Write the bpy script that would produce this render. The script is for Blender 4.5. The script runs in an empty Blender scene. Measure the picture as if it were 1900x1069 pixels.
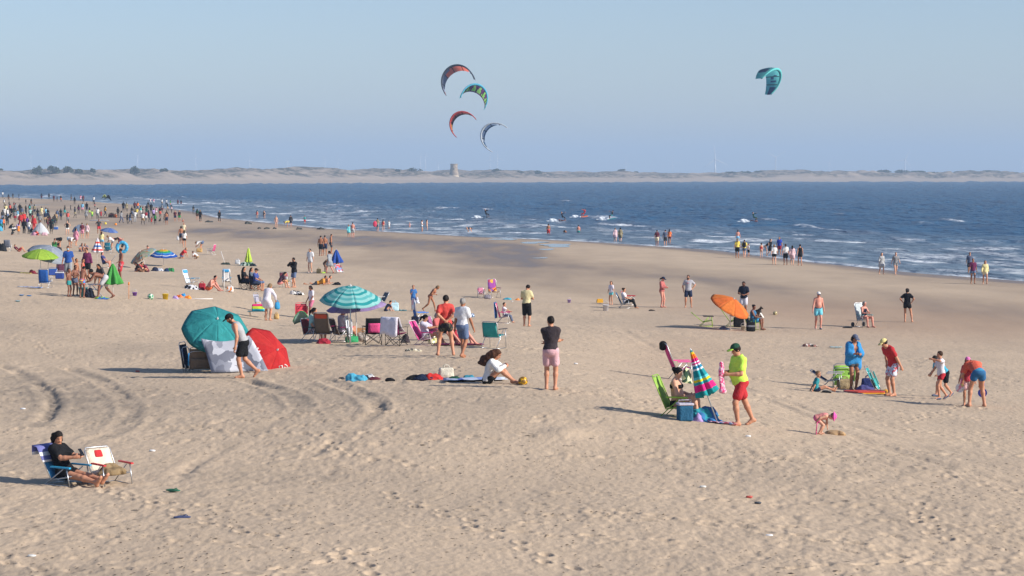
import bpy, math, random
import numpy as np
from mathutils import Vector, Matrix

SC = bpy.context.scene
COL = SC.collection
R = math.radians
# ------------------------------------------------------------------ camera
F_PX, W_PX, H_PX, Y0 = 4200.0, 1900.0, 1069.0, 325.0
CAM_Z = 7.4
PITCH = math.atan((H_PX / 2 - Y0) / F_PX)
cam_d = bpy.data.cameras.new('camera')
cam_d.sensor_width = 36.0
cam_d.lens = 36.0 * F_PX / W_PX
cam_d.clip_start = 0.5
cam_d.clip_end = 60000
cam = bpy.data.objects.new('camera', cam_d)
COL.objects.link(cam)
cam.location = (0, 0, CAM_Z)
cam.rotation_euler = (math.pi / 2 - PITCH, 0, 0)
SC.camera = cam
# ------------------------------------------------------------------ light
SUN_EL, SUN_AZ = R(29), R(-22)      # azimuth from +X (screen right), negative = towards the camera
sdir = Vector((math.cos(SUN_EL) * math.cos(SUN_AZ), math.cos(SUN_EL) * math.sin(SUN_AZ), math.sin(SUN_EL)))
wd = bpy.data.worlds.new('World')
SC.world = wd
wd.use_nodes = True
nt = wd.node_tree
bg = nt.nodes['Background']
sky = nt.nodes.new('ShaderNodeTexSky')
sky.sky_type = 'NISHITA'
sky.sun_disc = False
sky.sun_elevation = SUN_EL
sky.sun_rotation = math.pi / 2 - math.atan2(sdir.y, sdir.x)
sky.air_density, sky.dust_density, sky.ozone_density = 1.0, 0.5, 3.6
tint = nt.nodes.new('ShaderNodeMix'); tint.data_type = 'RGBA'; tint.blend_type = 'MULTIPLY'; tint.inputs[0].default_value = 1.0
tint.inputs[7].default_value = (1.0, .968, 1.045, 1)      # a touch cooler all over
nt.links.new(sky.outputs[0], tint.inputs[6]); nt.links.new(tint.outputs[2], bg.inputs[0])
bg.inputs[1].default_value = 0.071
sun_d = bpy.data.lights.new('sun', 'SUN')
sun_d.energy = 3.65
sun_d.angle = R(0.9)
sun_d.color = (1.0, 0.93, 0.83)
sun = bpy.data.objects.new('sun', sun_d)
COL.objects.link(sun)
sun.rotation_euler = sdir.to_track_quat('Z', 'Y').to_euler()
SC.view_settings.view_transform = 'Standard'
SC.view_settings.look = 'None'
SC.view_settings.exposure = 0.9
SC.view_settings.gamma = 1.0
SC.cycles.volume_bounces = 0
SC.cycles.max_bounces = 6
SC.cycles.use_denoising = True
HAZE_DENSITY = 2.1e-4
rng = np.random.default_rng(7)
random.seed(7)

# ------------------------------------------------------------------ numeric helpers
def sstep(a, b, x):
    t = np.clip((np.asarray(x, float) - a) / (b - a), 0, 1)
    return t * t * (3 - 2 * t)

def _hash(ix, iy, seed):
    n = (ix.astype(np.int64) * 374761393 + iy.astype(np.int64) * 668265263 + seed * 1442695041) & 0xFFFFFFFF
    n = ((n ^ (n >> 13)) * 1274126177) & 0xFFFFFFFF
    n = ((n ^ (n >> 16)) * 2246822519) & 0xFFFFFFFF
    return ((n ^ (n >> 15)) & 0xFFFF) / 65535.0

def vnoise(x, y, seed=0):
    x = np.asarray(x, float); y = np.asarray(y, float)
    ix = np.floor(x); iy = np.floor(y)
    fx = x - ix; fy = y - iy
    fx = fx * fx * (3 - 2 * fx); fy = fy * fy * (3 - 2 * fy)
    a = _hash(ix, iy, seed); b = _hash(ix + 1, iy, seed)
    c = _hash(ix, iy + 1, seed); d = _hash(ix + 1, iy + 1, seed)
    return (a * (1 - fx) + b * fx) * (1 - fy) + (c * (1 - fx) + d * fx) * fy - 0.5

def fbm(x, y, seed=0, octv=3):
    v = 0; a = 1.0
    for k in range(octv):
        v = v + a * vnoise(x * 2 ** k + 17.3 * k, y * 2 ** k - 9.1 * k, seed + k)
        a *= 0.5
    return v

# ------------------------------------------------------------------ the lie of the land
SHORE = np.array([(110, 20), (75, 80), (50, 125), (35.7, 157.8), (30.5, 170.8), (24.7, 195.5), (19.7, 223.6), (9.0, 250.6), (3.1, 261),
                  (-5.2, 272.6), (-14.7, 293), (-26, 314), (-37, 349), (-51, 392), (-66, 464), (-96, 575),
                  (-128, 650), (-160, 720), (-420, 1250), (-900, 2300)], float)

def shore_dist(x, y):
    """signed distance to the waterline, positive on the beach side (metres)"""
    x = np.asarray(x, float); y = np.asarray(y, float)
    best = np.full(np.broadcast(x, y).shape, 1e9); sign = np.ones_like(best)
    for (ax, ay), (bx, by) in zip(SHORE[:-1], SHORE[1:]):
        dx, dy = bx - ax, by - ay
        t = np.clip(((x - ax) * dx + (y - ay) * dy) / (dx * dx + dy * dy), 0, 1)
        qx, qy = x - ax - dx * t, y - ay - dy * t
        d = np.hypot(qx, qy)
        cr = dx * (y - ay) - dy * (x - ax)
        m = d < best
        best = np.where(m, d, best)
        sign = np.where(m, np.where(cr > 0, 1.0, -1.0), sign)
    return best * sign

PS = np.array([-400, -60, -10, 0, 8, 20, 30, 40, 50, 56, 62, 68, 74, 80, 90, 120, 300, 2000], float)
PZ = np.array([-3, -2.0, -.35, 0, .15, .27, .32, .38, .50, .68, .98, 1.38, 1.75, 2.02, 2.15, 2.3, 3.2, 5.0], float)

def zbase(x, y, s=None):
    x = np.asarray(x, float); y = np.asarray(y, float)
    if s is None:
        s = shore_dist(x, y)
    z = np.interp(s, PS, PZ)
    z = z + .85 * sstep(250, 400, y) * sstep(2, 16, s)      # the far beach lies higher
    z = z + .45 * np.exp(-((x - .3) / 5.5) ** 2) * sstep(38, 50, y) * (1 - sstep(86, 112, y)) + .45 * sstep(-9, -18, x) * sstep(80, 105, y) * (1 - sstep(125, 165, y)) * sstep(40, 60, s)
    dry = sstep(26, 50, s)
    z = z + dry * (0.16 * fbm(x / 9, y / 14, 3, 2) + 0.07 * vnoise(x / 2.6, y / 3.6, 5)) + sstep(2, 10, s) * 0.05 * vnoise(x / 7, y / 20, 8)
    # heap of sand in the foreground
    return z

CP, SP = math.cos(PITCH), math.sin(PITCH)
def ray(px, py):
    a = (px - W_PX / 2) / F_PX; b = (H_PX / 2 - py) / F_PX
    return np.array([a, CP + b * SP, -SP + b * CP])

def project(x, y, z):
    zz = z - CAM_Z
    dep = y * CP - zz * SP
    up = y * SP + zz * CP
    return W_PX / 2 + F_PX * x / dep, H_PX / 2 - F_PX * up / dep

_T = np.concatenate([np.geomspace(15, 1500, 700)])
def ground(px, py):
    """where the line of sight through a pixel of the photograph meets the beach"""
    d = ray(px, py)
    g = CAM_Z + d[2] * _T - zbase(d[0] * _T, d[1] * _T)
    i = np.argmax(g < 0)
    lo, hi = _T[i - 1], _T[i]
    for _ in range(14):
        m = .5 * (lo + hi)
        if CAM_Z + d[2] * m - zbase(d[0] * m, d[1] * m) < 0: hi = m
        else: lo = m
    return float(d[0] * hi), float(d[1] * hi), float(zbase(d[0] * hi, d[1] * hi))

def on_water(px, py, z=0.0):
    d = ray(px, py); t = (z - CAM_Z) / d[2]
    return float(d[0] * t), float(d[1] * t), z

def at_depth(px, py, Y):
    d = ray(px, py); t = Y / d[1]
    return float(d[0] * t), float(Y), float(CAM_Z + d[2] * t)

# ------------------------------------------------------------------ object helpers
def link(o, parent=None):
    COL.objects.link(o)
    if parent is not None: o.parent = parent
    return o

def tag(o, label=None, cat=None, group=None, kind=None):
    if label: o['label'] = label
    if cat: o['category'] = cat
    if group: o['group'] = group
    if kind: o['kind'] = kind
    return o

def empty(name, loc, rz=0.0, label=None, cat=None, group=None):
    o = bpy.data.objects.new(name, None)
    o.empty_display_size = .1
    COL.objects.link(o); o.location = loc; o.rotation_euler = (0, 0, rz)
    return tag(o, label, cat, group)

def mesh_from(V, Q, name, mat=None, smooth=True, mats=None, midx=None):
    """fast mesh from numpy vertices and an (n,3) or (n,4) face array"""
    me = bpy.data.meshes.new(name)
    V = np.ascontiguousarray(V, np.float32); Q = np.ascontiguousarray(Q, np.int32)
    n, k = Q.shape
    me.vertices.add(len(V)); me.vertices.foreach_set('co', V.ravel())
    me.loops.add(n * k); me.loops.foreach_set('vertex_index', Q.ravel())
    me.polygons.add(n)
    me.polygons.foreach_set('loop_start', np.arange(0, n * k, k, dtype=np.int32))
    me.polygons.foreach_set('loop_total', np.full(n, k, np.int32))
    if smooth: me.polygons.foreach_set('use_smooth', np.ones(n, bool))
    for m in (mats if mats else [mat]):
        if m is not None: me.materials.append(m)
    if midx is not None: me.polygons.foreach_set('material_index', np.ascontiguousarray(midx, np.int32))
    me.update(calc_edges=True)
    return me

def obj(name, me, parent=None, loc=None):
    o = bpy.data.objects.new(name, me)
    link(o, parent)
    if loc is not None: o.location = loc
    return o

class MB:
    """collects shapes into one mesh"""
    def __init__(s): s.v = []; s.f = []; s.n = 0
    def add(s, V, F):
        V = [tuple(p) for p in V]
        s.v += V; s.f += [tuple(i + s.n for i in f) for f in F]; s.n += len(V); return s
    def box(s, c, d, M=None):
        x, y, z = d[0] / 2, d[1] / 2, d[2] / 2
        V = [Vector((sx * x, sy * y, sz * z)) for sx in (-1, 1) for sy in (-1, 1) for sz in (-1, 1)]
        if M is not None: V = [M @ v for v in V]
        V = [v + Vector(c) for v in V]
        return s.add(V, [(0, 1, 3, 2), (4, 6, 7, 5), (0, 4, 5, 1), (2, 3, 7, 6), (0, 2, 6, 4), (1, 5, 7, 3)])
    def tube(s, pts, r, n=7, cap=True):
        pts = [Vector(p) for p in pts]
        rr = r if isinstance(r, (list, tuple)) else [r] * len(pts)
        base = s.n; V = []
        up = None
        for i, p in enumerate(pts):
            t = (pts[min(i + 1, len(pts) - 1)] - pts[max(i - 1, 0)])
            t = t.normalized() if t.length > 1e-9 else Vector((0, 0, 1))
            if up is None:
                a = Vector((0, 0, 1)) if abs(t.z) < .9 else Vector((1, 0, 0))
                up = t.cross(a).normalized()
            up = (up - t * up.dot(t)).normalized()
            w = t.cross(up)
            for k in range(n):
                an = 2 * math.pi * k / n
                V.append(p + up * (rr[i] * math.cos(an)) + w * (rr[i] * math.sin(an)))
        F = []
        for i in range(len(pts) - 1):
            for k in range(n):
                k2 = (k + 1) % n
                F.append((i * n + k, i * n + k2, (i + 1) * n + k2, (i + 1) * n + k))
        if cap:
            F.append(tuple(reversed(range(n)))); F.append(tuple((len(pts) - 1) * n + k for k in range(n)))
        return s.add(V, F)
    def sheet(s, P, th=.004):
        """P[i][j] grid of points -> thin closed sheet"""
        P = np.asarray(P, float); a, b = P.shape[:2]
        du = np.gradient(P, axis=0); dv = np.gradient(P, axis=1)
        n = np.cross(du, dv); n /= np.maximum(np.linalg.norm(n, axis=2, keepdims=True), 1e-9)
        V = np.concatenate([(P + n * th / 2).reshape(-1, 3), (P - n * th / 2).reshape(-1, 3)])
        F = []; m = a * b
        for i in range(a - 1):
            for j in range(b - 1):
                q = (i * b + j, (i + 1) * b + j, (i + 1) * b + j + 1, i * b + j + 1)
                F.append(q); F.append(tuple(k + m for k in reversed(q)))
        for i in range(a - 1):
            for j in (0, b - 1):
                q = (i * b + j, (i + 1) * b + j, (i + 1) * b + j + m, i * b + j + m)
                F.append(q if j else tuple(reversed(q)))
        for j in range(b - 1):
            for i in (0, a - 1):
                q = (i * b + j, i * b + j + 1, i * b + j + 1 + m, i * b + j + m)
                F.append(tuple(reversed(q)) if i else q)
        return s.add(V, F)
    def lathe(s, prof, n=20, c=(0, 0, 0)):
        V = []; F = []
        for (r, z) in prof:
            for k in range(n):
                a = 2 * math.pi * k / n
                V.append((c[0] + r * math.cos(a), c[1] + r * math.sin(a), c[2] + z))
        for i in range(len(prof) - 1):
            for k in range(n):
                k2 = (k + 1) % n
                F.append((i * n + k, i * n + k2, (i + 1) * n + k2, (i + 1) * n + k))
        F.append(tuple(reversed(range(n)))); F.append(tuple((len(prof) - 1) * n + k for k in range(n)))
        return s.add(V, F)
    def mesh(s, name, mat, smooth=False):
        me = bpy.data.meshes.new(name)
        me.from_pydata(s.v, [], s.f)
        if mat is not None: me.materials.append(mat)
        if smooth: me.polygons.foreach_set('use_smooth', np.ones(len(me.polygons), bool))
        me.update()
        return me
    def build(s, name, mat, parent=None, smooth=False):
        return obj(name, s.mesh(name, mat, smooth), parent)

# ------------------------------------------------------------------ colours and materials
def lin(c):
    if isinstance(c, str):
        c = c.lstrip('#'); c = [int(c[i:i + 2], 16) / 255 for i in (0, 2, 4)]
    return tuple((v / 12.92 if v <= .04045 else ((v + .055) / 1.055) ** 2.4) for v in c)

PAL = dict(black='#17181c', charcoal='#3a393d', grey='#85868a', silver='#a9abad', white='#d8d6d4', cream='#d6c9a4', ivory='#cfc6b2',
           navy='#1f2b47', blue='#2455a4', denim='#5a6d90', royal='#2a46b0', sky='#6fb3d6', azure='#1f86c4', teal='#178a8c', turquoise='#2bb3ab',
           aqua='#5cc6cf', mint='#9cc9c0', green='#2c8a3e', bottle='#1e4a38', lime='#a6d52a', neon='#bdf02a', yellow='#dfc63c', pale_yellow='#ddd08e', mustard='#cf9420',
           orange='#e8722a', tangerine='#ef8a1c', coral='#d9564a', salmon='#d08078', red='#bd2329', scarlet='#c9241f', crimson='#a01c34', maroon='#5e2535', plum='#6b2450', burgundy='#6a2a3a',
           pink='#d88aa2', rose='#cfa0a8', pale_pink='#d9b6bd', hot_pink='#dc3a86', lilac='#a58cc4', purple='#6a3f9c', brown='#6b4a34', tan='#a98963', straw='#c09a5a', khaki='#8d8264',
           olive='#5d5c3c', slate='#59627a', gunmetal='#4a4a4c', skin_towel='#c9a890')
MAT = {}
def nodes_of(m):
    m.use_nodes = True
    return m.node_tree.nodes, m.node_tree.links, m.node_tree.nodes['Principled BSDF']

def fabric(col, rough=.85, weave=True, transl=0.0, key=None):
    """cloth: colour with slow uneven fading and a fine weave relief"""
    k = key or ('fab', str(col), rough, transl)
    if k in MAT: return MAT[k]
    c = lin(PAL.get(col, col) if isinstance(col, str) else col)
    lum_ = .25 * c[0] + .65 * c[1] + .1 * c[2]
    c = tuple(v * .88 + lum_ * .12 for v in c)          # slightly desaturated: the muting by haze is put into the colour
    m = bpy.data.materials.new('fabric_' + (col if isinstance(col, str) else 'dyed'))
    N, L, P = nodes_of(m)
    tc = N.new('ShaderNodeTexCoord'); nz = N.new('ShaderNodeTexNoise')
    nz.inputs['Scale'].default_value = 7; nz.inputs['Detail'].default_value = 4
    L.new(tc.outputs['Object'], nz.inputs['Vector'])
    mx = N.new('ShaderNodeMix'); mx.data_type = 'RGBA'
    mx.inputs[6].default_value = (*[v * .70 for v in c], 1); mx.inputs[7].default_value = (*[min(1, v * 1.22 + .005) for v in c], 1)
    L.new(nz.outputs[0], mx.inputs[0]); L.new(mx.outputs[2], P.inputs['Base Color'])
    P.inputs['Roughness'].default_value = rough
    P.inputs['Specular IOR Level'].default_value = .12
    n2 = N.new('ShaderNodeTexNoise'); n2.inputs['Scale'].default_value = 6 if transl else 13; n2.inputs['Detail'].default_value = 3; n2.inputs['Distortion'].default_value = 1.2
    L.new(tc.outputs['Object'], n2.inputs['Vector'])
    b = N.new('ShaderNodeBump'); b.inputs['Strength'].default_value = .8; b.inputs['Distance'].default_value = .03 if transl else .022
    L.new(n2.outputs[0], b.inputs['Height']); L.new(b.outputs[0], P.inputs['Normal'])
    if transl:
        tr = N.new('ShaderNodeBsdfTranslucent'); L.new(mx.outputs[2], tr.inputs[0])
        ms = N.new('ShaderNodeMixShader'); ms.inputs[0].default_value = transl
        L.new(P.outputs[0], ms.inputs[1]); L.new(tr.outputs[0], ms.inputs[2])
        L.new(ms.outputs[0], N['Material Output'].inputs[0])
    MAT[k] = m
    return m

def solid(col, rough=.45, metal=0.0, key=None):
    k = key or ('sol', str(col), rough, metal)
    if k in MAT: return MAT[k]
    c = lin(PAL.get(col, col) if isinstance(col, str) else col)
    m = bpy.data.materials.new('paint_' + (col if isinstance(col, str) else 'mixed'))
    N, L, P = nodes_of(m)
    tc = N.new('ShaderNodeTexCoord'); nz = N.new('ShaderNodeTexNoise')
    nz.inputs['Scale'].default_value = 11; nz.inputs['Detail'].default_value = 5
    L.new(tc.outputs['Object'], nz.inputs['Vector'])
    mx = N.new('ShaderNodeMix'); mx.data_type = 'RGBA'
    mx.inputs[6].default_value = (*[v * .82 for v in c], 1); mx.inputs[7].default_value = (*[min(1, v * 1.1) for v in c], 1)
    L.new(nz.outputs[0], mx.inputs[0]); L.new(mx.outputs[2], P.inputs['Base Color'])
    mr = N.new('ShaderNodeMapRange'); mr.inputs[3].default_value = rough * .8; mr.inputs[4].default_value = min(1, rough * 1.3)
    L.new(nz.outputs[0], mr.inputs[0]); L.new(mr.outputs[0], P.inputs['Roughness'])
    P.inputs['Metallic'].default_value = metal
    MAT[k] = m
    return m

def alu(): return solid('#b9bcc0', .35, .85, key='alu')

def banded(stops, coord='Z', scale=1.0, off=0.0, rough=.85, transl=0.0, key=None, sharp=True, radial=False):
    """printed stripes: stops = [(pos 0..1, colour)], along one object axis (or radius from the z axis)"""
    k = key or ('band', str(stops), coord, scale, off, transl, radial)
    if k in MAT: return MAT[k]
    m = bpy.data.materials.new('striped_fabric')
    N, L, P = nodes_of(m)
    tc = N.new('ShaderNodeTexCoord'); sp = N.new('ShaderNodeSeparateXYZ')
    L.new(tc.outputs['Object'], sp.inputs[0])
    if radial:
        cx = N.new('ShaderNodeCombineXYZ'); L.new(sp.outputs[0], cx.inputs[0]); L.new(sp.outputs[1], cx.inputs[1])
        ln = N.new('ShaderNodeVectorMath'); ln.operation = 'LENGTH'; L.new(cx.outputs[0], ln.inputs[0])
        src = ln.outputs['Value']
    else:
        src = sp.outputs['XYZ'.index(coord)]
    ma = N.new('ShaderNodeMath'); ma.operation = 'MULTIPLY_ADD'; ma.inputs[1].default_value = scale; ma.inputs[2].default_value = off
    L.new(src, ma.inputs[0])
    cr = N.new('ShaderNodeValToRGB'); cr.color_ramp.interpolation = 'CONSTANT' if sharp else 'LINEAR'
    el = cr.color_ramp.elements
    while len(el) < len(stops): el.new(.5)
    for e, (p, c) in zip(el, stops):
        e.position = p
    for e, (p, c) in zip(el, stops):
        e.color = (*lin(PAL.get(c, c)), 1)
    L.new(ma.outputs[0], cr.inputs[0]); L.new(cr.outputs[0], P.inputs['Base Color'])
    P.inputs['Roughness'].default_value = rough
    P.inputs['Specular IOR Level'].default_value = .25
    if transl:
        tr = N.new('ShaderNodeBsdfTranslucent'); L.new(cr.outputs[0], tr.inputs[0])
        ms = N.new('ShaderNodeMixShader'); ms.inputs[0].default_value = transl
        L.new(P.outputs[0], ms.inputs[1]); L.new(tr.outputs[0], ms.inputs[2])
        L.new(ms.outputs[0], N['Material Output'].inputs[0])
    MAT[k] = m
    return m

def blotch(cols, scale=14, rough=.85, key=None, transl=0.0):
    """printed pattern of irregular patches in several colours"""
    k = key or ('blot', str(cols), scale)
    if k in MAT: return MAT[k]
    m = bpy.data.materials.new('printed_fabric')
    N, L, P = nodes_of(m)
    tc = N.new('ShaderNodeTexCoord'); vo = N.new('ShaderNodeTexVoronoi'); vo.inputs['Scale'].default_value = scale
    dn_ = N.new('ShaderNodeTexNoise'); dn_.inputs['Scale'].default_value = scale * .9; dn_.inputs['Detail'].default_value = 3; L.new(tc.outputs['Object'], dn_.inputs['Vector'])
    ds_ = N.new('ShaderNodeVectorMath'); ds_.operation = 'MULTIPLY_ADD'; ds_.inputs[1].default_value = (1.1 / scale,) * 3
    L.new(dn_.outputs['Color'], ds_.inputs[0]); L.new(tc.outputs['Object'], ds_.inputs[2]); L.new(ds_.outputs[0], vo.inputs['Vector'])
    sp = N.new('ShaderNodeSeparateColor'); L.new(vo.outputs['Color'], sp.inputs[0])
    cr = N.new('ShaderNodeValToRGB'); cr.color_ramp.interpolation = 'CONSTANT'
    el = cr.color_ramp.elements
    while len(el) < len(cols): el.new(.5)
    for i, (e, c) in enumerate(zip(el, cols)):
        e.position = i / len(cols)
    for i, (e, c) in enumerate(zip(el, cols)):
        e.color = (*lin(PAL.get(c, c)), 1)
    L.new(sp.outputs[0], cr.inputs[0]); L.new(cr.outputs[0], P.inputs['Base Color'])
    P.inputs['Roughness'].default_value = rough
    if transl:
        tr = N.new('ShaderNodeBsdfTranslucent'); L.new(cr.outputs[0], tr.inputs[0])
        ms = N.new('ShaderNodeMixShader'); ms.inputs[0].default_value = transl
        L.new(P.outputs[0], ms.inputs[1]); L.new(tr.outputs[0], ms.inputs[2])
        L.new(ms.outputs[0], N['Material Output'].inputs[0])
    MAT[k] = m
    return m

# ================================================================== the beach
RUTS_PX = [  # tyre tracks pressed into the soft sand (traced on the ground), half width m, depth m
    ([(10, 680), (60, 705), (92, 732), (97, 756), (70, 792)], .20, .05),
    ([(130, 684), (190, 708), (232, 742), (244, 766), (222, 798), (180, 815)], .21, .055),
    ([(455, 705), (510, 722), (545, 738), (562, 757)], .20, .075),
    ([(560, 757), (525, 775), (470, 800), (380, 850), (330, 880)], .18, 0.020),
    ([(600, 705), (645, 722), (690, 740), (702, 762)], .20, .075),
    ([(702, 762), (660, 790), (600, 830), (540, 862)], .18, 0.022),
    ([(500, 700), (560, 690), (620, 676), (680, 640), (640, 628)], .15, 0.014),
    ([(760, 730), (900, 752), (1100, 772), (1240, 778)], .16, 0.014),
    ([(1150, 610), (1300, 690), (1450, 742), (1560, 782), (1650, 812), (1760, 845), (1900, 880)], .2, 0.020),
    ([(1330, 700), (1480, 766), (1600, 815), (1700, 850), (1900, 905)], .2, 0.017),
    ([(300, 872), (420, 878), (600, 880), (760, 876), (900, 890)], .14, 0.011),
    ([(860, 636), (1000, 652), (1120, 668)], .16, 0.014),
    ([(1060, 600), (1180, 625), (1290, 640)], .14, 0.014),
    ([(1560, 770), (1420, 768), (1350, 800)], .1, 0.008),
]
def seg_dist(x, y, pts):
    best = np.full(x.shape, 1e9)
    for (ax, ay), (bx, by) in zip(pts[:-1], pts[1:]):
        dx, dy = bx - ax, by - ay
        t = np.clip(((x - ax) * dx + (y - ay) * dy) / (dx * dx + dy * dy + 1e-9), 0, 1)
        best = np.minimum(best, np.hypot(x - ax - dx * t, y - ay - dy * t))
    return best

def smooth_line(pts, n=5):
    P = np.array(pts, float); out = []
    for i in range(len(P) - 1):
        p0 = P[max(i - 1, 0)]; p1 = P[i]; p2 = P[i + 1]; p3 = P[min(i + 2, len(P) - 1)]
        for t in np.linspace(0, 1, n, endpoint=False):
            out.append(.5 * ((2 * p1) + (-p0 + p2) * t + (2 * p0 - 5 * p1 + 4 * p2 - p3) * t * t + (-p0 + 3 * p1 - 3 * p2 + p3) * t ** 3))
    out.append(P[-1])
    return np.array(out)

def blob(px, py, cx, cy, rx, ry, ang=0.0):
    """soft patch laid on the ground, traced from the photograph; 1 at its centre"""
    c, s_ = math.cos(R(ang)), math.sin(R(ang))
    u = (px - cx) * c + (py - cy) * s_; v = -(px - cx) * s_ + (py - cy) * c
    return np.exp(-((u / rx) ** 2 + (v / ry) ** 2))

def make_beach():
    # fan of rows and columns: fine where the beach lies in view, coarse beyond
    Yr = [1.0, 4.0, 8.0, 12.0, 16.0, 19.0]
    y = 21.0
    while y < 1250:
        Yr.append(y); y += max(.045, .72 * y * y / (2264 * (5.2 if y < 70 else 6.5)))
    Yr += [1400, 1700, 2200, 3000]
    Yr = np.array(Yr)
    ui = np.linspace(-.245, .245, 720)
    uo = np.geomspace(.252, 2.4, 26)
    U = np.concatenate([-uo[::-1], ui, uo])
    YY, UU = np.meshgrid(Yr, U, indexing='ij')
    X = UU * (YY + 0.0); Y = YY.copy()
    S = shore_dist(X, Y)
    Z = zbase(X, Y, S)
    px, py = project(X, Y, Z)
    # wetness: band along the water, runnel and damp flats; the sand bar in between has drained
    wob = fbm(X / 14, Y / 40, 21, 3)
    wet = 1 - sstep(1.0, 5.0, S + 3 * wob)
    damp = (1 - sstep(24, 40, S + 16 * wob)) * .55
    bar = np.clip(blob(px, py, 1330, 484, 330, 17, 3.2) + blob(px, py, 1750, 540, 300, 14, 5) + blob(px, py, 1150, 470, 110, 14, 3), 0, 1)
    damp = damp * (1 - .85 * bar)
    pools = np.clip(blob(px, py, 930, 466, 95, 20, 4) + blob(px, py, 760, 452, 260, 13, 3.5) + .85 * blob(px, py, 1020, 495, 260, 9, 3)
                    + .8 * blob(px, py, 1420, 533, 330, 7, 3) + .7 * blob(px, py, 1250, 516, 200, 6, 2) + .8 * blob(px, py, 500, 440, 240, 11, 4)
                    + .6 * blob(px, py, 1700, 574, 260, 8, 2) + .5 * blob(px, py, 300, 415, 160, 8, 6) + .5 * blob(px, py, 150, 392, 200, 6, 4), 0, 1)
    wet = np.clip(np.maximum(np.maximum(wet, damp), pools * (1.0 + .6 * wob)), 0, 1)
    # drier streaks of rippled sand show through
    wet = wet * np.clip(1.0 - .55 * sstep(.05, .35, vnoise(X / 5, Y / 30, 33)) * (S > 8), 0, 1)
    red = np.clip(blob(px, py, 1750, 600, 330, 34, 2) + .7 * blob(px, py, 1450, 570, 260, 26, 3) + .5 * blob(px, py, 1280, 655, 120, 40), 0, 1)
    turned = .6 * np.clip(blob(px, py, 110, 735, 190, 42, 5) + .6 * blob(px, py, 60, 860, 150, 28) + .8 * blob(px, py, 20, 1062, 260, 12) + .5 * blob(px, py, 560, 740, 120, 22)
                     + .35 * blob(px, py, 820, 738, 300, 16) + .3 * blob(px, py, 500, 885, 260, 14) + .3 * blob(px, py, 1650, 850, 240, 40) + .25 * blob(px, py, 240, 640, 200, 18), 0, 1)
    dry = 1 - sstep(.15, .55, wet)
    softness = dry * sstep(30, 55, S)
    # trampled sand: prints, scuffs and drifts
    near = 1.0
    h = .018 * fbm(X / .95, Y / 1.5, 41, 2)
    pr = vnoise(X / .31 + .8 * vnoise(X / .9, Y / .9, 53), Y / .42, 51) + .7 * vnoise(X / .13, Y / .19, 52)
    area = sstep(-.18, .2, fbm(X / 3.5, Y / 6, 61, 3))
    h = h - .018 * area * sstep(.16, .48, pr) + .012 * area * sstep(.05, .4, -pr)
    h = h + .012 * vnoise(X / .07, Y / .12, 57)
    mound = np.exp(-(((px - 1048) / 42) ** 2 + ((py - 806) / 10) ** 2))
    Z2 = Z + softness * h + .09 * mound * (py < 900) + (1 - softness) * .010 * vnoise(X / .5, Y / 1.2, 70)
    # footprints: strings of prints left by people walking about, most of them along and across the beach
    fr_ = np.random.default_rng(77)
    prints = np.zeros_like(X)
    for k in range(115):
        q = fr_.random()
        y0_ = 22 + 62 * fr_.random() ** 1.25; x0_ = (fr_.random() - .5) * .5 * y0_
        hd = fr_.choice([0.0, math.pi, .5, 2.4, 1.9, -.6]) + fr_.normal() * .5
        st = fr_.uniform(.5, .75); nst = int(fr_.integers(5, 16))
        for i in range(nst):
            hd += fr_.normal() * .06
            x0_ += math.cos(hd) * st; y0_ += math.sin(hd) * st
            sx = -math.sin(hd) * .1 * (1 if i % 2 else -1); sy = math.cos(hd) * .1 * (1 if i % 2 else -1)
            cx, cy = x0_ + sx, y0_ + sy
            if cy < 20 or cy > 90: continue
            i0, i1 = np.searchsorted(Yr, cy - .35), np.searchsorted(Yr, cy + .35) + 1
            j0, j1 = np.searchsorted(U, (cx - .35) / cy), np.searchsorted(U, (cx + .35) / cy) + 1
            if j1 - j0 < 3 or i1 - i0 < 2: continue
            sl = (slice(i0, i1), slice(j0, j1))
            dx, dy = X[sl] - cx, Y[sl] - cy
            a_ = dx * math.cos(hd) + dy * math.sin(hd); b_ = -dx * math.sin(hd) + dy * math.cos(hd)
            e_ = np.sqrt((a_ / .17) ** 2 + (b_ / .085) ** 2)
            dp_ = fr_.uniform(.018, .042)
            prints[sl] += -dp_ * (1 - sstep(.55, 1.05, e_)) + dp_ * .55 * np.exp(-((e_ - 1.35) / .28) ** 2)
    Z2 = Z2 + softness * np.clip(prints, -.09, .05)
    rut_m = np.zeros_like(X)
    for pts, hw, dp in RUTS_PX:
        w = np.array([ground(*p)[:2] for p in smooth_line(pts, 3)])
        x0, x1 = w[:, 0].min() - 2, w[:, 0].max() + 2; y0, y1 = w[:, 1].min() - 2, w[:, 1].max() + 2
        i0, i1 = np.searchsorted(Yr, y0), np.searchsorted(Yr, y1)
        sub = (slice(i0, i1), slice(None))
        d = seg_dist(X[sub], Y[sub], w)
        rag = 1 + .8 * vnoise(X[sub] / .5, Y[sub] / .7, 77)
        cleat = np.clip(.55 + 1.6 * vnoise(X[sub] / .9, Y[sub] / 1.6, 79), 0, 1.3) * (.8 + .4 * (np.sin((X[sub] + Y[sub] * .6) * 18) > 0))
        prof = -dp * 1.25 * np.exp(-(d / (hw * .8)) ** 4) * rag * cleat + dp * .28 * np.exp(-((d - hw * 1.7) / (hw * .5)) ** 2) * rag
        Z2[sub] += prof
        rut_m[sub] = np.maximum(rut_m[sub], np.exp(-(d / (hw * 1.15)) ** 4) * min(.7, dp * 12) * np.clip(.35 + 1.4 * vnoise(X[sub] / 1.1, Y[sub] / 1.1, 78), 0, 1))
    nr, nc = X.shape
    V = np.stack([X, Y, Z2], -1).reshape(-1, 3)
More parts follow.
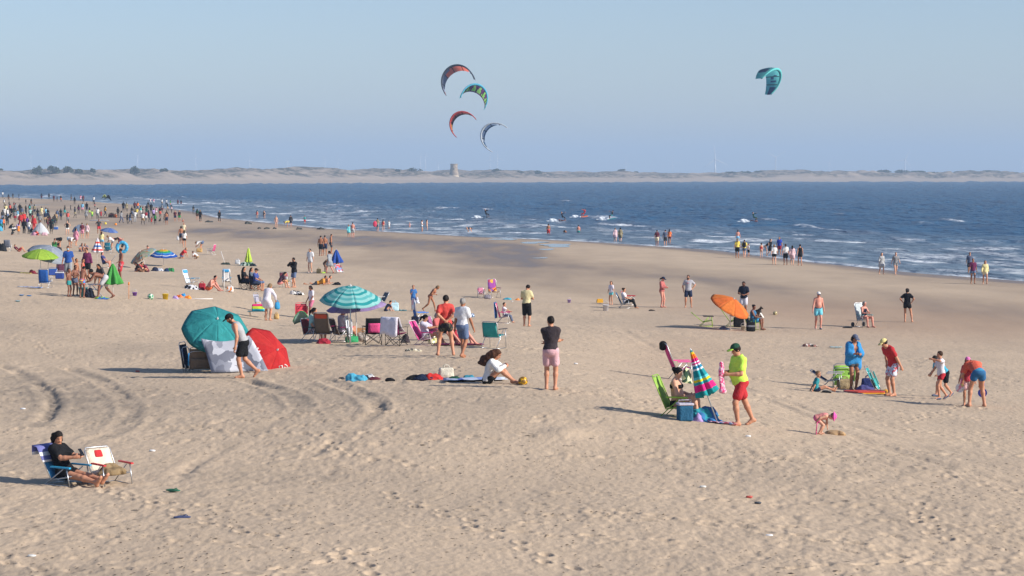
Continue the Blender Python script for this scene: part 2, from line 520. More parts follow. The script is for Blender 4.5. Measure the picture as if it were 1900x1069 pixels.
    idx = np.arange(nr * nc).reshape(nr, nc)
    Q = np.stack([idx[:-1, :-1], idx[:-1, 1:], idx[1:, 1:], idx[1:, :-1]], -1).reshape(-1, 4)
    keep = (S > -45).reshape(-1)
    Q = Q[keep[Q].all(1)]
    me = mesh_from(V, Q, 'sand')
    at = me.color_attributes.new('ground', 'FLOAT_COLOR', 'POINT')
    A = np.stack([wet, red, np.clip(turned + rut_m * .9, 0, 1), softness], -1).astype(np.float32)
    at.data.foreach_set('color', A.ravel())
    # ---- material
    m = bpy.data.materials.new('beach_sand')
    N, L, P = nodes_of(m)
    va = N.new('ShaderNodeAttribute'); va.attribute_name = 'ground'
    sp = N.new('ShaderNodeSeparateColor'); L.new(va.outputs['Color'], sp.inputs[0])
    geo = N.new('ShaderNodeNewGeometry')
    def noise(scale, detail, vec=None, st=(1, 1, 1)):
        mp = N.new('ShaderNodeMapping'); mp.inputs['Scale'].default_value = st
        L.new(geo.outputs['Position'], mp.inputs[0])
        n = N.new('ShaderNodeTexNoise'); n.inputs['Scale'].default_value = scale; n.inputs['Detail'].default_value = detail
        L.new(mp.outputs[0], n.inputs['Vector']); return n
    def mixc(f, a, b, clamp=True):
        x = N.new('ShaderNodeMix'); x.data_type = 'RGBA'
        for s_, v in ((x.inputs[0], f), (x.inputs[6], a), (x.inputs[7], b)):
            if hasattr(v, 'links') or hasattr(v, 'is_linked'): L.new(v, s_)
            elif isinstance(v, tuple): s_.default_value = (*v, 1)
            else: s_.default_value = v
        return x.outputs[2]
    def rmp(src, a, b, c=0., d=1.):
        r_ = N.new('ShaderNodeMapRange'); r_.inputs[1].default_value = a; r_.inputs[2].default_value = b
        r_.inputs[3].default_value = c; r_.inputs[4].default_value = d; L.new(src, r_.inputs[0]); return r_.outputs[0]
    n1 = noise(.35, 6, st=(1, .5, 1)); n2 = noise(2.2, 5, st=(1, .45, 1)); n3 = noise(9, 6, st=(1, .4, 1)); n4 = noise(140, 2)
    col = mixc(rmp(n1.outputs[0], .35, .68), SAND_A, SAND_B)
    col = mixc(rmp(n2.outputs[0], .42, .72, 0, .5), col, SAND_C)
    col = mixc(rmp(n3.outputs[0], .52, .70, 0, .55), col, SAND_D)
    col = mixc(rmp(n4.outputs[0], .45, .7, 0, .25), col, SAND_D)
    # dark flecks scattered in patches through the dry sand
    sc_ = noise(5.5, 3, st=(1, .55, 1)); pa = noise(.28, 3)
    fl = N.new('ShaderNodeMath'); fl.operation = 'MULTIPLY'
    L.new(rmp(sc_.outputs[0], .66, .72), fl.inputs[0]); L.new(rmp(pa.outputs[0], .40, .6, .15, .8), fl.inputs[1])
    fl2 = N.new('ShaderNodeMath'); fl2.operation = 'MULTIPLY'; L.new(fl.outputs[0], fl2.inputs[0]); L.new(va.outputs['Alpha'], fl2.inputs[1])
    col = mixc(fl2.outputs[0], col, (.13, .105, .08))
    tn = N.new('ShaderNodeMath'); tn.operation = 'MULTIPLY'; tn.use_clamp = True
    L.new(sp.outputs[2], tn.inputs[0]); L.new(rmp(n2.outputs[0], .35, .6, .35, 1.1), tn.inputs[1])
    col = mixc(tn.outputs[0], col, (.195, .165, .135))
    rd = N.new('ShaderNodeMath'); rd.operation = 'MULTIPLY'; rd.inputs[1].default_value = .55; L.new(sp.outputs[1], rd.inputs[0])
    col = mixc(rd.outputs[0], col, (.36, .235, .16))
    wn = N.new('ShaderNodeMath'); wn.operation = 'MULTIPLY'; wn.use_clamp = True
    L.new(sp.outputs[0], wn.inputs[0]); L.new(rmp(noise(.5, 5, st=(1, .16, 1)).outputs[0], .3, .7, .7, 1.15), wn.inputs[1])
    col = mixc(wn.outputs[0], col, SAND_WET)
    L.new(col, P.inputs['Base Color'])
    L.new(rmp(wn.outputs[0], .35, 1.0, .95, .46), P.inputs['Roughness'])
    L.new(rmp(wn.outputs[0], .3, 1.0, .12, .30), P.inputs['Specular IOR Level'])
    b1 = N.new('ShaderNodeBump'); b1.inputs['Distance'].default_value = .06
    L.new(rmp(va.outputs['Alpha'], 0, 1, .06, .34), b1.inputs['Strength']); L.new(n3.outputs[0], b1.inputs['Height'])
    b2 = N.new('ShaderNodeBump'); b2.inputs['Distance'].default_value = .14
    L.new(rmp(va.outputs['Alpha'], 0, 1, .04, .22), b2.inputs['Strength']); L.new(n2.outputs[0], b2.inputs['Height'])
    L.new(b1.outputs[0], b2.inputs['Normal']); L.new(b2.outputs[0], P.inputs['Normal'])
    me.materials.append(m)
    tag(obj('sand', me), 'wide sandy beach with footprints, tyre ruts and damp flats', 'beach', kind='structure')

def make_scraps():
    """dry weed, twigs and broken shell strewn over the dry sand"""
    rr = np.random.default_rng(12)
    n = 5200
    y = 22 + 75 * rr.random(n * 3) ** 1.5; x = (rr.random(n * 3) - .5) * .56 * y
    keep = (fbm(x / 4, y / 7, 401, 3) + .25 * rr.normal(size=n * 3) > .12) & (shore_dist(x, y) > 48)
    x, y = x[keep][:n], y[keep][:n]; n = len(x)
    z = zbase(x, y)
    a = rr.random(n) * 6.28; l = rr.uniform(.012, .034, n) * (1 + 1.0 * (rr.random(n) > .95)); w = l * rr.uniform(.25, .7, n); hgt = rr.uniform(.008, .018, n)
    ca, sa = np.cos(a), np.sin(a)
    V = np.zeros((n, 5, 3))
    for k, (p, q) in enumerate(((1, 0), (0, 1), (-1, 0), (0, -1))):
        V[:, k] = np.stack([x + p * l * ca - q * w * sa, y + p * l * sa + q * w * ca, z + .006 + 0 * x], 1)
    V[:, 4] = np.stack([x, y, z + hgt], 1)
    F = np.array([(0, 1, 4), (1, 2, 4), (2, 3, 4), (3, 0, 4)])
    Q = (np.arange(n)[:, None, None] * 5 + F[None]).reshape(-1, 3)
    m_ = blotch(['#3a3026', '#4a3c2c', '#2e2a26', '#6a5a46', '#58483a', '#8a7e6c'], 3.0)
    o = obj('weed_scraps', mesh_from(V.reshape(-1, 3), Q, 'weed_scraps', m_, False))
    tag(o, 'scattered dark weed, twigs and broken shell on dry sand', 'beach debris', kind='stuff')

SAND_A, SAND_B, SAND_C, SAND_D = (.52, .402, .285), (.44, .343, .248), (.47, .361, .25), (.36, .28, .205)
SAND_WET = (.188, .141, .108)
make_beach()
make_scraps()

# ================================================================== the sea
def make_sea():
    Yr = []; y = 40.0
    while y < 2900:
        Yr.append(y); y += max(.5, .33 * y * y / (2264 * CAM_Z))
    Yr += [2900, 3300]
    Yr = np.array(Yr)
    ui = np.linspace(-.25, .25, 760); uo = np.geomspace(.255, 3.0, 22)
    U = np.concatenate([-uo[::-1], ui, uo])
    YY, UU = np.meshgrid(Yr, U, indexing='ij')
    X = UU * YY; Y = YY
    S = -shore_dist(X, Y)                    # metres out from the waterline
    # swell and chop
    wx, wy = .93, .36                        # direction roughly across the shore
    ph = X * wx + Y * wy + 5 * vnoise(X / 30, Y / 30, 101)
    amp = sstep(0, 45, S)
    jit = 2.2 * vnoise(X / 11, Y / 13, 103)
    A = .26 * np.maximum(0, 1 - np.abs(np.sin(ph / 7.5 + jit)) * 1.6) - .05
    B = .13 * fbm(X / 3.2, Y / 4.2, 111, 3) + .20 * fbm(X / 8, Y / 14, 115, 2)
    rows = np.gradient(Yr)[:, None]
    chop = np.random.default_rng(5).random(X.shape) - .5
    chop = .66 * (chop + np.roll(chop, 1, 1) + np.roll(chop, 2, 1) + np.roll(chop, 3, 1)) / 2
    Z = amp * (A * (.45 + 1.2 * (vnoise(X / 22, Y / 30, 107) + .3)) + B + chop * sstep(.6, 6, rows) * (.6 + .9 * sstep(5, 40, rows))) + .015 * sstep(0, 4, S)
    Z = np.where(S < 0, -.02, Z)
    # foam: swash at the edge, broken bores in the shallows, scattered whitecaps
    n_a = fbm(X / 9 + 3, Y / 16, 121, 4); n_b = fbm(X / 2.4, Y / 5.5, 123, 3); n_c = fbm(X / 38, Y / 60, 125, 2)
    line = lambda c, w, k: np.exp(-((S - c - 9 * vnoise(X / 24, Y / 40, 130 + k)) / w) ** 2)
    bores = sum(line(c, w, i) * np.clip(-.05 + 2.6 * vnoise(X / 9, Y / 16, 140 + i), 0, 1) for i, (c, w) in enumerate([(9, 2.2), (17, 2.6), (26, 2.4), (36, 2.2), (48, 1.8), (62, 1.5)]))
    foam = .85 * np.exp(-((S - .8) / 1.1) ** 2) * np.clip(.5 + 1.5 * n_b, .25, 1)
    lace = sstep(.0, .45, n_b + .6 * n_a) * (1 - sstep(14, 70, S)) * .45 * sstep(1, 4, S)
    foam = np.maximum(foam, lace)
    foam = np.maximum(foam, .8 * sstep(.28, .75, bores * (1 + 1.6 * n_b)))
    caps = sstep(.66, .78, vnoise(X / 7, Y / 11, 151) + .45 * vnoise(X / 3, Y / 5, 152) + .22 * n_c) * sstep(40, 90, S)
    foam = np.maximum(foam, .85 * caps)
    for (cx, cy, rx, ry) in [(1765, 411, 22, 2.2), (1720, 416, 12, 1.6), (1120, 405, 30, 2), (1050, 373, 12, 1.2), (1555, 398, 10, 1.3), (820, 387, 14, 1.6), (655, 364, 7, 1.0), (685, 328, 6, 1),
                             (985, 421, 22, 4), (1490, 421, 18, 3), (1430, 408, 16, 2), (1000, 421, 40, 3), (1290, 434, 30, 3), (1850, 462, 40, 3), (1740, 479, 40, 3), (1640, 465, 45, 4), (1390, 446, 60, 4), (760, 404, 24, 2), (676, 400, 10, 3), (620, 406, 30, 2.5)]:
        x0, y0, _ = on_water(cx, cy); kx = y0 / F_PX; ky = y0 * y0 / (F_PX * CAM_Z)
        e = ((X - x0) / (rx * kx)) ** 2 + ((Y - y0) / (ry * ky)) ** 2
        foam = np.maximum(foam, .62 * sstep(1.15, .35, e) * np.clip(.6 + 1.2 * n_b, .1, 1)); Z = Z + .28 * np.exp(-e * .8) * amp
    shallow = 1 - sstep(4, 75, S + 22 * n_a)
    nr, nc = X.shape
    V = np.stack([X, Y, Z], -1).reshape(-1, 3)
    idx = np.arange(nr * nc).reshape(nr, nc)
    Q = np.stack([idx[:-1, :-1], idx[:-1, 1:], idx[1:, 1:], idx[1:, :-1]], -1).reshape(-1, 4)
    keep = (S > -4).reshape(-1)
    Q = Q[keep[Q].any(1)]
    me = mesh_from(V, Q, 'sea')
    at = me.color_attributes.new('water', 'FLOAT_COLOR', 'POINT')
    at.data.foreach_set('color', np.stack([foam, shallow, np.clip(.5 + n_c, 0, 1), np.ones_like(X)], -1).astype(np.float32).ravel())
    m = bpy.data.materials.new('sea_water')
    N, L, P = nodes_of(m)
    va = N.new('ShaderNodeAttribute'); va.attribute_name = 'water'
    sp = N.new('ShaderNodeSeparateColor'); L.new(va.outputs['Color'], sp.inputs[0])
    geo = N.new('ShaderNodeNewGeometry')
    def noise(scale, det, st):
        mp = N.new('ShaderNodeMapping'); mp.inputs['Scale'].default_value = st
        L.new(geo.outputs['Position'], mp.inputs[0])
        n = N.new('ShaderNodeTexNoise'); n.inputs['Scale'].default_value = scale; n.inputs['Detail'].default_value = det
        L.new(mp.outputs[0], n.inputs['Vector']); return n
    def mixc(f, a, b):
        x = N.new('ShaderNodeMix'); x.data_type = 'RGBA'
        for s_, v in ((x.inputs[0], f), (x.inputs[6], a), (x.inputs[7], b)):
            if isinstance(v, tuple): s_.default_value = (*v, 1)
            elif isinstance(v, float): s_.default_value = v
            else: L.new(v, s_)
        return x.outputs[2]
    nb = noise(.10, 6, (1, .22, 1)); nw = noise(.55, 4, (1, .5, 1))
    mr = N.new('ShaderNodeMapRange'); mr.inputs[1].default_value = .32; mr.inputs[2].default_value = .68; L.new(nb.outputs[0], mr.inputs[0])
    deep = mixc(mr.outputs[0], (.001, .028, .078), (.004, .062, .138))
    sh = mixc(nw.outputs[0], (.085, .115, .14), (.17, .20, .22))
    shf = N.new('ShaderNodeMath'); shf.operation = 'MULTIPLY'; shf.inputs[1].default_value = .75; L.new(sp.outputs[1], shf.inputs[0])
    col = mixc(shf.outputs[0], deep, sh)
    nf = noise(1.6, 5, (1, .6, 1))
    fm = N.new('ShaderNodeMath'); fm.operation = 'MULTIPLY_ADD'; fm.inputs[1].default_value = .5; fm.inputs[2].default_value = -.25; L.new(nf.outputs[0], fm.inputs[0])
    ff = N.new('ShaderNodeMath'); ff.operation = 'ADD'; ff.use_clamp = True; L.new(sp.outputs[0], ff.inputs[0])
    fg = N.new('ShaderNodeMath'); fg.operation = 'MULTIPLY'; L.new(fm.outputs[0], fg.inputs[0]); L.new(sp.outputs[0], fg.inputs[1])
    L.new(fg.outputs[0], ff.inputs[1])
    L.new(mixc(ff.outputs[0], col, (.62, .66, .70)), P.inputs['Base Color'])
    mr2 = N.new('ShaderNodeMapRange'); mr2.inputs[3].default_value = .32; mr2.inputs[4].default_value = .85; L.new(ff.outputs[0], mr2.inputs[0]); L.new(mr2.outputs[0], P.inputs['Roughness'])
    P.inputs['IOR'].default_value = 1.33
    P.inputs['Specular IOR Level'].default_value = .15
    b1 = N.new('ShaderNodeBump'); b1.inputs['Distance'].default_value = .9; b1.inputs['Strength'].default_value = .9; L.new(nw.outputs[0], b1.inputs['Height'])
    n5 = noise(.16, 3, (1, .5, 1))
    b2 = N.new('ShaderNodeBump'); b2.inputs['Distance'].default_value = 2.6; b2.inputs['Strength'].default_value = .9; L.new(n5.outputs[0], b2.inputs['Height'])
    L.new(b1.outputs[0], b2.inputs['Normal']); L.new(b2.outputs[0], P.inputs['Normal'])
    me.materials.append(m)
    tag(obj('sea', me), 'choppy blue sea with lines of white foam near the shore', 'sea', kind='structure')
make_sea()

def puddle(px, py, rx, ry, seed):
    """shallow pool left by the tide on the flat"""
    g = ground(px, py); k = g[1] / F_PX; kd = g[1] * g[1] / (F_PX * (CAM_Z - g[2]))
    n = 40; pts = []
    r_ = np.random.default_rng(seed); o = r_.random(6) * 6.28
    for i in range(n):
        a = 2 * math.pi * i / n
        q = 1 + .25 * math.sin(2 * a + o[0]) + .18 * math.sin(3 * a + o[1]) + .1 * math.sin(7 * a + o[2])
        pts.append((rx * k * math.cos(a) * q, ry * kd * math.sin(a) * q))
    zs = [float(zbase(g[0] + p[0], g[1] + p[1])) for p in pts]
    m = MB(); m.add([(p[0], p[1], 0) for p in pts] + [(0, 0, .002)], [(i, (i + 1) % n, n) for i in range(n)])
    o = m.build('puddle', puddle_mat, None, True); o.location = (g[0], g[1], max(zs) + .012)
    tag(o, 'shallow tidal pool reflecting the sky on wet sand', 'puddle', 'tidal pools on the wet flats', 'structure')
puddle_mat = bpy.data.materials.new('pool_water')
_N, _L, _P = nodes_of(puddle_mat)
_P.inputs['Base Color'].default_value = (.16, .17, .18, 1); _P.inputs['Roughness'].default_value = .12
_n = _N.new('ShaderNodeTexNoise'); _n.inputs['Scale'].default_value = 3; _b = _N.new('ShaderNodeBump'); _b.inputs['Strength'].default_value = .15; _b.inputs['Distance'].default_value = .03
_L.new(_n.outputs[0], _b.inputs['Height']); _L.new(_b.outputs[0], _P.inputs['Normal'])
for i, a in enumerate([(990, 450.5, 24, 1.8), (1033, 456, 32, 2.6), (1015, 463, 11, 1.6), (1004, 479, 12, 1.0), (935, 444.5, 20, 2.0), (68, 381, 9, 1.0)]):
    puddle(*a, 900 + i)

# ================================================================== the far shore
FS = np.array([(-1500, 900), (-700, 1400), (-370, 1636), (-217, 1942), (0, 2302), (283, 2527), (586, 2590), (1300, 2700), (2600, 2750)], float)
def make_far():
    fl = smooth_line(FS, 60)
    d = np.gradient(fl, axis=0); n = np.stack([-d[:, 1], d[:, 0]], 1); n /= np.linalg.norm(n, axis=1, keepdims=True)
    n = np.where(n[:, 1:2] < 0, -n, n)
    # carry the line at even steps
    sl = np.concatenate([[0], np.cumsum(np.linalg.norm(np.diff(fl, axis=0), axis=1))])
    T = np.concatenate([np.arange(0, sl[-1], 3.2)])
    bx = np.interp(T, sl, fl[:, 0]); by = np.interp(T, sl, fl[:, 1]); nx = np.interp(T, sl, n[:, 0]); ny = np.interp(T, sl, n[:, 1])
    W = np.array([-25, -5, 0, 8, 18, 30, 44, 58, 72, 80, 88, 96, 104, 112, 120, 130, 140, 150, 162, 175, 190, 210, 235, 265, 300, 350, 420, 600, 1200, 3000, 8000], float)
    TT, WW = np.meshgrid(T, W, indexing='ij')
    X = bx[:, None] + nx[:, None] * WW; Y = by[:, None] + ny[:, None] * WW
    base = np.interp(WW, [-25, 0, 40, 75, 95, 150, 220, 400, 9500], [-2.5, 0, 1.6, 3.0, 5.5, 9.0, 9.0, 6, 5])
    px, _ = project(X, Y, base)
    env = np.interp(px, [-400, 0, 130, 250, 440, 560, 760, 900, 1100, 1300, 1500, 1900, 2400], [1.15, 1.12, 1.08, 1.15, 1.25, 1.45, 1.25, 1.15, 1.1, 1.0, 1.25, 1.05, 1.0])
    hump = fbm(TT / 60, WW / 70, 201, 4)
    dm = sstep(72, 100, WW)
    Z = base * np.where(WW > 75, env, 1) + dm * (1 - sstep(300, 900, WW)) * (5.0 * hump + 3.6 * fbm(TT / 12, WW / 14, 205, 3))
    nr, nc = X.shape
    V = np.stack([X, Y, Z], -1).reshape(-1, 3)
    idx = np.arange(nr * nc).reshape(nr, nc)
    Q = np.stack([idx[:-1, :-1], idx[:-1, 1:], idx[1:, 1:], idx[1:, :-1]], -1).reshape(-1, 4)
    me = mesh_from(V, Q, 'dunes')
    at = me.color_attributes.new('veg', 'FLOAT_COLOR', 'POINT')
    ss = np.gradient(Z, axis=0)
    veg = sstep(-.22, .18, fbm(TT / 15, WW / 12, 211, 4) + .22 * sstep(90, 130, WW)) * sstep(76, 92, WW)
    at.data.foreach_set('color', np.stack([veg, vnoise(TT / 40, WW / 20, 219) + .5, veg * 0, veg * 0 + 1], -1).astype(np.float32).ravel())
    m = bpy.data.materials.new('dune_sand_and_scrub')
    N, L, P = nodes_of(m)
    va = N.new('ShaderNodeAttribute'); va.attribute_name = 'veg'
    sp = N.new('ShaderNodeSeparateColor'); L.new(va.outputs['Color'], sp.inputs[0])
    g = N.new('ShaderNodeNewGeometry'); nz = N.new('ShaderNodeTexNoise'); nz.inputs['Scale'].default_value = .12; nz.inputs['Detail'].default_value = 5; L.new(g.outputs['Position'], nz.inputs['Vector'])
    a = N.new('ShaderNodeMix'); a.data_type = 'RGBA'; a.inputs[6].default_value = (.030, .030, .020, 1); a.inputs[7].default_value = (.085, .075, .048, 1); L.new(nz.outputs[0], a.inputs[0])
    b = N.new('ShaderNodeMix'); b.data_type = 'RGBA'; b.inputs[6].default_value = (.345, .275, .21, 1); 
    nf = N.new('ShaderNodeTexNoise'); nf.inputs['Scale'].default_value = .22; nf.inputs['Detail'].default_value = 6; L.new(g.outputs['Position'], nf.inputs['Vector'])
    mrf = N.new('ShaderNodeMapRange'); mrf.inputs[1].default_value = .36; mrf.inputs[2].default_value = .54; mrf.inputs[3].default_value = .12; mrf.inputs[4].default_value = 1.0; L.new(nf.outputs[0], mrf.inputs[0])
    mm = N.new('ShaderNodeMath'); mm.operation = 'MULTIPLY'; mm.use_clamp = True; L.new(sp.outputs[0], mm.inputs[0]); L.new(mrf.outputs[0], mm.inputs[1])
    L.new(mm.outputs[0], b.inputs[0]); L.new(a.outputs[2], b.inputs[7])
    L.new(b.outputs[2], P.inputs['Base Color']); P.inputs['Roughness'].default_value = .95
    me.materials.append(m)
    tag(obj('dunes', me), 'hazy far shore of pale sand and scrub covered dunes', 'dunes', kind='structure')
make_far()

# ================================================================== the air
def make_haze():
    m = MB()
    m.box((0, 6850, 90 - 6), (18000, 14300, 180))
    o = m.build('haze', None)
    o.data.materials.clear()
    mt = bpy.data.materials.new('haze_air'); mt.use_nodes = True
    N, L = mt.node_tree.nodes, mt.node_tree.links
    N.remove(N['Principled BSDF'])
    v = N.new('ShaderNodeVolumePrincipled')
    v.inputs['Color'].default_value = HAZE_COL
    v.inputs['Density'].default_value = HAZE_DENSITY
    v.inputs['Anisotropy'].default_value = 0.0
    L.new(v.outputs[0], N['Material Output'].inputs['Volume'])
    o.data.materials.append(mt)
    o.display_type = 'WIRE'
    tag(o, 'thin blue sea haze fading the far shore', 'haze', kind='stuff')
HAZE_COL = (.57, .76, 1.0, 1)
make_haze()

# ================================================================== solid modelling with distance fields
def V3(*a): return np.array(a, float)
def nrm(v):
    v = np.asarray(v, float); n = np.linalg.norm(v)
    return v / n if n > 1e-9 else v

class Cone:      # tapered capsule
    def __init__(s, a, b, r1, r2=None, k=.03): s.a, s.b, s.r1, s.r2, s.k = np.asarray(a, float), np.asarray(b, float), r1, (r1 if r2 is None else r2), k
    def bounds(s, m):
        r = max(s.r1, s.r2) + m
        return np.minimum(s.a, s.b) - r, np.maximum(s.a, s.b) + r
    def d(s, x, y, z):
        ba = s.b - s.a; L2 = max(ba @ ba, 1e-9)
        t = np.clip(((x - s.a[0]) * ba[0] + (y - s.a[1]) * ba[1] + (z - s.a[2]) * ba[2]) / L2, 0, 1)
        return np.sqrt((x - s.a[0] - ba[0] * t) ** 2 + (y - s.a[1] - ba[1] * t) ** 2 + (z - s.a[2] - ba[2] * t) ** 2) - (s.r1 + (s.r2 - s.r1) * t)

class Ell:       # ellipsoid with axes (rows of A) and radii
    def __init__(s, c, r, A=None, k=.03): s.c, s.r, s.A, s.k = np.asarray(c, float), np.asarray(r, float), (np.eye(3) if A is None else np.asarray(A, float)), k
    def bounds(s, m):
        e = np.sqrt(((s.A * s.r[:, None]) ** 2).sum(0)) + m
        return s.c - e, s.c + e
    def loc(s, x, y, z):
        dx, dy, dz = x - s.c[0], y - s.c[1], z - s.c[2]
        return [s.A[i, 0] * dx + s.A[i, 1] * dy + s.A[i, 2] * dz for i in range(3)]
    def d(s, x, y, z):
        p = s.loc(x, y, z); r = s.r
        k0 = np.sqrt((p[0] / r[0]) ** 2 + (p[1] / r[1]) ** 2 + (p[2] / r[2]) ** 2)
        k1 = np.sqrt((p[0] / r[0] ** 2) ** 2 + (p[1] / r[1] ** 2) ** 2 + (p[2] / r[2] ** 2) ** 2)
        return k0 * (k0 - 1) / np.maximum(k1, 1e-6)

class RBox(Ell):  # rounded box, r = half sizes, q = corner radius
    def __init__(s, c, r, A=None, q=.02, k=.01): super().__init__(c, r, A, k); s.q = q
    def d(s, x, y, z):
        p = s.loc(x, y, z)
        g = [np.abs(p[i]) - (s.r[i] - s.q) for i in range(3)]
        o = np.sqrt(sum(np.maximum(v, 0) ** 2 for v in g))
        return o + np.minimum(np.maximum(np.maximum(g[0], g[1]), g[2]), 0) - s.q

_E = [(0, 1), (2, 3), (4, 5), (6, 7), (0, 2), (1, 3), (4, 6), (5, 7), (0, 4), (1, 5), (2, 6), (3, 7)]
def solid_mesh(prims, h, inflate=0.0, cuts=(), minus=(), wob=0.0, wscale=.1):
    """surface (V, Q) of the smooth union of prims, cut by half spaces / other solids"""
    m0 = inflate + 2 * h + wob
    bb = [p.bounds(m0) for p in prims]
    lo = np.min([b[0] for b in bb], 0); hi = np.max([b[1] for b in bb], 0)
    n = np.ceil((hi - lo) / h).astype(int) + 2
    ax = [lo[i] + h * np.arange(n[i]) for i in range(3)]
    D = np.full(n, 9.0, np.float32)
    for p in prims:
        b0, b1 = p.bounds(inflate + p.k + 2 * h)
        i0 = np.clip(((b0 - lo) / h).astype(int), 0, n - 1); i1 = np.clip(np.ceil((b1 - lo) / h).astype(int) + 1, 1, n)
        sl = tuple(slice(i0[i], i1[i]) for i in range(3))
        x = ax[0][sl[0]][:, None, None]; y = ax[1][sl[1]][None, :, None]; z = ax[2][sl[2]][None, None, :]
        d = (p.d(x, y, z) - inflate).astype(np.float32)
        e = D[sl]; k = max(p.k, 1e-4)
        t = np.clip(.5 + .5 * (d - e) / k, 0, 1)
        D[sl] = np.where(e > 5, d, d * (1 - t) + e * t - k * t * (1 - t))
    if wob:
        x, y, z = np.meshgrid(*ax, indexing='ij')
        D = D + wob * (vnoise(x / wscale + z * 3.1, y / wscale - z * 2.7, 11) + vnoise(z / wscale, (x + y) / wscale, 12))
    X = ax[0][:, None, None]; Y = ax[1][None, :, None]; Z = ax[2][None, None, :]
    for (nv, off) in cuts:        # keep where nv.p < off
        D = np.maximum(D, nv[0] * X + nv[1] * Y + nv[2] * Z - off)
    for p in minus:
        D = np.maximum(D, -p.d(X, Y, Z))
    # naive surface nets
    c = [D[i:n[0] - 1 + i, j:n[1] - 1 + j, k:n[2] - 1 + k] for i in (0, 1) for j in (0, 1) for k in (0, 1)]
    neg = sum((a < 0).astype(np.int8) for a in c)
    idx = np.nonzero((neg > 0) & (neg < 8))
    if len(idx[0]) == 0: return np.zeros((0, 3)), np.zeros((0, 4), int)
    cv = [a[idx] for a in c]
    off = np.array([(i, j, k) for i in (0, 1) for j in (0, 1) for k in (0, 1)], float)
    acc = np.zeros((len(idx[0]), 3)); cnt = np.zeros(len(idx[0]))
    for a, b in _E:
        cr = (cv[a] < 0) != (cv[b] < 0)
        t = np.where(cr, cv[a] / np.where(cr, cv[a] - cv[b], 1), 0)
        acc += cr[:, None] * (off[a] + t[:, None] * (off[b] - off[a])); cnt += cr
    V = (np.stack(idx, 1) + acc / cnt[:, None]) * h + lo
    ids = np.full(n - 1, -1, np.int32); ids[idx] = np.arange(len(idx[0]))
    Q = []
    neg = D < 0
    for a in range(3):
        s0 = [slice(1, -1)] * 3; s1 = [slice(1, -1)] * 3
        s0[a] = slice(0, -1); s1[a] = slice(1, None)
        A = neg[tuple(s0)]; B = neg[tuple(s1)]
        e = np.nonzero(A != B)
        g = [e[i] + (0 if i == a else 1) for i in range(3)]
        b, cx = (a + 1) % 3, (a + 2) % 3
        def cell(db, dc):
            q = [g[0].copy(), g[1].copy(), g[2].copy()]; q[b] = q[b] - db; q[cx] = q[cx] - dc
            return ids[q[0], q[1], q[2]]
        f = np.stack([cell(1, 1), cell(0, 1), cell(0, 0), cell(1, 0)], 1)
        fl = A[e]
        f[~fl] = f[~fl][:, ::-1]
        Q.append(f)
    Q = np.concatenate(Q)
    Q = Q[(Q >= 0).all(1)]
    return V, Q

def solid_obj(name, prims, h, mat, parent=None, **kw):
    V, Q = solid_mesh(prims, h, **kw)
    return obj(name, mesh_from(V, Q, name, mat), parent)

# ================================================================== people
def skin_mat(tone):
    k = ('skin', tone)
    if k in MAT: return MAT[k]
    c = lin(dict(fair='#c99a80', mid='#b98468', tan='#9d6a4e', brown='#7d5240', pink='#c88a78')[tone])
    m = bpy.data.materials.new('skin_' + tone); N, L, P = nodes_of(m)
    va = N.new('ShaderNodeAttribute'); va.attribute_name = 'face'
    tc = N.new('ShaderNodeTexCoord'); nz = N.new('ShaderNodeTexNoise'); nz.inputs['Scale'].default_value = 9; nz.inputs['Detail'].default_value = 4
    L.new(tc.outputs['Object'], nz.inputs['Vector'])
    mx = N.new('ShaderNodeMix'); mx.data_type = 'RGBA'; mx.inputs[6].default_value = (*[v * .86 for v in c], 1); mx.inputs[7].default_value = (min(1, c[0] * 1.12), c[1] * 1.08, c[2] * 1.06, 1)
    L.new(nz.outputs[0], mx.inputs[0])
    m2 = N.new('ShaderNodeMix'); m2.data_type = 'RGBA'
    L.new(va.outputs['Alpha'], m2.inputs[0]); L.new(mx.outputs[2], m2.inputs[6]); L.new(va.outputs['Color'], m2.inputs[7])
    L.new(m2.outputs[2], P.inputs['Base Color']); P.inputs['Roughness'].default_value = .55
    P.inputs['Specular IOR Level'].default_value = .35
    MAT[k] = m
    return m

def ik(A, T, l1, l2, pole):
    d = T - A; L = np.linalg.norm(d); L = min(max(L, abs(l1 - l2) + 1e-3), (l1 + l2) * .9995)
    u = nrm(d); T = A + u * L
    p = np.asarray(pole, float); p = p - u * (p @ u); p = nrm(p)
    a = (l1 * l1 - l2 * l2 + L * L) / (2 * L); hh = math.sqrt(max(l1 * l1 - a * a, 0))
    return A + u * a + p * hh, T

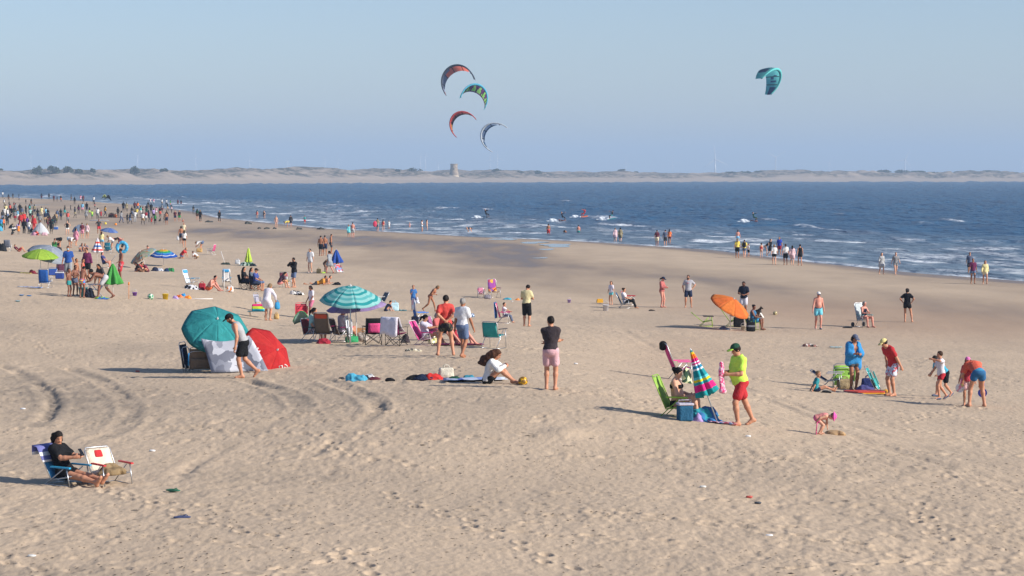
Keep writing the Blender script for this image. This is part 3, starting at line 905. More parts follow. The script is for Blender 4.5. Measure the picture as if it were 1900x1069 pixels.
# a pose gives targets in metres for a figure of 1.70 m, in (left, forward, up) from the ground below the hips
BASE = dict(pel=(0, .93), lean=0., curve=0., side=0., twist=0., aL=(.10, .0, .075), aR=(-.10, .0, .075), kL=(.12, 1, .0), kR=(-.12, 1, .0),
            hL=(.29, .03, .80), hR=(-.29, .03, .80), eL=(.6, -1, -.2), eR=(-.6, -1, -.2), head=(0, 0), feet=(0., 0.), toes=None, hands=None)
POSES = dict(
    stand=dict(),
    contra=dict(aL=(.13, .06, .075), aR=(-.11, -.03, .075), side=1.5),
    apart=dict(aL=(.20, .02, .075), aR=(-.20, .0, .075), pel=(0, .90)),
    walk=dict(pel=(0, .905), lean=4, aL=(.07, .26, .09), aR=(-.07, -.30, .13), hL=(.27, -.17, .84), hR=(-.27, .24, .87), feet=(.1, -.5)),
    walk2=dict(pel=(0, .905), lean=4, aL=(.07, -.30, .13), aR=(-.07, .26, .09), hL=(.27, .24, .87), hR=(-.27, -.17, .84), feet=(-.5, .1)),
    stroll=dict(pel=(0, .92), aL=(.08, .15, .08), aR=(-.08, -.17, .10), hL=(.28, -.08, .82), hR=(-.28, .14, .84), feet=(0, -.35)),
    phone=dict(hL=(.07, .30, 1.10), hR=(-.09, .30, 1.12), eL=(.8, -.4, -.8), eR=(-.8, -.4, -.8), head=(28, 0), aL=(.11, .05, .075)),
    hips=dict(hL=(.21, .0, .98), hR=(-.21, .0, .98), eL=(1, -.6, .0), eR=(-1, -.6, 0), aL=(.16, .03, .075), aR=(-.14, .0, .075), pel=(0, .915)),
    back_hands=dict(hL=(.03, -.20, .97), hR=(-.03, -.21, .98), eL=(1, -.5, .1), eR=(-1, -.5, .1), aL=(.21, .02, .075), aR=(-.21, .02, .075), pel=(0, .90)),
    crossed=dict(hL=(-.12, .21, 1.12), hR=(.12, .23, 1.08), eL=(.5, -.1, -1), eR=(-.5, -.1, -1)),
    hold=dict(hL=(.08, .27, 1.05), hR=(-.08, .29, 1.08), eL=(.9, -.5, -.6), eR=(-.9, -.5, -.6), head=(18, 0)),
    bend=dict(pel=(-.14, .86), lean=88, curve=14, aL=(.12, .0, .075), aR=(-.12, -.02, .075), hL=(.12, .50, .42), hR=(-.12, .52, .40), head=(-15, 0), kL=(.1, 1, 0), kR=(-.1, 1, 0), eL=(.5, -.4, .3), eR=(-.5, -.4, .3)),
    bend_low=dict(pel=(-.20, .83), lean=112, curve=10, aL=(.14, .0, .075), aR=(-.14, -.02, .075), hL=(.12, .42, .12), hR=(-.12, .46, .10), head=(0, 0), eL=(.5, -.4, .3), eR=(-.5, -.4, .3)),
    stoop=dict(pel=(-.08, .90), lean=42, curve=12, hL=(.14, .42, .78), hR=(-.14, .42, .80), head=(20, 0), eL=(.7, -.6, .2), eR=(-.7, -.6, .2)),
    lunge=dict(pel=(0, .80), lean=55, curve=15, aL=(.12, .45, .075), aR=(-.14, -.38, .11), hL=(.15, .60, .62), hR=(-.1, .62, .70), head=(-10, 0), feet=(0, -.5)),
    sit_chair=dict(pel=(0, .34), lean=-22, curve=10, aL=(.13, .42, .075), aR=(-.13, .46, .075), kL=(.1, .5, 1), kR=(-.1, .5, 1), hL=(.20, .30, .42), hR=(-.20, .30, .42), eL=(.8, -1, -.5), eR=(-.8, -1, -.5), head=(8, 0)),
    sit_low=dict(pel=(0, .24), lean=-28, curve=14, aL=(.13, .56, .075), aR=(-.13, .62, .075), kL=(.1, .3, 1), kR=(-.1, .3, 1), hL=(.10, .28, .45), hR=(-.10, .28, .45), eL=(.8, -1, -.6), eR=(-.8, -1, -.6), head=(18, 0)),
    recline=dict(pel=(0, .24), lean=-34, curve=20, aL=(.10, .82, .085), aR=(-.12, .80, .085), kL=(.3, .2, 1), kR=(-.3, .2, 1), hL=(.06, .20, .52), hR=(-.07, .21, .52), eL=(.8, -1, -.7), eR=(-.8, -1, -.7), head=(34, 0), feet=(1.0, 1.0)),
    sit_ground=dict(pel=(0, .11), lean=18, curve=22, aL=(.12, .48, .075), aR=(-.12, .52, .075), kL=(.1, .2, 1), kR=(-.1, .2, 1), hL=(.10, .38, .44), hR=(-.10, .40, .42), eL=(.9, -.6, -.4), eR=(-.9, -.6, -.4), head=(20, 0)),
    sit_legs_out=dict(pel=(0, .11), lean=-14, curve=16, aL=(.16, .78, .075), aR=(-.10, .72, .075), kL=(.2, .2, 1), kR=(-.2, .2, 1), hL=(.24, -.20, .06), hR=(-.24, -.22, .06), eL=(.5, -1, .4), eR=(-.5, -1, .4), head=(5, 0), feet=(1.1, 1.1)),
    cross_legged=dict(pel=(0, .11), lean=20, curve=28, aL=(-.10, .30, .08), aR=(.10, .36, .08), kL=(1, .3, .5), kR=(-1, .3, .5), hL=(.12, .36, .20), hR=(-.10, .40, .18), eL=(.9, -.5, -.2), eR=(-.9, -.5, -.2), head=(28, 0)),
    kneel=dict(pel=(-.05, .34), lean=30, curve=18, aL=(.13, -.28, .07), aR=(-.13, -.30, .07), kL=(.1, 1, -.7), kR=(-.1, 1, -.7), hL=(.14, .48, .14), hR=(-.12, .50, .12), eL=(.6, -.8, .1), eR=(-.6, -.8, .1), head=(15, 0), feet=(-1.3, -1.3)),
    squat=dict(pel=(-.14, .26), lean=38, curve=20, aL=(.13, .02, .075), aR=(-.13, .0, .075), kL=(.2, 1, .3), kR=(-.2, 1, .3), hL=(.08, .36, .20), hR=(-.08, .38, .22), eL=(.9, -.4, .2), eR=(-.9, -.4, .2), head=(14, 0)),
    prone=dict(pel=(0, .12), lean=72, curve=-14, aL=(.10, -.78, .08), aR=(-.10, -.80, .08), kL=(.2, .2, -1), kR=(-.2, .2, -1), hL=(.12, .62, .10), hR=(-.12, .60, .10), eL=(.6, -.3, -1), eR=(-.6, -.3, -1), head=(-40, 0), feet=(-1.4, -1.4)),
    supine=dict(pel=(0, .12), lean=-86, curve=2, aL=(.12, .80, .09), aR=(-.12, .80, .09), kL=(.2, .2, 1), kR=(-.2, .2, 1), hL=(.34, .08, .08), hR=(-.34, .08, .08), eL=(1, 0, .1), eR=(-1, 0, .1), head=(10, 0), feet=(1.2, 1.2)),
    supine_knees=dict(pel=(0, .12), lean=-60, curve=12, aL=(.12, .50, .075), aR=(-.12, .56, .075), kL=(.1, .2, 1), kR=(-.1, .2, 1), hL=(.26, .1, .10), hR=(-.26, .1, .10), eL=(1, -.3, .1), eR=(-1, -.3, .1), head=(30, 0)),
    wade=dict(pel=(0, .58), lean=6, aL=(.10, .05, -.28), aR=(-.10, -.12, -.28), hL=(.34, .10, .60), hR=(-.34, .05, .60)),
    swim=dict(pel=(0, -.35), lean=12, aL=(.1, 0, -1.2), aR=(-.1, 0, -1.2), hL=(.3, .3, -.1), hR=(-.3, .3, -.1)),
    kite=dict(pel=(0, .62), lean=-26, curve=10, aL=(.24, .36, .09), aR=(-.24, .30, .09), kL=(.5, .6, .6), kR=(-.5, .6, .6), hL=(.12, .52, 1.25), hR=(-.12, .52, 1.27), eL=(.6, -.3, -1), eR=(-.6, -.3, -1), head=(-12, 0)),
    fetal=dict(pel=(0, .12), lean=60, curve=20, aL=(.10, .25, .08), aR=(-.1, .3, .08), hL=(.1, .5, .1), hR=(-.1, .5, .1)),
)

HAIRC = dict(dark='#1d1613', brown='#3a2618', auburn='#4a2c1c', grey='#8a8784', fair='#7d6242', black='#121012')
def hair_mat(c):
    k = ('hair', c)
    if k in MAT: return MAT[k]
    m = fabric(HAIRC[c], .6, key=k)
    return m

def body_parts(H, pose, hs=1.0, thick=1.0, shw=1.0, hipw=1.0, belly=0.0, bust=0.0, face=True, lod=0, over=None):
    """all the solids of one figure, in metres, local axes x = its left, y = backwards, z = up"""
    g = H / 1.70
    P = dict(BASE); P.update(POSES[pose]); P.update(over or {})
    W = lambda t: np.array([t[0], -t[1], t[2]], float)          # (left, fwd, up) -> local
    X = V3(1, 0, 0)
    ln, cv, sd, tw = R(P['lean']), R(P['curve']), R(P['side']), R(P['twist'])
    def axis(a): return nrm(W((math.sin(sd), math.sin(a), math.cos(a))))
    def fwd(a): return W((0, math.cos(a), -math.sin(a)))
    u1, u2 = axis(ln), axis(ln + cv)
    f1, f2 = fwd(ln), fwd(ln + cv)
    x2 = nrm(X * math.cos(tw) + f2 * math.sin(tw)); f2 = nrm(np.cross(u2, x2)) * 1.0
    if f2 @ fwd(ln + cv) < 0: f2 = -f2
    P0 = W((0, P['pel'][0], P['pel'][1]))
    wst = P0 + .16 * u1; chest = wst + .16 * u2; neck = wst + .345 * u2
    hipL, hipR = P0 + X * .088 * hipw - u1 * .03, P0 - X * .088 * hipw - u1 * .03
    shL, shR = neck - .068 * u2 + x2 * .160 * shw, neck - .068 * u2 - x2 * .160 * shw
    hp, hy = R(P['head'][0]), R(P['head'][1])
    # head axes: pitch forward, yaw to its left
    hu0 = nrm(u2 * .25 + V3(0, 0, 1) * .75 if pose not in ('supine', 'bend_low', 'bend', 'prone') else u2 * .8 + V3(0, 0, 1) * .2 + f2 * .0)
    hf0 = nrm(f2 - hu0 * (f2 @ hu0))
    hx0 = x2 - hu0 * (x2 @ hu0); hx0 = nrm(hx0 - hf0 * (hx0 @ hf0))
    hf1 = hf0 * math.cos(hy) + hx0 * math.sin(hy); hx = nrm(hx0 * math.cos(hy) - hf0 * math.sin(hy))
    hf = hf1 * math.cos(hp) - hu0 * math.sin(hp); hu = hu0 * math.cos(hp) + hf1 * math.sin(hp)
    hs_ = hs
    hc = neck + u2 * .045 + hu * (.105 * hs_) + hf * .022
    kL, aL = ik(hipL, W(P['aL']), .425, .415, W(P['kL'])); kR, aR = ik(hipR, W(P['aR']), .425, .415, W(P['kR']))
    eL, wL = ik(shL, W(P['hL']), .285, .255, W(P['eL'])); eR, wR = ik(shR, W(P['hR']), .285, .255, W(P['eR']))
    T = thick
    A1 = np.array([X, f1, u1]); A2 = np.array([x2, f2, u2]); AH = np.array([hx, hf, hu])
    d = dict()
    d['pelvis'] = [Ell(P0 + .0 * u1, (.158 * hipw * T, .118 * T, .125), A1, .05), Ell(P0 - .05 * u1 - f1 * .05, (.135 * hipw * T, .085 * T, .085), A1, .05)]
    d['waist'] = [Ell(wst + f1 * (.01 + .05 * belly), (.135 * T * (1 + .15 * belly), (.098 + .05 * belly) * T, .15), A1, .06)]
    d['chest'] = [Ell(chest + .02 * u2, (.158 * shw * T, .112 * T, .165), A2, .06), Ell(neck - .085 * u2 - f2 * .01, (.15 * shw, .075 * T, .075), A2, .06)]
    if bust: d['chest'] += [Ell(chest + .03 * u2 + f2 * .085 + x2 * s_ * .07, (.062 * bust, .055 * bust, .06 * bust), A2, .04) for s_ in (1, -1)]
    d['shoulder'] = [Cone(neck - .02 * u2, shL, .050 * T, .048 * T, .05), Cone(neck - .02 * u2, shR, .050 * T, .048 * T, .05)]
    d['neck'] = [Cone(neck - .03 * u2, hc - hu * .05 * hs_, .056 * T ** .5, .05, .03)]
    q = hs_
    hd = [Ell(hc + hu * .018 * q, (.074 * q, .094 * q, .098 * q), AH, .02), Ell(hc - hu * .055 * q + hf * .028 * q, (.056 * q, .062 * q, .058 * q), AH, .04)]
    if face:
        hd += [Cone(hc + hf * .088 * q + hu * .0 * q, hc + hf * .108 * q - hu * .026 * q, .010 * q, .014 * q, .012),
               Ell(hc + hx * .076 * q - hu * .012 * q - hf * .005, (.010 * q, .020 * q, .03 * q), AH, .008), Ell(hc - hx * .076 * q - hu * .012 * q - hf * .005, (.010 * q, .020 * q, .03 * q), AH, .008),
               Ell(hc - hu * .088 * q + hf * .062 * q, (.024 * q, .018 * q, .016 * q), AH, .02)]
    d['head'] = hd
    for nme, hip, k, a, an, fp in (('L', hipL, kL, aL, P['aL'], P['feet'][0]), ('R', hipR, kR, aR, P['aR'], P['feet'][1])):
        d['thigh' + nme] = [Cone(hip, k, .083 * T, .054 * T, .045)]
        c1 = k + (a - k) * .30 + nrm(np.cross(nrm(a - k), X)) * 0
        d['calf' + nme] = [Cone(k, c1, .053 * T, .056 * T, .03), Cone(c1, a, .056 * T, .036, .03)]
        sh = nrm(a - k)
        fd = W((.12 * (1 if nme == 'L' else -1), math.cos(fp), math.sin(fp)))
        fd = nrm(fd)
        dn = nrm(sh - fd * (sh @ fd)) if abs(sh @ fd) < .95 else V3(0, 0, -1)
        heel = a - fd * .035 + dn * .032; toe = a + fd * .165 + dn * .048
        if lod >= 2: toe = a + fd * .15 + dn * .04
        d['foot' + nme] = [Cone(a, heel, .035, .034, .02), Cone(a, a + fd * .08 + dn * .032, .036, .036, .03), Cone(heel, toe, .033, .026, .03),
                           Cone(toe - fd * .02 - X * .02, toe - fd * .02 + X * .02, .024, .022, .02)]
    for nme, s0, e, w in (('L', shL, eL, wL), ('R', shR, eR, wR)):
        sg = 1 if nme == 'L' else -1
        d['upper' + nme] = [Cone(s0, e, .052 * T, .040 * T, .035)]
        d['fore' + nme] = [Cone(e, e + (w - e) * .3, .040 * T, .042 * T, .02), Cone(e + (w - e) * .3, w, .042 * T, .027, .02)]
        hdn = nrm(w - e)
        if P['hands'] is not None and P['hands'].get(nme) is not None: hdn = nrm(W(P['hands'][nme]))
        inn = -x2 * sg; inn = inn - hdn * (inn @ hdn)
        if np.linalg.norm(inn) < .2: inn = V3(0, 0, -1) - hdn * (-hdn[2])
        inn = nrm(inn)                                    # palm faces the body
        wd_ = np.cross(hdn, inn)
        if wd_ @ (f2 + V3(0, 0, .3)) < 0: wd_ = -wd_     # thumb side
        pc = w + hdn * .05
        ah = np.array([wd_, inn, hdn])
        hand = [Ell(pc, (.040, .017, .052), ah, .02), Cone(w, pc, .026, .02, .02)]
        if lod == 0:
            for i, (o, l) in enumerate(((.029, .070), (.010, .082), (-.010, .076), (-.028, .058))):
                b0 = pc + hdn * .035 + wd_ * o; m_ = b0 + hdn * l * .5 + inn * .008 + wd_ * o * .12; e_ = m_ + hdn * l * .42 + inn * .022
                hand += [Cone(b0, m_, .0095, .0088, .006), Cone(m_, e_, .0088, .0075, .004)]
            t0 = w + hdn * .025 + wd_ * .028; t1 = t0 + wd_ * .028 + hdn * .03 + inn * .01; t2 = t1 + hdn * .032 + wd_ * .004 + inn * .012
            hand += [Cone(t0, t1, .013, .011, .01), Cone(t1, t2, .011, .009, .006)]
        else:
            hand += [Cone(pc + wd_ * .022, pc + wd_ * .024 + hdn * .105 + inn * .02, .013, .010, .01), Cone(pc - wd_ * .018, pc - wd_ * .02 + hdn * .095 + inn * .02, .013, .010, .01),
                     Cone(w + hdn * .02 + wd_ * .025, w + hdn * .075 + wd_ * .06 + inn * .01, .012, .010, .01)]
        d['hand' + nme] = hand
    # settle on the ground / scale to height
    fr = dict(P0=P0, u1=u1, u2=u2, f1=f1, f2=f2, x2=x2, wst=wst, chest=chest, neck=neck, hc=hc, hx=hx, hf=hf, hu=hu, q=q, shL=shL, shR=shR, hipL=hipL, hipR=hipR,
              kL=kL, kR=kR, aL=aL, aR=aR, eL=eL, eR=eR, wL=wL, wR=wR, T=T, g=g)
    return d, fr

HINTS = dict(black='black', white='white')
NPEOPLE = [0]
LBL = {}
def person(at, H=1.70, yaw=0, pose='stand', top=None, bottom=None, hair=('short', 'dark'), cap=None, tone='mid', lod=0, sex='m', over=None, label='', group=None,
           hs=None, belly=0., thick=1.0, extras=None, shoes=None, beard=None, glasses=False, dz=0.0, name='person'):
    """top = (kind, colour or material), bottom likewise"""
    if hs is None: hs = 1.0 + max(0, (1.5 - H)) * .62
    kw = dict(shw=1.0, hipw=1.0, bust=0.) if sex == 'm' else (dict(shw=.88, hipw=1.06, bust=1.0) if sex == 'f' else dict(shw=.90, hipw=.92, bust=0.))
    th = thick * (1.0 if sex != 'k' else .94)
    parts, fr = body_parts(H, pose, hs, th, belly=belly, face=lod < 2, lod=lod, over=over, **kw)
    g = fr['g']; h = (.055 if lod == 2 else min(max(.00032 * at[1], .0155), .042)) / g
    root = empty(name, (at[0], at[1], at[2] + dz), R(yaw), label, 'person', group)
    root.scale = (g, g, g)
    allp = [p for k in parts for p in parts[k]]
    V, Q = solid_mesh(allp, h)
    me = mesh_from(V, Q, 'body', skin_mat(tone))
    h = h * 1.22
    if lod < 2:
        C = np.zeros((len(V), 4), np.float32)
        hc, hf, hu, hx, q = (fr[k] for k in ('hc', 'hf', 'hu', 'hx', 'q'))
        rel = V - hc; lf, lu, lx = rel @ hf / q, rel @ hu / q, rel @ hx / q
        front = lf > .045
        for m_, c in ((front & (np.abs(np.abs(lx) - .030) < .017) & (np.abs(lu - .012) < .009), (.05, .035, .03)),
                      (front & (np.abs(np.abs(lx) - .031) < .022) & (np.abs(lu - .034) < .0075), (.06, .04, .03)),
                      (front & (np.abs(lx) < .026) & (np.abs(lu + .055) < .009), (.30, .10, .09))):
            C[m_, :3] = c; C[m_, 3] = .75
        if beard:
            m_ = (lu < -.028) & (lf > -.01) & (np.linalg.norm(rel, axis=1) < .15 * q) & ~((np.abs(lx) < .022) & (np.abs(lu + .055) < .008))
            C[m_, :3] = lin(HAIRC[beard]); C[m_, 3] = .85
        me.color_attributes.new('face', 'FLOAT_COLOR', 'POINT').data.foreach_set('color', C.ravel())
    body = obj('body', me, root)
    u1, u2, P0, neck, wst = (fr[k] for k in ('u1', 'u2', 'P0', 'neck', 'wst'))
    f1, f2, x2, T = fr['f1'], fr['f2'], fr['x2'], fr['T']
    def cut(nv, p): return (nv, float(np.asarray(nv) @ np.asarray(p)))
    def M(c): return fabric(c) if isinstance(c, str) else c
    loose = .020 + .010 * (lod == 2)
    def arm(frac):
        o = []
        for n_ in 'LR':
            s0, e, w = fr['sh' + n_], fr['e' + n_], fr['w' + n_]
            if frac <= 1: o.append(Cone(s0, s0 + (e - s0) * frac, .054 * T, .054 * T, .04))
            else: o += [Cone(s0, e, .056 * T, .046 * T, .04), Cone(e, e + (w - e) * (frac - 1), .045 * T, .034 * T, .02)]
        return o
    def leg(frac, ease=0.):
        o = []
        for n_ in 'LR':
            hp, k, a = fr['hip' + n_], fr['k' + n_], fr['a' + n_]
            if frac <= 1: o.append(Cone(hp, hp + (k - hp) * frac, .086 * T, (.086 - .026 * frac + ease) * T, .03))
            else: o += [Cone(hp, k, .086 * T, (.06 + ease) * T, .03), Cone(k, k + (a - k) * (frac - 1), (.058 + ease) * T, (.045 + ease) * T, .02)]
        return o
    trunk = parts['chest'] + parts['waist'] + parts['shoulder']
    if top:
        kind, c = top
        if kind in ('tee', 'long', 'tank', 'loose', 'jacket'):
            hem = {'tee': -.07, 'long': -.06, 'tank': -.07, 'loose': -.16, 'jacket': -.12}[kind]
            pr = parts['chest'] + parts['waist'] + [Ell(P0 - .02 * u1, (.168 * T * kw['hipw'], .125 * T, .17), np.array([V3(1, 0, 0), f1, u1]), .06)]
            pr = pr + (parts['shoulder'] if kind != 'tank' else [Cone(fr['shL'] * .68 + fr['shR'] * .32, fr['shR'] * .68 + fr['shL'] * .32, .05 * T, None, .05)])
            if kind == 'tee': pr = pr + arm(.62)
            if kind == 'loose': pr = pr + arm(.72)
            if kind in ('long', 'jacket'): pr = pr + arm(1.92)
            solid_obj('shirt' if kind != 'jacket' else 'jacket', pr, h, M(c), root, inflate=loose + (.012 if kind in ('jacket', 'loose') else 0), wob=.013 if lod == 0 else .006, wscale=.075,
                      cuts=[cut(-u1, P0 + u1 * hem)], minus=[Ell(neck + u2 * .045 + f2 * .03, (.085, .085, .06), np.array([x2, f2, u2]))])
        elif kind == 'swimsuit':
            solid_obj('swimsuit', parts['chest'][:1] + parts['chest'][2:] + parts['waist'] + parts['pelvis'], h, M(c), root, inflate=.008 + .012 * (lod == 2), cuts=[cut(u2, neck - u2 * .09)],
                      minus=[Cone(fr['hipL'], fr['kL'], .088 * T), Cone(fr['hipR'], fr['kR'], .088 * T)] if lod < 2 else [])
        elif kind == 'bikini':
            solid_obj('bikini_top', parts['chest'], h, M(c), root, inflate=.010 + .02 * (lod == 2), cuts=[cut(u2, fr['chest'] + u2 * .075), cut(-u2, fr['chest'] - u2 * .02)])
        elif kind == 'crop':
            solid_obj('crop_top', trunk + arm(.3), h, M(c), root, inflate=loose, cuts=[cut(-u2, wst + u2 * .05)], minus=[Ell(neck + u2 * .045 + f2 * .03, (.085, .085, .06), np.array([x2, f2, u2]))])
        elif kind in ('dress', 'long_dress'):
            ln_ = .55 if kind == 'dress' else 1.1
            sk = leg(ln_, .05)
            k0 = [Cone(fr['hipL'] + (fr['kL'] - fr['hipL']) * ln_ * t, fr['hipR'] + (fr['kR'] - fr['hipR']) * ln_ * t, .10 * T, None, .06) for t in (.3, .65, 1.0)] if ln_ <= 1 else []
            solid_obj('dress', trunk + parts['pelvis'] + sk + k0 + arm(1.7 if kind == 'dress' and lod < 2 else .5), h, M(c), root, inflate=loose, wob=.006 if lod == 0 else 0, wscale=.09, minus=[Ell(neck + u2 * .045 + f2 * .03, (.085, .085, .06), np.array([x2, f2, u2]))])
        elif kind == 'wetsuit':
            solid_obj('wetsuit', trunk + parts['pelvis'] + arm(1.9) + leg(1.9), h, M(c), root, inflate=.008 + .012 * (lod == 2))
        elif kind == 'wrap':
            pr = trunk + parts['pelvis'] + arm(1.5)
            pr = pr + [Cone(fr['eL'] * .7 + wst * .3, fr['eR'] * .7 + wst * .3, .11, None, .08), Cone(fr['shL'], fr['hipL'] + V3(.06, 0, -.2), .07, .09, .06), Cone(fr['shR'], fr['hipR'] + V3(-.06, 0, -.05), .07, .10, .06)]
            solid_obj('towel_wrap', pr, h, M(c), root, inflate=.03, wob=.012, wscale=.12, minus=[Ell(neck + u2 * .03 + f2 * .06, (.10, .13, .13), np.array([x2, f2, u2])), Ell(fr['chest'] + f2 * .16, (.07, .10, .2), np.array([x2, f2, u2]))])
    if bottom:
        kind, c = bottom
        wv = cut(u1, P0 + u1 * (.09 if kind != 'brief' else .05))
        pel = parts['pelvis']
        if kind == 'shorts': solid_obj('shorts', pel + leg(.66, .014), h, M(c), root, inflate=.018 + .008 * (lod == 2), cuts=[wv], wob=.009 if lod == 0 else 0, wscale=.08)
        elif kind == 'short': solid_obj('shorts', pel + leg(.30, .010), h, M(c), root, inflate=.014 + .008 * (lod == 2), cuts=[wv], wob=.003 if lod == 0 else 0)
        elif kind == 'knee': solid_obj('shorts', pel + leg(.95, .018), h, M(c), root, inflate=.016, cuts=[wv])
        elif kind == 'pants': solid_obj('trousers', pel + leg(1.9, .010), h, M(c), root, inflate=.014, cuts=[wv])
        elif kind == 'brief': solid_obj('swim_briefs', pel, h, M(c), root, inflate=.010 + .012 * (lod == 2), cuts=[wv])
        elif kind == 'skirt':
            solid_obj('skirt', pel + leg(.5, .04) + [Cone(fr['hipL'] * .5 + fr['kL'] * .5, fr['hipR'] * .5 + fr['kR'] * .5, .1, None, .06)], h, M(c), root, inflate=.02, cuts=[wv])
        elif kind == 'band':   # trunks with a contrasting waistband
            solid_obj('shorts', pel + leg(.5, .012), h, M(c[0]), root, inflate=.016, cuts=[wv]); solid_obj('waistband', pel, h, M(c[1]), root, inflate=.022, cuts=[wv, cut(-u1, P0 - u1 * .01)])
    hc, hf, hu, hx, q = (fr[k] for k in ('hc', 'hf', 'hu', 'hx', 'q'))
    AH = np.array([hx, hf, hu])
    if hair and hair[0] != 'bald':
        kind, hcol = hair
        pr = [Ell(hc + hu * .022 * q - hf * .008 * q, (.082 * q, .098 * q, .100 * q), AH, .02)]
        mi = [Ell(hc - hu * .035 * q + hf * .10 * q, (.085 * q, .085 * q, .088 * q), AH)]
        cu = [cut(-hu, hc - hu * .055 * q)]
        if kind == 'curly':
            rr = np.random.default_rng(int(abs(at[0]) * 100)); cu = [cut(-hu, hc - hu * .14 * q)]; pr += [Ell(hc + hu * rr.uniform(-.10, .075) * q - hf * rr.uniform(.0, .085) * q + hx * rr.choice([-1, 1]) * rr.uniform(.02, .075) * q, (.036 * q,) * 3, AH, .02) for _ in range(22)]
        if kind in ('long', 'wavy'):
            cu = []; mi = [Ell(hc - hu * .05 * q + hf * .11 * q, (.085 * q, .10 * q, .12 * q), AH)]
            pr += [Cone(hc - hf * .055 * q + hu * .02, hc - hf * .085 * q - hu * .20 * q, .075 * q, .06 * q, .03), Cone(hc - hf * .085 * q - hu * .12 * q, hc - hf * .10 * q - hu * .32 * q, .075 * q, .045 * q, .03)]
            if kind == 'wavy':
                rr = np.random.default_rng(3)
                dn = nrm(V3(0, 0, -1) * .75 - hf * .65)
                for _ in range(34):
                    t_ = rr.random() ** .8
                    pr.append(Ell(hc - hf * .05 * q + hu * .03 + dn * .44 * t_ + V3(*rr.normal(size=3)) * (.022 + .022 * t_), (.06, .055, .065), AH, .06))
        if kind == 'bun': pr += [Ell(hc - hf * .11 * q + hu * .045 * q, (.05 * q,) * 3, AH, .015)]
        if kind == 'topbun': pr += [Ell(hc - hf * .03 * q + hu * .125 * q, (.045 * q,) * 3, AH, .015)]
        if kind == 'pony':
            pr += [Cone(hc - hf * .09 * q + hu * .03 * q, hc - hf * .15 * q - hu * .05 * q, .03 * q, .035 * q, .02), Cone(hc - hf * .15 * q - hu * .05 * q, hc - hf * .15 * q - hu * .20 * q, .035 * q, .018 * q, .02)]; cu = [cut(-hu, hc - hu * .21 * q)]
        if kind == 'bob':
            pr += [Ell(hc - hf * .035 * q - hu * .02 * q, (.088 * q, .075 * q, .10 * q), AH, .03), Ell(hc - hf * .07 * q - hu * .07 * q, (.07 * q, .05 * q, .06 * q), AH, .03)]; cu = [cut(-hu, hc - hu * .12 * q)]
            mi = [Ell(hc - hu * .035 * q + hf * .105 * q, (.10 * q, .095 * q, .10 * q), AH)]
        solid_obj('hair', pr, h, hair_mat(hcol), root, inflate=.004 + .01 * (lod == 2), cuts=cu, minus=mi, wob=(.024 if kind == 'wavy' else .012) if lod == 0 else 0, wscale=.05)
    if cap:
        kind, cc = cap[0], cap[1]
        dome = [Ell(hc + hu * .045 * q, (.088 * q, .104 * q, .088 * q), AH, .01)]
        cz = [cut(-hu, hc + hu * .045 * q)]
        if kind == 'cap':
            cp = solid_obj('cap', dome, min(h * .6, .02), M(cc), root, inflate=.004, cuts=cz)
            back = -1 if len(cap) > 3 and cap[3] == 'back' else 1
            solid_obj('visor', [Ell(hc + hu * .05 * q + hf * back * .115 * q, (.075 * q, .085 * q, .018 * q), AH, .01)], min(h * .55, .016), M(cap[2] if len(cap) > 2 and cap[2] else cc), cp, minus=[Ell(hc + hu * .05 * q, (.08 * q, .095 * q, .08 * q), AH)])
        else:
            solid_obj('hat', dome + [Ell(hc + hu * .05 * q, (.145 * q, .155 * q, .024 * q), AH, .02)], min(h * .6, .02), M(cc), root, inflate=.003)
    if glasses:
        solid_obj('sunglasses', [Cone(hc + hf * .085 * q + hu * .012 * q - hx * .045 * q, hc + hf * .085 * q + hu * .012 * q + hx * .045 * q, .019 * q, None, .01)], h, solid('black', .2), root)
    if shoes:
        for n_ in 'LR':
            solid_obj('shoe', parts['foot' + n_], h, M(shoes), root, inflate=.010, cuts=[cut(fr['k' + n_] * 0 + nrm(fr['k' + n_] - fr['a' + n_]), fr['a' + n_])])
    NPEOPLE[0] += 1
    return root, fr

# ================================================================== beach furniture
def fw(s, f, z): return (s, -f, z)          # (left, forward, up) -> local axes; a thing with yaw 0 faces the camera

def arc(p, q, n, sag):
    p, q = np.array(p), np.array(q)
    return [tuple(p + (q - p) * t - np.array([0, 0, sag]) * math.sin(math.pi * t)) for t in np.linspace(0, 1, n)]

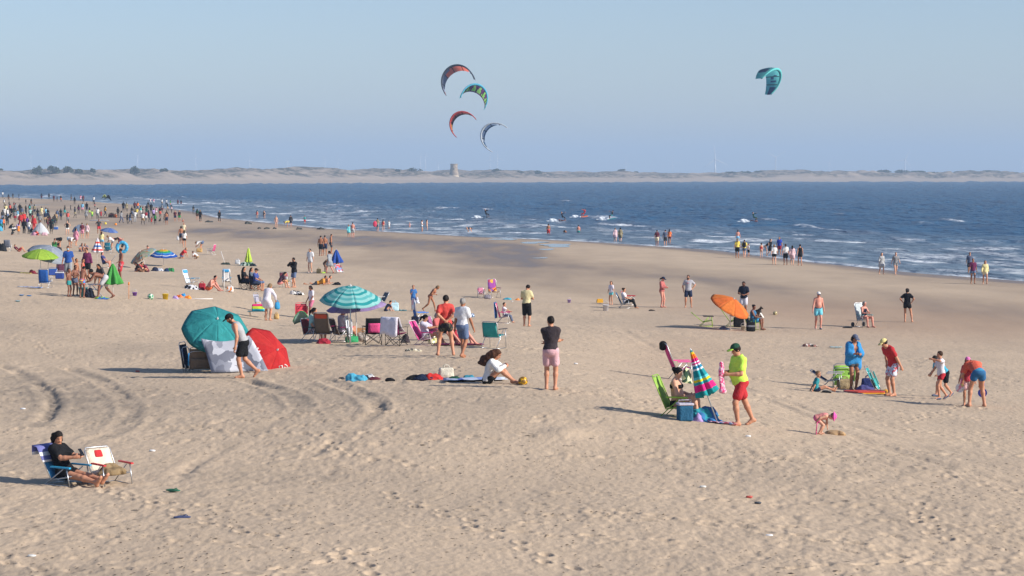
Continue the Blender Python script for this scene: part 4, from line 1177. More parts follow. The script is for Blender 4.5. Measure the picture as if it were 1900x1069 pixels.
def beach_chair(at, yaw, fab, label, arms=None, frame=None, w=.52, sh=.28, sd=.42, bl=.62, rec=28, pillow=None, pil_w=None, low=False, arm_h=.20, name='beach_chair', group=None, scale=1.0, back_fab=None, flat=None):
    """folding chair: tubular frame, slung seat and back, four legs, two armrests"""
    root = empty(name, at, R(yaw), label, 'chair', group); root.scale = (scale,) * 3
    frame = frame or alu(); arms = arms or solid('white', .5)
    F0, F1 = -.20, -.20 + sd
    z0, z1 = sh - .05, sh + .03
    rs, rc = math.sin(R(rec)), math.cos(R(rec))
    T = (F0 - rs * bl, z0 + rc * bl)
    hw = w / 2
    P = [[fw(s * (hw - .015), f, z - .02 * math.sin(math.pi * t)) for s in np.linspace(-1, 1, 5)] for t, f, z in [(t, F0 + (F1 - F0) * t, z0 + (z1 - z0) * t) for t in np.linspace(0, 1, 6)]]
    MB().sheet(P, .006).build('seat', fab, root, True)
    P = [[fw(s * (hw - .015), F0 - rs * bl * t - .03 * math.sin(math.pi * t) * rc, z0 + .02 + rc * bl * t) for s in np.linspace(-1, 1, 5)] for t in np.linspace(.0, 1, 8)]
    MB().sheet(P, .006).build('backrest', back_fab or fab, root, True)
    b = MB(); b.tube([fw(-hw, F0, z0), fw(-hw, T[0], T[1]), fw(-hw + .05, T[0] - rs * .07, T[1] + rc * .05), fw(hw - .05, T[0] - rs * .07, T[1] + rc * .05), fw(hw, T[0], T[1]), fw(hw, F0, z0)], .012)
    b.build('back_frame', frame, root, True)
    b = MB(); b.tube([fw(-hw, F0, z0), fw(-hw, F1, z1), fw(hw, F1, z1), fw(hw, F0, z0)], .012); b.tube([fw(-hw, F0, z0), fw(hw, F0, z0)], .010)
    b.build('seat_frame', frame, root, True)
    az = sh + arm_h
    for s in (-1, 1):
        MB().tube([fw(s * (hw + .02), F1 - .02, az - .01), fw(s * (hw + .02), F1 + (.06 if sh < .25 else .02), .012)], .011).build('leg', frame, root, True)
        MB().tube([fw(s * (hw + .005), F1 - .12, az - .02), fw(s * (hw + .005), F0 - .14, .012)], .011).build('leg', frame, root, True)
        m = MB(); m.box(fw(s * (hw + .02), (F0 + F1) / 2 + .04, az + .012), (.055, sd + .06, .028)); m.build('armrest', arms, root)
        MB().tube([fw(s * (hw + .02), F1 + .02, .012), fw(s * (hw + .02), F0 - .14, .012)], .009).build('foot_bar', frame, root, True)
    MB().tube([fw(-hw - .02, F0 - .14, .012), fw(hw + .02, F0 - .14, .012)], .009).build('cross_bar', frame, root, True)
    if pillow:
        A = np.array([V3(1, 0, 0), V3(0, rc, rs) * V3(1, 1, 1), V3(0, rs, rc)])
        c = V3(*fw(0, T[0] + .035, T[1] - .08))
        solid_obj('pillow', [RBox(c, (pil_w or hw - .04, .035, .08), np.array([V3(1, 0, 0), V3(0, rc, -rs), V3(0, rs, rc)]), .03)], .02, pillow, root)
    return root

def camp_chair(at, yaw, fab, label, back_fab=None, rec=14, scale=1.0, group=None):
    """folding armchair with crossed black legs"""
    root = empty('camp_chair', at, R(yaw), label, 'chair', group); root.scale = (scale,) * 3
    blk = solid('black', .5)
    hw = .27; sh = .40
    P = [[fw(s * hw, f, sh + .04 * s * s - .05 * (1 - s * s)) for s in np.linspace(-1, 1, 7)] for f in np.linspace(-.20, .22, 6)]
    MB().sheet(P, .006).build('seat', fab, root, True)
    P = [[fw(s * hw, -.21 - math.sin(R(rec)) * .5 * t - .05 * (1 - s * s), sh - .03 + .52 * t) for s in np.linspace(-1, 1, 7)] for t in np.linspace(0, 1, 6)]
    MB().sheet(P, .006).build('backrest', fab, root, True)
    if back_fab:
        P = [[fw(s * hw * .72, -.225 - math.sin(R(rec)) * .5 * t - .05 * (1 - s * s * .5) - .012, sh - .03 + .52 * t) for s in np.linspace(-1, 1, 5)] for t in np.linspace(.08, .68, 5)]
        MB().sheet(P, .004).build('back_panel', back_fab, root, True)
    for s in (-1, 1):
        MB().tube([fw(s * hw, -.21, .01), fw(s * hw, -.22, .45), fw(s * hw, -.21 - math.sin(R(rec)) * .5, sh + .5)], .010).build('back_post', blk, root, True)
        P = [[fw(s * (hw + .0) + q * .045, f, .60 + .015 * math.cos(3 * f)) for q in (-1, 0, 1)] for f in np.linspace(-.26, .26, 6)]
        MB().sheet(P, .012).build('armrest', fabric('black'), root, True)
        MB().tube([fw(s * hw, .24, .60), fw(s * hw, .25, .34)], .010).build('arm_post', blk, root, True)
        for a, b in (((s * hw, .25, .36), (s * hw, -.21, .02)), ((s * hw, -.21, .36), (s * hw, .27, .02)), ((s * hw, .26, .40), (-s * hw, .28, .02)), ((s * hw, -.21, .40), (-s * hw, -.22, .02))):
            MB().tube([fw(*a), fw(*b)], .010).build('leg', blk, root, True)
    return root

def tilt_matrix(ax):
    """rotation taking +Z to the given axis"""
    return Vector((0, 0, 1)).rotation_difference(Vector(ax).normalized()).to_matrix()

def canopy_pt(Rr, rise, r, th, n=8):
    a = (th * n / (2 * math.pi)) % 1.0
    sag = math.sin(math.pi * a)
    rr = Rr * r * (1 - .045 * sag * r)
    return (rr * math.cos(th), rr * math.sin(th), rise * (1 - r ** 1.7) - .05 * Rr * sag * r * (1 - .35 * r))

def parasol(base, top, Rr, mats, label, axis=(0, 0, 1), rise=None, n=8, pole=None, valance=None, finial=None, pole_r=.016, spin=0., no_pole=False, group=None, name='parasol'):
    """open parasol: pole from base to top, n panels, ribs, finial. mats = list of panel materials"""
    root = empty(name, base, 0, label, 'parasol', group)
    b, t = Vector(base), Vector(top)
    rise = rise if rise is not None else Rr * .38
    rot = tilt_matrix(axis) @ Matrix.Rotation(spin, 3, 'Z')
    pole = pole or solid('white', .35)
    if not no_pole:
        m = MB(); m.tube([(0, 0, -.12), tuple((t - b) * .5), tuple(t - b + rot @ Vector((0, 0, rise * .98)))], [pole_r * 1.2, pole_r, pole_r * .8], 8); m.build('pole', pole, root, True)
    M4 = rot.to_4x4(); M4.translation = t - b
    for k in range(n):
        P = [[canopy_pt(Rr, rise, r, 2 * math.pi * (k + a) / n, n) for a in np.linspace(.001, .999, 7)] for r in np.linspace(.02, 1, 9)]
        o = MB().sheet(P, .004).build('panel', mats[k % len(mats)], root, True); o.matrix_local = M4
        if valance:
            Q = []
            for zz in (0, -.10):
                Q.append([(p[0] * (1 + .02 * (zz < 0)), p[1] * (1 + .02 * (zz < 0)), p[2] + zz) for p in P[-1]])
            v = MB().sheet(Q, .004).build('valance', valance, o, True)
        th = 2 * math.pi * k / n
        m = MB(); m.tube([canopy_pt(Rr, rise, r, th + 1e-4, n)[:2] + (canopy_pt(Rr, rise, r, th + 1e-4, n)[2] - .012,) for r in np.linspace(.03, 1.0, 6)], .005, 5)
        o = m.build('rib', alu(), root, True); o.matrix_local = M4
    m = MB(); m.lathe([(.012, rise - .01), (.03, rise), (.03, rise + .02), (.014, rise + .05), (.008, rise + .07)], 10)
    o = m.build('finial', finial or solid('white', .4), root, True); o.matrix_local = M4
    return root, M4

def closed_parasol(base, top, hem, mats, label, r_hem=.17, folds=7, pole=None, group=None, cover_r=.02, flare=1.0):
    """furled parasol: pole and pleated cloth hanging from the tip. hem = fraction of the length where the cloth ends, mats = one banded or plain material"""
    root = empty('closed_parasol', base, 0, label, 'parasol', group)
    d = Vector(top) - Vector(base); L = d.length
    rot = tilt_matrix(d).to_4x4()
    o = MB(); o.tube([(0, 0, -.1), (0, 0, L * .97)], .014, 8); o = o.build('pole', pole or solid('white', .35), root, True); o.matrix_local = rot
    P = []
    for t in np.linspace(0, 1, 12):
        z = L * (hem + (1 - hem) * t); r = (r_hem * (1 - t) ** (.85 * flare) + .018)
        row = []
        for a in np.linspace(0, 2 * math.pi, 6 * folds + 1):
            rr = r * (1 + .36 * math.cos(folds * a) * (1 - .6 * t) + .06 * math.sin(2.0 * a + 9 * t))
            row.append((rr * math.cos(a), rr * math.sin(a), z + (.03 * math.cos(folds * a) if t == 0 else 0)))
        P.append(row)
    o = MB().sheet(P, .006).build('cloth', mats, root, True); o.matrix_local = rot
    o = MB(); o.lathe([(.01, L * .97), (.025, L * .975), (.02, L * 1.0), (.006, L * 1.03)], 8); o = o.build('finial', solid('white', .4), root, True); o.matrix_local = rot
    return root

def cloth_heap(at, r, hgt, mat, label, name='towel', cat='towel', yaw=0, seed=1, n=5, group=None, h=.02):
    """crumpled cloth or soft bag lying on the sand"""
    rr = np.random.default_rng(seed)
    pr = [Ell((rr.uniform(-.5, .5) * r[0], rr.uniform(-.5, .5) * r[1], hgt * rr.uniform(.1, .4)), (r[0] * rr.uniform(.4, .7), r[1] * rr.uniform(.4, .7), hgt * rr.uniform(.35, .7)), None, .05) for _ in range(n)]
    pr.append(Ell((0, 0, 0), (r[0], r[1], hgt * .35), None, .05))
    V, Q = solid_mesh(pr, h, wob=min(.045, hgt * .28), wscale=max(.06, h * 2.5), cuts=[(V3(0, 0, -1), .02)])
    o = obj(name, mesh_from(V, Q, name, mat)); o.location = at; o.rotation_euler = (0, 0, R(yaw))
    return tag(o, label, cat, group)

def bag(at, size, mat, label, yaw=0, name='bag', cat='bag', handles=None, q=.05, lean=0, group=None, h=.018, open_top=None, stripe=None):
    """soft bag: bulging body with two loop handles"""
    root = empty(name, at, R(yaw), label, cat, group)
    w, d, hh = size
    pr = [RBox((0, 0, hh * .5), (w / 2, d / 2, hh / 2), None, min(q, d * .45), .02), Ell((0, 0, hh * .35), (w * .53, d * .58, hh * .38), None, .05)]
    V, Q = solid_mesh(pr, h, wob=.010, wscale=.12)
    obj('bag_body', mesh_from(V, Q, 'bag_body', mat), root)
    for s in (-1, 1):
        MB().tube([(-w * .22, s * d * .35, hh * .92), (-w * .16, s * d * .3, hh * 1.18), (0, s * d * .22, hh * 1.27), (w * .16, s * d * .3, hh * 1.18), (w * .22, s * d * .35, hh * .92)], .010, 6).build('handle', handles or mat, root, True)
    if stripe is not None:
        V, Q = solid_mesh(pr, h, inflate=.006, wob=.010, wscale=.12, cuts=[(V3(0, 0, 1), hh * .68), (V3(0, 0, -1), -hh * .46)])
        obj('band', mesh_from(V, Q, 'band', stripe), root)
    return root

def cooler(at, size, body, lid, label, yaw=0, soft=False, name='cooler_box', group=None):
    root = empty(name, at, R(yaw), label, 'cooler', group)
    w, d, hh = size
    solid_obj('cooler_body', [RBox((0, 0, hh * .45), (w / 2, d / 2, hh * .45), None, .04)], .018, body, root)
    solid_obj('lid', [RBox((0, 0, hh * .95), (w / 2 + .012, d / 2 + .012, hh * .07), None, .02)], .016, lid, root)
    MB().tube([(-w * .45, 0, hh * .95), (-w * .42, 0, hh * 1.18), (w * .42, 0, hh * 1.18), (w * .45, 0, hh * .95)], .010, 6).build('handle', lid, root, True)
    return root

def ball(at, r, mats, label, seed=0, group=None):
    """ball with coloured panels on its skin"""
    root = bpy.data.objects.new('ball', None)
    n = 24; V = []; F = []; mi = []
    rr = np.random.default_rng(seed)
    c = rr.normal(size=(14, 3)); c /= np.linalg.norm(c, axis=1, keepdims=True)
    c = np.array([(0, 0, 1), (0, 0, -1)] + [(math.cos(a) * .894, math.sin(a) * .894, .447 * s) for i in range(5) for s, a in ((1, 2 * math.pi * i / 5), (-1, 2 * math.pi * i / 5 + math.pi / 5))])
    for i in range(n // 2 + 1):
        for j in range(n):
            a, b = math.pi * i / (n // 2), 2 * math.pi * j / n
            V.append((r * math.sin(a) * math.cos(b), r * math.sin(a) * math.sin(b), r * math.cos(a) + r))
    for i in range(n // 2):
        for j in range(n):
            f = (i * n + j, (i + 1) * n + j, (i + 1) * n + (j + 1) % n, i * n + (j + 1) % n)
            m = np.mean([V[k] for k in f], 0) - np.array([0, 0, r]); m /= np.linalg.norm(m)
            F.append(f); mi.append(0 if (c @ m).max() < .90 else 1)
    o = obj('ball', mesh_from(V, F, 'ball', mats=mats, midx=mi))
    bpy.data.objects.remove(root)
    o.location = (at[0], at[1], at[2] - .01); o.rotation_euler = (.6, .4, seed)
    return tag(o, label, 'ball', group)

def drape(P, mat, name, parent=None, th=.006):
    return MB().sheet(P, th).build(name, mat, parent, True)

def towel_flat(at, w, l, mat, label, yaw=0, seed=0, group=None, name='towel', cat='towel'):
    rr = np.random.default_rng(seed)
    P = []
    for i, a in enumerate(np.linspace(-.5, .5, 12)):
        row = []
        for j, b in enumerate(np.linspace(-.5, .5, 9)):
            x, y = a * l + .02 * rr.normal() * (abs(a) > .45), b * w + .02 * rr.normal() * (abs(b) > .45)
            c, s = math.cos(R(yaw)), math.sin(R(yaw)); gx, gy = at[0] + x * c - y * s, at[1] + x * s + y * c
            row.append((x, y, float(zbase(gx, gy)) - at[2] + .035 + .02 * rr.random()))
        P.append(row)
    o = drape(P, mat, name, None, .012); o.location = at; o.rotation_euler = (0, 0, R(yaw))
    return tag(o, label, cat, group)

def G(px, py): return ground(px, py)
def scale_at(g): return F_PX / g[1]       # photo pixels per metre at that spot

# ================================================================== the groups on the near sand
FB = fabric
def off(g, dx=0, dy=0, dz=None):
    x, y = g[0] + dx, g[1] + dy
    return (x, y, float(zbase(x, y)) if dz is None else g[2] + dz)

# ---- woman in the low blue chair, and the cream chair beside her
g1 = G(128, 899)
beach_chair(g1, 58, FB('#2f86b8'), 'low blue beach chair with striped towel over its back and person seated', arms=solid('#2a9cc8', .5), sh=.15, bl=.60, rec=30, arm_h=.19, scale=.92)
person(g1, 1.62, 58, 'recline', ('tee', 'black'), ('short', 'black'), hair=('curly', 'dark'), sex='f', tone='mid', thick=1.06,
       label='person in black reclining in low blue chair looking at a phone', over=dict(pel=(-.10, .235), lean=-32, curve=16, hL=(.07, .22, .54), hR=(-.09, .22, .52), head=(24, -20), aL=(.05, .87, .12), aR=(-.10, .84, .09), kL=(.1, .2, 1)))
c_, s_ = math.cos(R(58)), math.sin(R(58))
def lw(g, yaw, s, f, z):                 # point given in the facing frame of something standing at g
    x, y = s, -f; c, q = math.cos(R(yaw)), math.sin(R(yaw))
    return (g[0] + x * c - y * q, g[1] + x * q + y * c, g[2] + z)
o = solid_obj('phone', [RBox((0, 0, 0), (.038, .008, .075), None, .006)], .008, solid('black', .25)); o.location = lw(g1, 58, -.01, .30, .58); o.rotation_euler = (R(-40), 0, R(58)); tag(o, 'black phone held by the person in the low blue chair', 'phone')
P = [[fw(s * .31, -.19 - math.sin(R(30)) * .60 * (t if t <= 1 else 1.0) - (-.02 if t <= 1 else .07), .10 + math.cos(R(30)) * .60 * (t if t <= 1 else 2 - t) + .05) for s in np.linspace(-1, 1, 7)] for t in np.linspace(.45, 1.34, 12)]
o = drape([[(p[0], p[1] + .0, p[2] + .012) for p in r_] for r_ in P], banded([(0, '#d8d8dc'), (.18, '#6b6ea4'), (.36, '#dcdce0'), (.56, '#6b6ea4'), (.74, '#dcdce0'), (.90, '#6b6ea4')], 'Z', 2.6, -.55), 'towel'); o.location = g1; o.rotation_euler = (0, 0, R(58))
tag(o, 'white and lilac striped towel draped over the low blue chair', 'towel')
g2 = G(206, 899)
beach_chair(g2, 40, FB('#d8c9b2'), 'cream beach chair with red armrests and red trim, beige bag on its seat', arms=solid('red', .5), sh=.20, bl=.56, rec=34, arm_h=.19, w=.54, pillow=FB('red'), pil_w=.09, scale=.92)
cloth_heap(lw(g2, 40, 0, .06, .20), (.26, .17), .19, FB('#8a7350'), 'beige cloth bag slumped on the seat of the cream chair', 'bag', 'bag', 40, 5, 5)
bag(off(G(181, 897), 0, .2), (.22, .22, .24), blotch(['#b88a3c', '#a87a30', '#c79a4e'], 40), 'round straw basket between the blue and cream chairs', yaw=20, name='basket', cat='basket', q=.11, handles=FB('brown'))
def flipflop(g, col, label, yaw=0):
    root = empty('flip_flop', g, R(yaw), label, 'flip-flop')
    solid_obj('sole', [Ell((0, -.06, .02), (.05, .08, .018)), Ell((0, .07, .02), (.042, .07, .018), None, .06)], .010, solid(col, .6), root)
    MB().tube([(-.045, .0, .03), (-.01, -.06, .06), (0, -.09, .035), (.01, -.06, .06), (.045, 0, .03)], .006, 5).build('strap', solid(col, .5), root, True)
flipflop(G(321, 912), '#2f6a50', 'green flip-flop lying on the sand before the cream chair', 70)
flipflop(G(338, 962), '#3a4468', 'blue flip-flop half buried in open sand', 100)

# ---- tent of two tilted parasols and a sheet
g3 = G(425, 688); k3 = scale_at(g3)
def rel(g, px, py, dy=0.0):               # point above g's depth (+dy) at a pixel
    return at_depth(px, py, g[1] + dy)
teal = [fabric('#22a2a4', transl=.35), fabric('#1c989c', transl=.35)]
tp = rel(g3, 400, 610, .3)
r_, M_ = parasol((tp[0], tp[1] + .5, g3[2]), tp, .90, teal, 'large teal parasol tipped over as a windbreak beside the red one', axis=(.22, -.60, .77), rise=.36, valance=fabric('#167c80', transl=.3), spin=.2)
rp = rel(g3, 496, 661, .5)
redm = [fabric('#c81e22', transl=.35), fabric('#d22a28', transl=.35)]
rr_, MR = parasol((rp[0] - .25, rp[1] + .3, g3[2]), rp, .88, redm, 'red parasol with white lettering lying on its side next to the teal one', axis=(.72, -.52, .46), rise=.40, spin=.35)
# white lettering printed near the rim of the red canopy
def stroke(pts, name='letter'):
    q = [canopy_pt(.88, .40, r, th) for r, th in pts]
    o = MB().tube([(x, y, z + .012) for x, y, z in q], .016, 5).build(name, solid('white', .7), rr_, True); o.matrix_local = MR
def on_red(px, py):                        # pixel -> (r, theta) on the canopy by search
    best = None
    for r in np.linspace(.25, .98, 26):
        for th in np.linspace(0, 2 * math.pi, 120, endpoint=False):
            w = (Matrix.Translation(Vector((rp[0] - .25, rp[1] + .3, g3[2]))) @ MR) @ Vector(canopy_pt(.88, .40, r, th))
            qx, qy = project(w.x, w.y, w.z); nn = (MR.to_3x3() @ Vector((math.cos(th) * .5, math.sin(th) * .5, .8)))
            if nn.y > .1: continue
            e = (qx - px) ** 2 + (qy - py) ** 2
            if best is None or e < best[0]: best = (e, r, th)
    return best[1], best[2]
for pts in ([(519, 690), (518, 679), (523, 679), (524, 689)], [(532, 688), (532, 679), (528, 677), (526, 682), (531, 684)], [(480, 647), (476, 646), (475, 651), (478, 655), (482, 652)]):
    stroke([on_red(*p) for p in pts])
a_, b_ = rel(g3, 372, 628, -.35), rel(g3, 463, 622, -.25)
P = []
for t in np.linspace(0, 1, 12):
    row = []
    for s in np.linspace(0, 1, 14):
        lx = a_[0] + (b_[0] - a_[0]) * s; top_z = a_[2] + (b_[2] - a_[2]) * s - .12 * math.sin(math.pi * s)
        bx = rel(g3, 392 + 106 * s, 690, -.75)[0]
        x = lx + (bx - lx) * t ** .85; y = g3[1] - .35 - .40 * t + .05 * math.sin(9 * s + 3 * t) * t
        z = top_z + (float(zbase(x, y)) + .03 - top_z) * t
        row.append((x - g3[0], y - g3[1], z - g3[2]))
    P.append(row)
o = drape(P, blotch(['#747784', '#b4b6c0', '#686b78', '#c2c4cc', '#8b8e9a'], 4.2), 'sheet'); o.location = g3
tag(o, 'grey and white printed sheet hung between the teal and red parasols', 'sheet')
g = G(347, 690)
def folded_chair(g, fab, label, yaw=0, lean=12, w=.5, hgt=.80, frame=None, pillow=None, group=None, name='folded_chair', side=0):
    """chair folded flat and propped upright"""
    root = empty(name, g, R(yaw), label, 'chair', group); ln = math.tan(R(lean))
    frame = frame or alu(); hw = w / 2
    pt = lambda s, z, d=0: (s * hw + side * z, d + z * ln, z)
    for d, n_ in ((0, 'back_frame'), (-.06, 'seat_frame')):
        MB().tube([pt(-1, .02, d), pt(-1, hgt * (.97 if d == 0 else .8), d), pt(-.7, hgt * (1.03 if d == 0 else .86), d), pt(.7, hgt * (1.03 if d == 0 else .86), d), pt(1, hgt * (.97 if d == 0 else .8), d), pt(1, .02, d)], .012).build(n_, frame, root, True)
    MB().sheet([[pt(s * .95, z, 0) for s in np.linspace(-1, 1, 4)] for z in np.linspace(hgt * .15, hgt * .95, 6)], .008).build('backrest', fab, root, True)
    MB().sheet([[pt(s * .95, z, -.06) for s in np.linspace(-1, 1, 4)] for z in np.linspace(hgt * .12, hgt * .55, 5)], .008).build('seat', fab, root, True)
    for s in (-1, 1):
        m = MB(); m.tube([pt(s * 1.08, hgt * .28, -.08), pt(s * 1.08, hgt * .80, -.10)], .02, 6); m.build('armrest', pillow or fab, root, True)
        MB().tube([pt(s * 1.0, .01, -.10), pt(s * 1.0, hgt * .45, -.05)], .010).build('leg', frame, root, True)
    return root
folded_chair(g, FB('navy'), 'navy folding chair standing folded upright by the tent', 75, 10, .45, .78)
folded_chair(G(372, 690), FB('#7d6a58'), 'brown mesh folding chair with blue top edge leaning on the printed sheet', 15, -8, .62, .66, pillow=FB('azure'))
person(off(G(460, 694), 0, -1.1), 1.78, -88, 'stroll', ('tank', '#a2a3a6'), ('shorts', 'black'), hair=('short', 'dark'), cap=('cap', 'black'), beard='dark', tone='mid', lod=0,
       label='person in grey vest and black cap walking past the printed sheet', over=dict(lean=14, curve=16, head=(30, 0), aL=(.08, .02, .075), aR=(-.08, -.34, .18), feet=(0, -.8), hL=(.28, .16, .80), hR=(-.27, .05, .80), kR=(-.1, 1, .1)))

# ---- belongings and the person with long curls
towel_flat(off(G(880, 706), 0, 0), .75, 1.5, banded([(0, '#aab4cc'), (.2, '#5d6fb4'), (.3, '#aeb8ce'), (.55, '#7f93c4'), (.7, '#b9c1d2')], 'X', .7, .5), 'pale blue striped towel spread beside the curly-haired person', 6, 3)
person(G(906, 711), 1.66, 78, 'sit_ground', ('long', 'white'), ('short', 'black'), hair=('wavy', 'auburn'), sex='f', tone='mid', lod=0,
       label='person with long brown curls in white top sitting beside a yellow ball', over=dict(lean=6, curve=14, head=(26, 0), hL=(.06, .42, .46), hR=(-.06, .44, .44), aL=(.10, .60, .075), aR=(-.10, .66, .075)))
ball(G(967, 714), .115, [solid('#d3a012', .4), solid('#7a5a1c', .45)], 'yellow football with dark panels beside the curly-haired person', 2)
cloth_heap(off(G(792, 704)), (.36, .2), .13, FB('navy'), 'dark navy clothes piled at the end of the towel row', 'clothes_pile', 'clothes', 0, 2)
cloth_heap(off(G(806, 704)), (.24, .16), .16, FB('scarlet'), 'red garment lying on the dark clothes pile', 'garment', 'clothes', 10, 3)
cloth_heap(off(G(770, 704)), (.2, .12), .10, FB('black'), 'black garment at the left end of the clothes row', 'garment', 'clothes', 20, 4)
bag(off(G(828, 703)), (.36, .22, .28), FB('ivory'), 'white tote bag standing among clothes near the curly-haired person', 8, handles=FB('ivory'))
cloth_heap(off(G(846, 706)), (.16, .12), .10, FB('bottle'), 'dark green garment beside the white tote bag', 'garment', 'clothes', 0, 7)
cloth_heap(off(G(873, 704)), (.18, .10), .12, FB('#2a7f94'), 'teal cloth on the pale blue striped towel', 'garment', 'clothes', 0, 8)
cloth_heap(off(G(663, 707)), (.26, .14), .17, FB('#3aa0c0'), 'turquoise towel crumpled alone on the sand', 'towel', 'towel', 0, 9)
cloth_heap(off(G(686, 704)), (.13, .09), .14, blotch(['white', 'black', 'silver'], 18), 'black and white trainers left beside the turquoise towel', 'shoes', 'shoes', 0, 10)
cloth_heap(off(G(696, 705)), (.15, .08), .07, FB('maroon'), 'maroon cap lying next to the trainers', 'garment', 'clothes', 0, 11)
cloth_heap(off(G(725, 706)), (.11, .06), .05, FB('black'), 'black sandals lying between turquoise towel and clothes row', 'sandals', 'shoes', 0, 12)
cloth_heap(off(G(634, 705)), (.07, .05), .07, FB('charcoal'), 'small dark bundle on the sand left of the turquoise towel', 'bundle', 'clothes', 0, 13, 3)

# ---- standing pair and seated group in the middle
person(G(1022, 724), 1.73, 172, 'crossed', ('tee', '#3b3338'), ('shorts', 'rose'), hair=('short', 'dark'), tone='mid', lod=0, label='person in dark T-shirt and pale pink shorts standing with arms folded', over=dict(head=(0, 20)))
person(G(827, 660), 1.80, 186, 'back_hands', ('tee', '#cf3f36'), ('short', blotch(['#12131c', '#15161f', '#14161e', '#0f1018', '#54503a'], 26)), hair=('short', 'dark'), tone='mid', lod=0, label='person in coral red polo standing with hands clasped behind', over=dict(head=(0, -25), lean=2))
person(off(G(858, 664)), 1.72, 150, 'stroll', ('tee', '#cfd2da'), ('shorts', 'denim'), hair=('short', 'grey'), tone='tan', lod=0, label='person in white T-shirt and denim blue shorts beside the red polo', over=dict(hL=(.24, -.02, .82)))
gA = G(793, 640)
beach_chair(gA, 68, FB('hot_pink'), 'pink and white low chair holding the person in grey top', arms=solid('hot_pink', .5), sh=.20, bl=.66, rec=30, frame=solid('#d8c4cc', .4))
person(gA, 1.62, 68, 'sit_low', ('tee', '#b9b4c4'), ('short', blotch(['#cfc8a0', '#6a6a6a', 'white', '#9aa05a'], 20)), hair=('pony', 'black'), sex='f', tone='mid', lod=0, label='person with black ponytail in grey top seated in pink chair', over=dict(pel=(-.04, .28), lean=-20, hL=(.08, .36, .62), hR=(-.05, .36, .62), head=(24, 0)))
gB = off(G(812, 634), 0, .9)
beach_chair(gB, 62, FB('#9a5a8a'), 'purple low chair behind the pink one', arms=solid('#b45a90', .5), sh=.20, bl=.68, rec=22)
person(gB, 1.60, 62, 'sit_low', ('tee', '#c05a58'), ('short', 'maroon'), hair=('bob', 'grey'), sex='f', tone='pink', lod=0, label='grey-haired person in rose red top seated in purple chair', over=dict(pel=(-.04, .28), lean=-14, hL=(.1, .34, .45)))
gC = G(850, 642)
person(off(gC, 0, .6), 1.64, 82, 'supine_knees', ('swimsuit', 'crimson'), None, hair=('long', 'dark'), sex='f', tone='pink', lod=0, label='person in red swimwear lying back with knees raised', over=dict(lean=-42, pel=(0, .14), aL=(.12, .42, .075), aR=(-.12, .60, .075)))
towel_flat(off(gC, 0, .6), .8, 1.6, FB('plum'), 'plum towel under the person with raised knees', 2, 5)
cloth_heap(off(G(752, 636)), (.15, .12), .30, FB('#3c3238'), 'dark jacket hanging beside the pink chair', 'jacket', 'clothes', 0, 15)
cloth_heap(off(G(768, 652)), (.24, .09), .08, blotch(['#b0a890', '#55504c', '#c8bfae'], 16), 'pale hat and sandals on the sand before the pink chair', 'belongings', 'clothes', 0, 16)
bag(off(G(792, 638), .2, -.3), (.34, .16, .26), blotch(['#c9c39c', '#7a8a4a', 'white', '#b0a060'], 14), 'floral cloth bag leaning against the pink chair', 60)
beach_chair(G(917, 646), 150, FB('#149a96'), 'empty teal chair with aluminium frame standing alone', arms=solid('charcoal', .5), sh=.40, bl=.46, rec=12, sd=.42, arm_h=.20, w=.54)
camp_chair(G(691, 640), 195, FB('black'), 'black camp chair with pink back panel', back_fab=FB('#d0407c'), rec=10)
gD = G(735, 642)
camp_chair(gD, 150, FB('#7a2a56'), 'plum camp chair half covered by a white towel', rec=10)
P = [[fw(s * .32, np.interp(t, [0, .35, .5, .62, 1], [.02, -.16, -.31, -.40, -.46]) - .02 * math.sin(7 * s) * t, np.interp(t, [0, .35, .5, .62, 1], [.47, .62, .95, .93, .36 + .06 * math.sin(3 * s)])) for s in np.linspace(-1, 1, 9)] for t in np.linspace(0, 1, 14)]
o = drape(P, FB('#d6d2de'), 'towel'); o.location = gD; o.rotation_euler = (0, 0, R(150)); tag(o, 'white towel thrown over the plum camp chair', 'towel')

# ---- striped parasol with the people under it
gE = G(650, 638)
tE = at_depth(650, 556, gE[1])
str_m = []
for sh_ in (0, 1):
    a, b, c = ('#8fc6c4', '#2a9498', '#5fb0b2')
    st = []
    for i in range(12): st.append((i / 12, (a, b, a, c)[i % 4]))
    str_m.append(banded(st, 'Z', .92, 0, transl=.30, radial=True, key=('teal_stripe', sh_)))
parasol(gE, tE, 1.03, str_m, 'parasol with pale and dark turquoise stripes over the seated pair', axis=(.04, -.22, .97), rise=.46, pole=solid('#b9bcc0', .35, .5), spin=.25, pole_r=.02, valance=None)
gE2 = off(gE, .1, 1.5)
parasol(gE2, (gE2[0], gE2[1], gE2[2] + 1.16), 1.02, [fabric('#9f86bd', transl=.4), fabric('#ab93c4', transl=.4)], 'lilac parasol standing low behind the striped turquoise one', axis=(-.10, -.10, .98), rise=.36, spin=.1)
gF = G(603, 634)
beach_chair(gF, 165, FB('#7d6a58'), 'brown mesh chair with orange headrest and pink arms', arms=solid('hot_pink', .5), sh=.32, bl=.72, rec=18, pillow=FB('#e2572f'), w=.52)
person(off(G(588, 634), -.15, .25), 1.66, 60, 'sit_chair', ('tee', 'mint'), ('shorts', blotch(['#b06a70', '#5a6a70', '#c8b0a8'], 22)), hair=('pony', 'dark'), sex='f', tone='mid', lod=0, label='person in pale green top sitting left of the orange headrest chair', over=dict(pel=(0, .40), lean=-6, head=(10, 10)))
beach_chair(off(G(588, 634), -.15, .25), 60, FB('#8a2a34'), 'dark red chair under the person in pale green top', arms=solid('black', .5), sh=.28, bl=.5, rec=15)
gH = off(G(628, 634), .1, .3)
beach_chair(gH, 118, FB('#6d5c50'), 'brown chair with bright pink arms under the striped parasol', arms=solid('hot_pink', .5), sh=.28, bl=.55, rec=20)
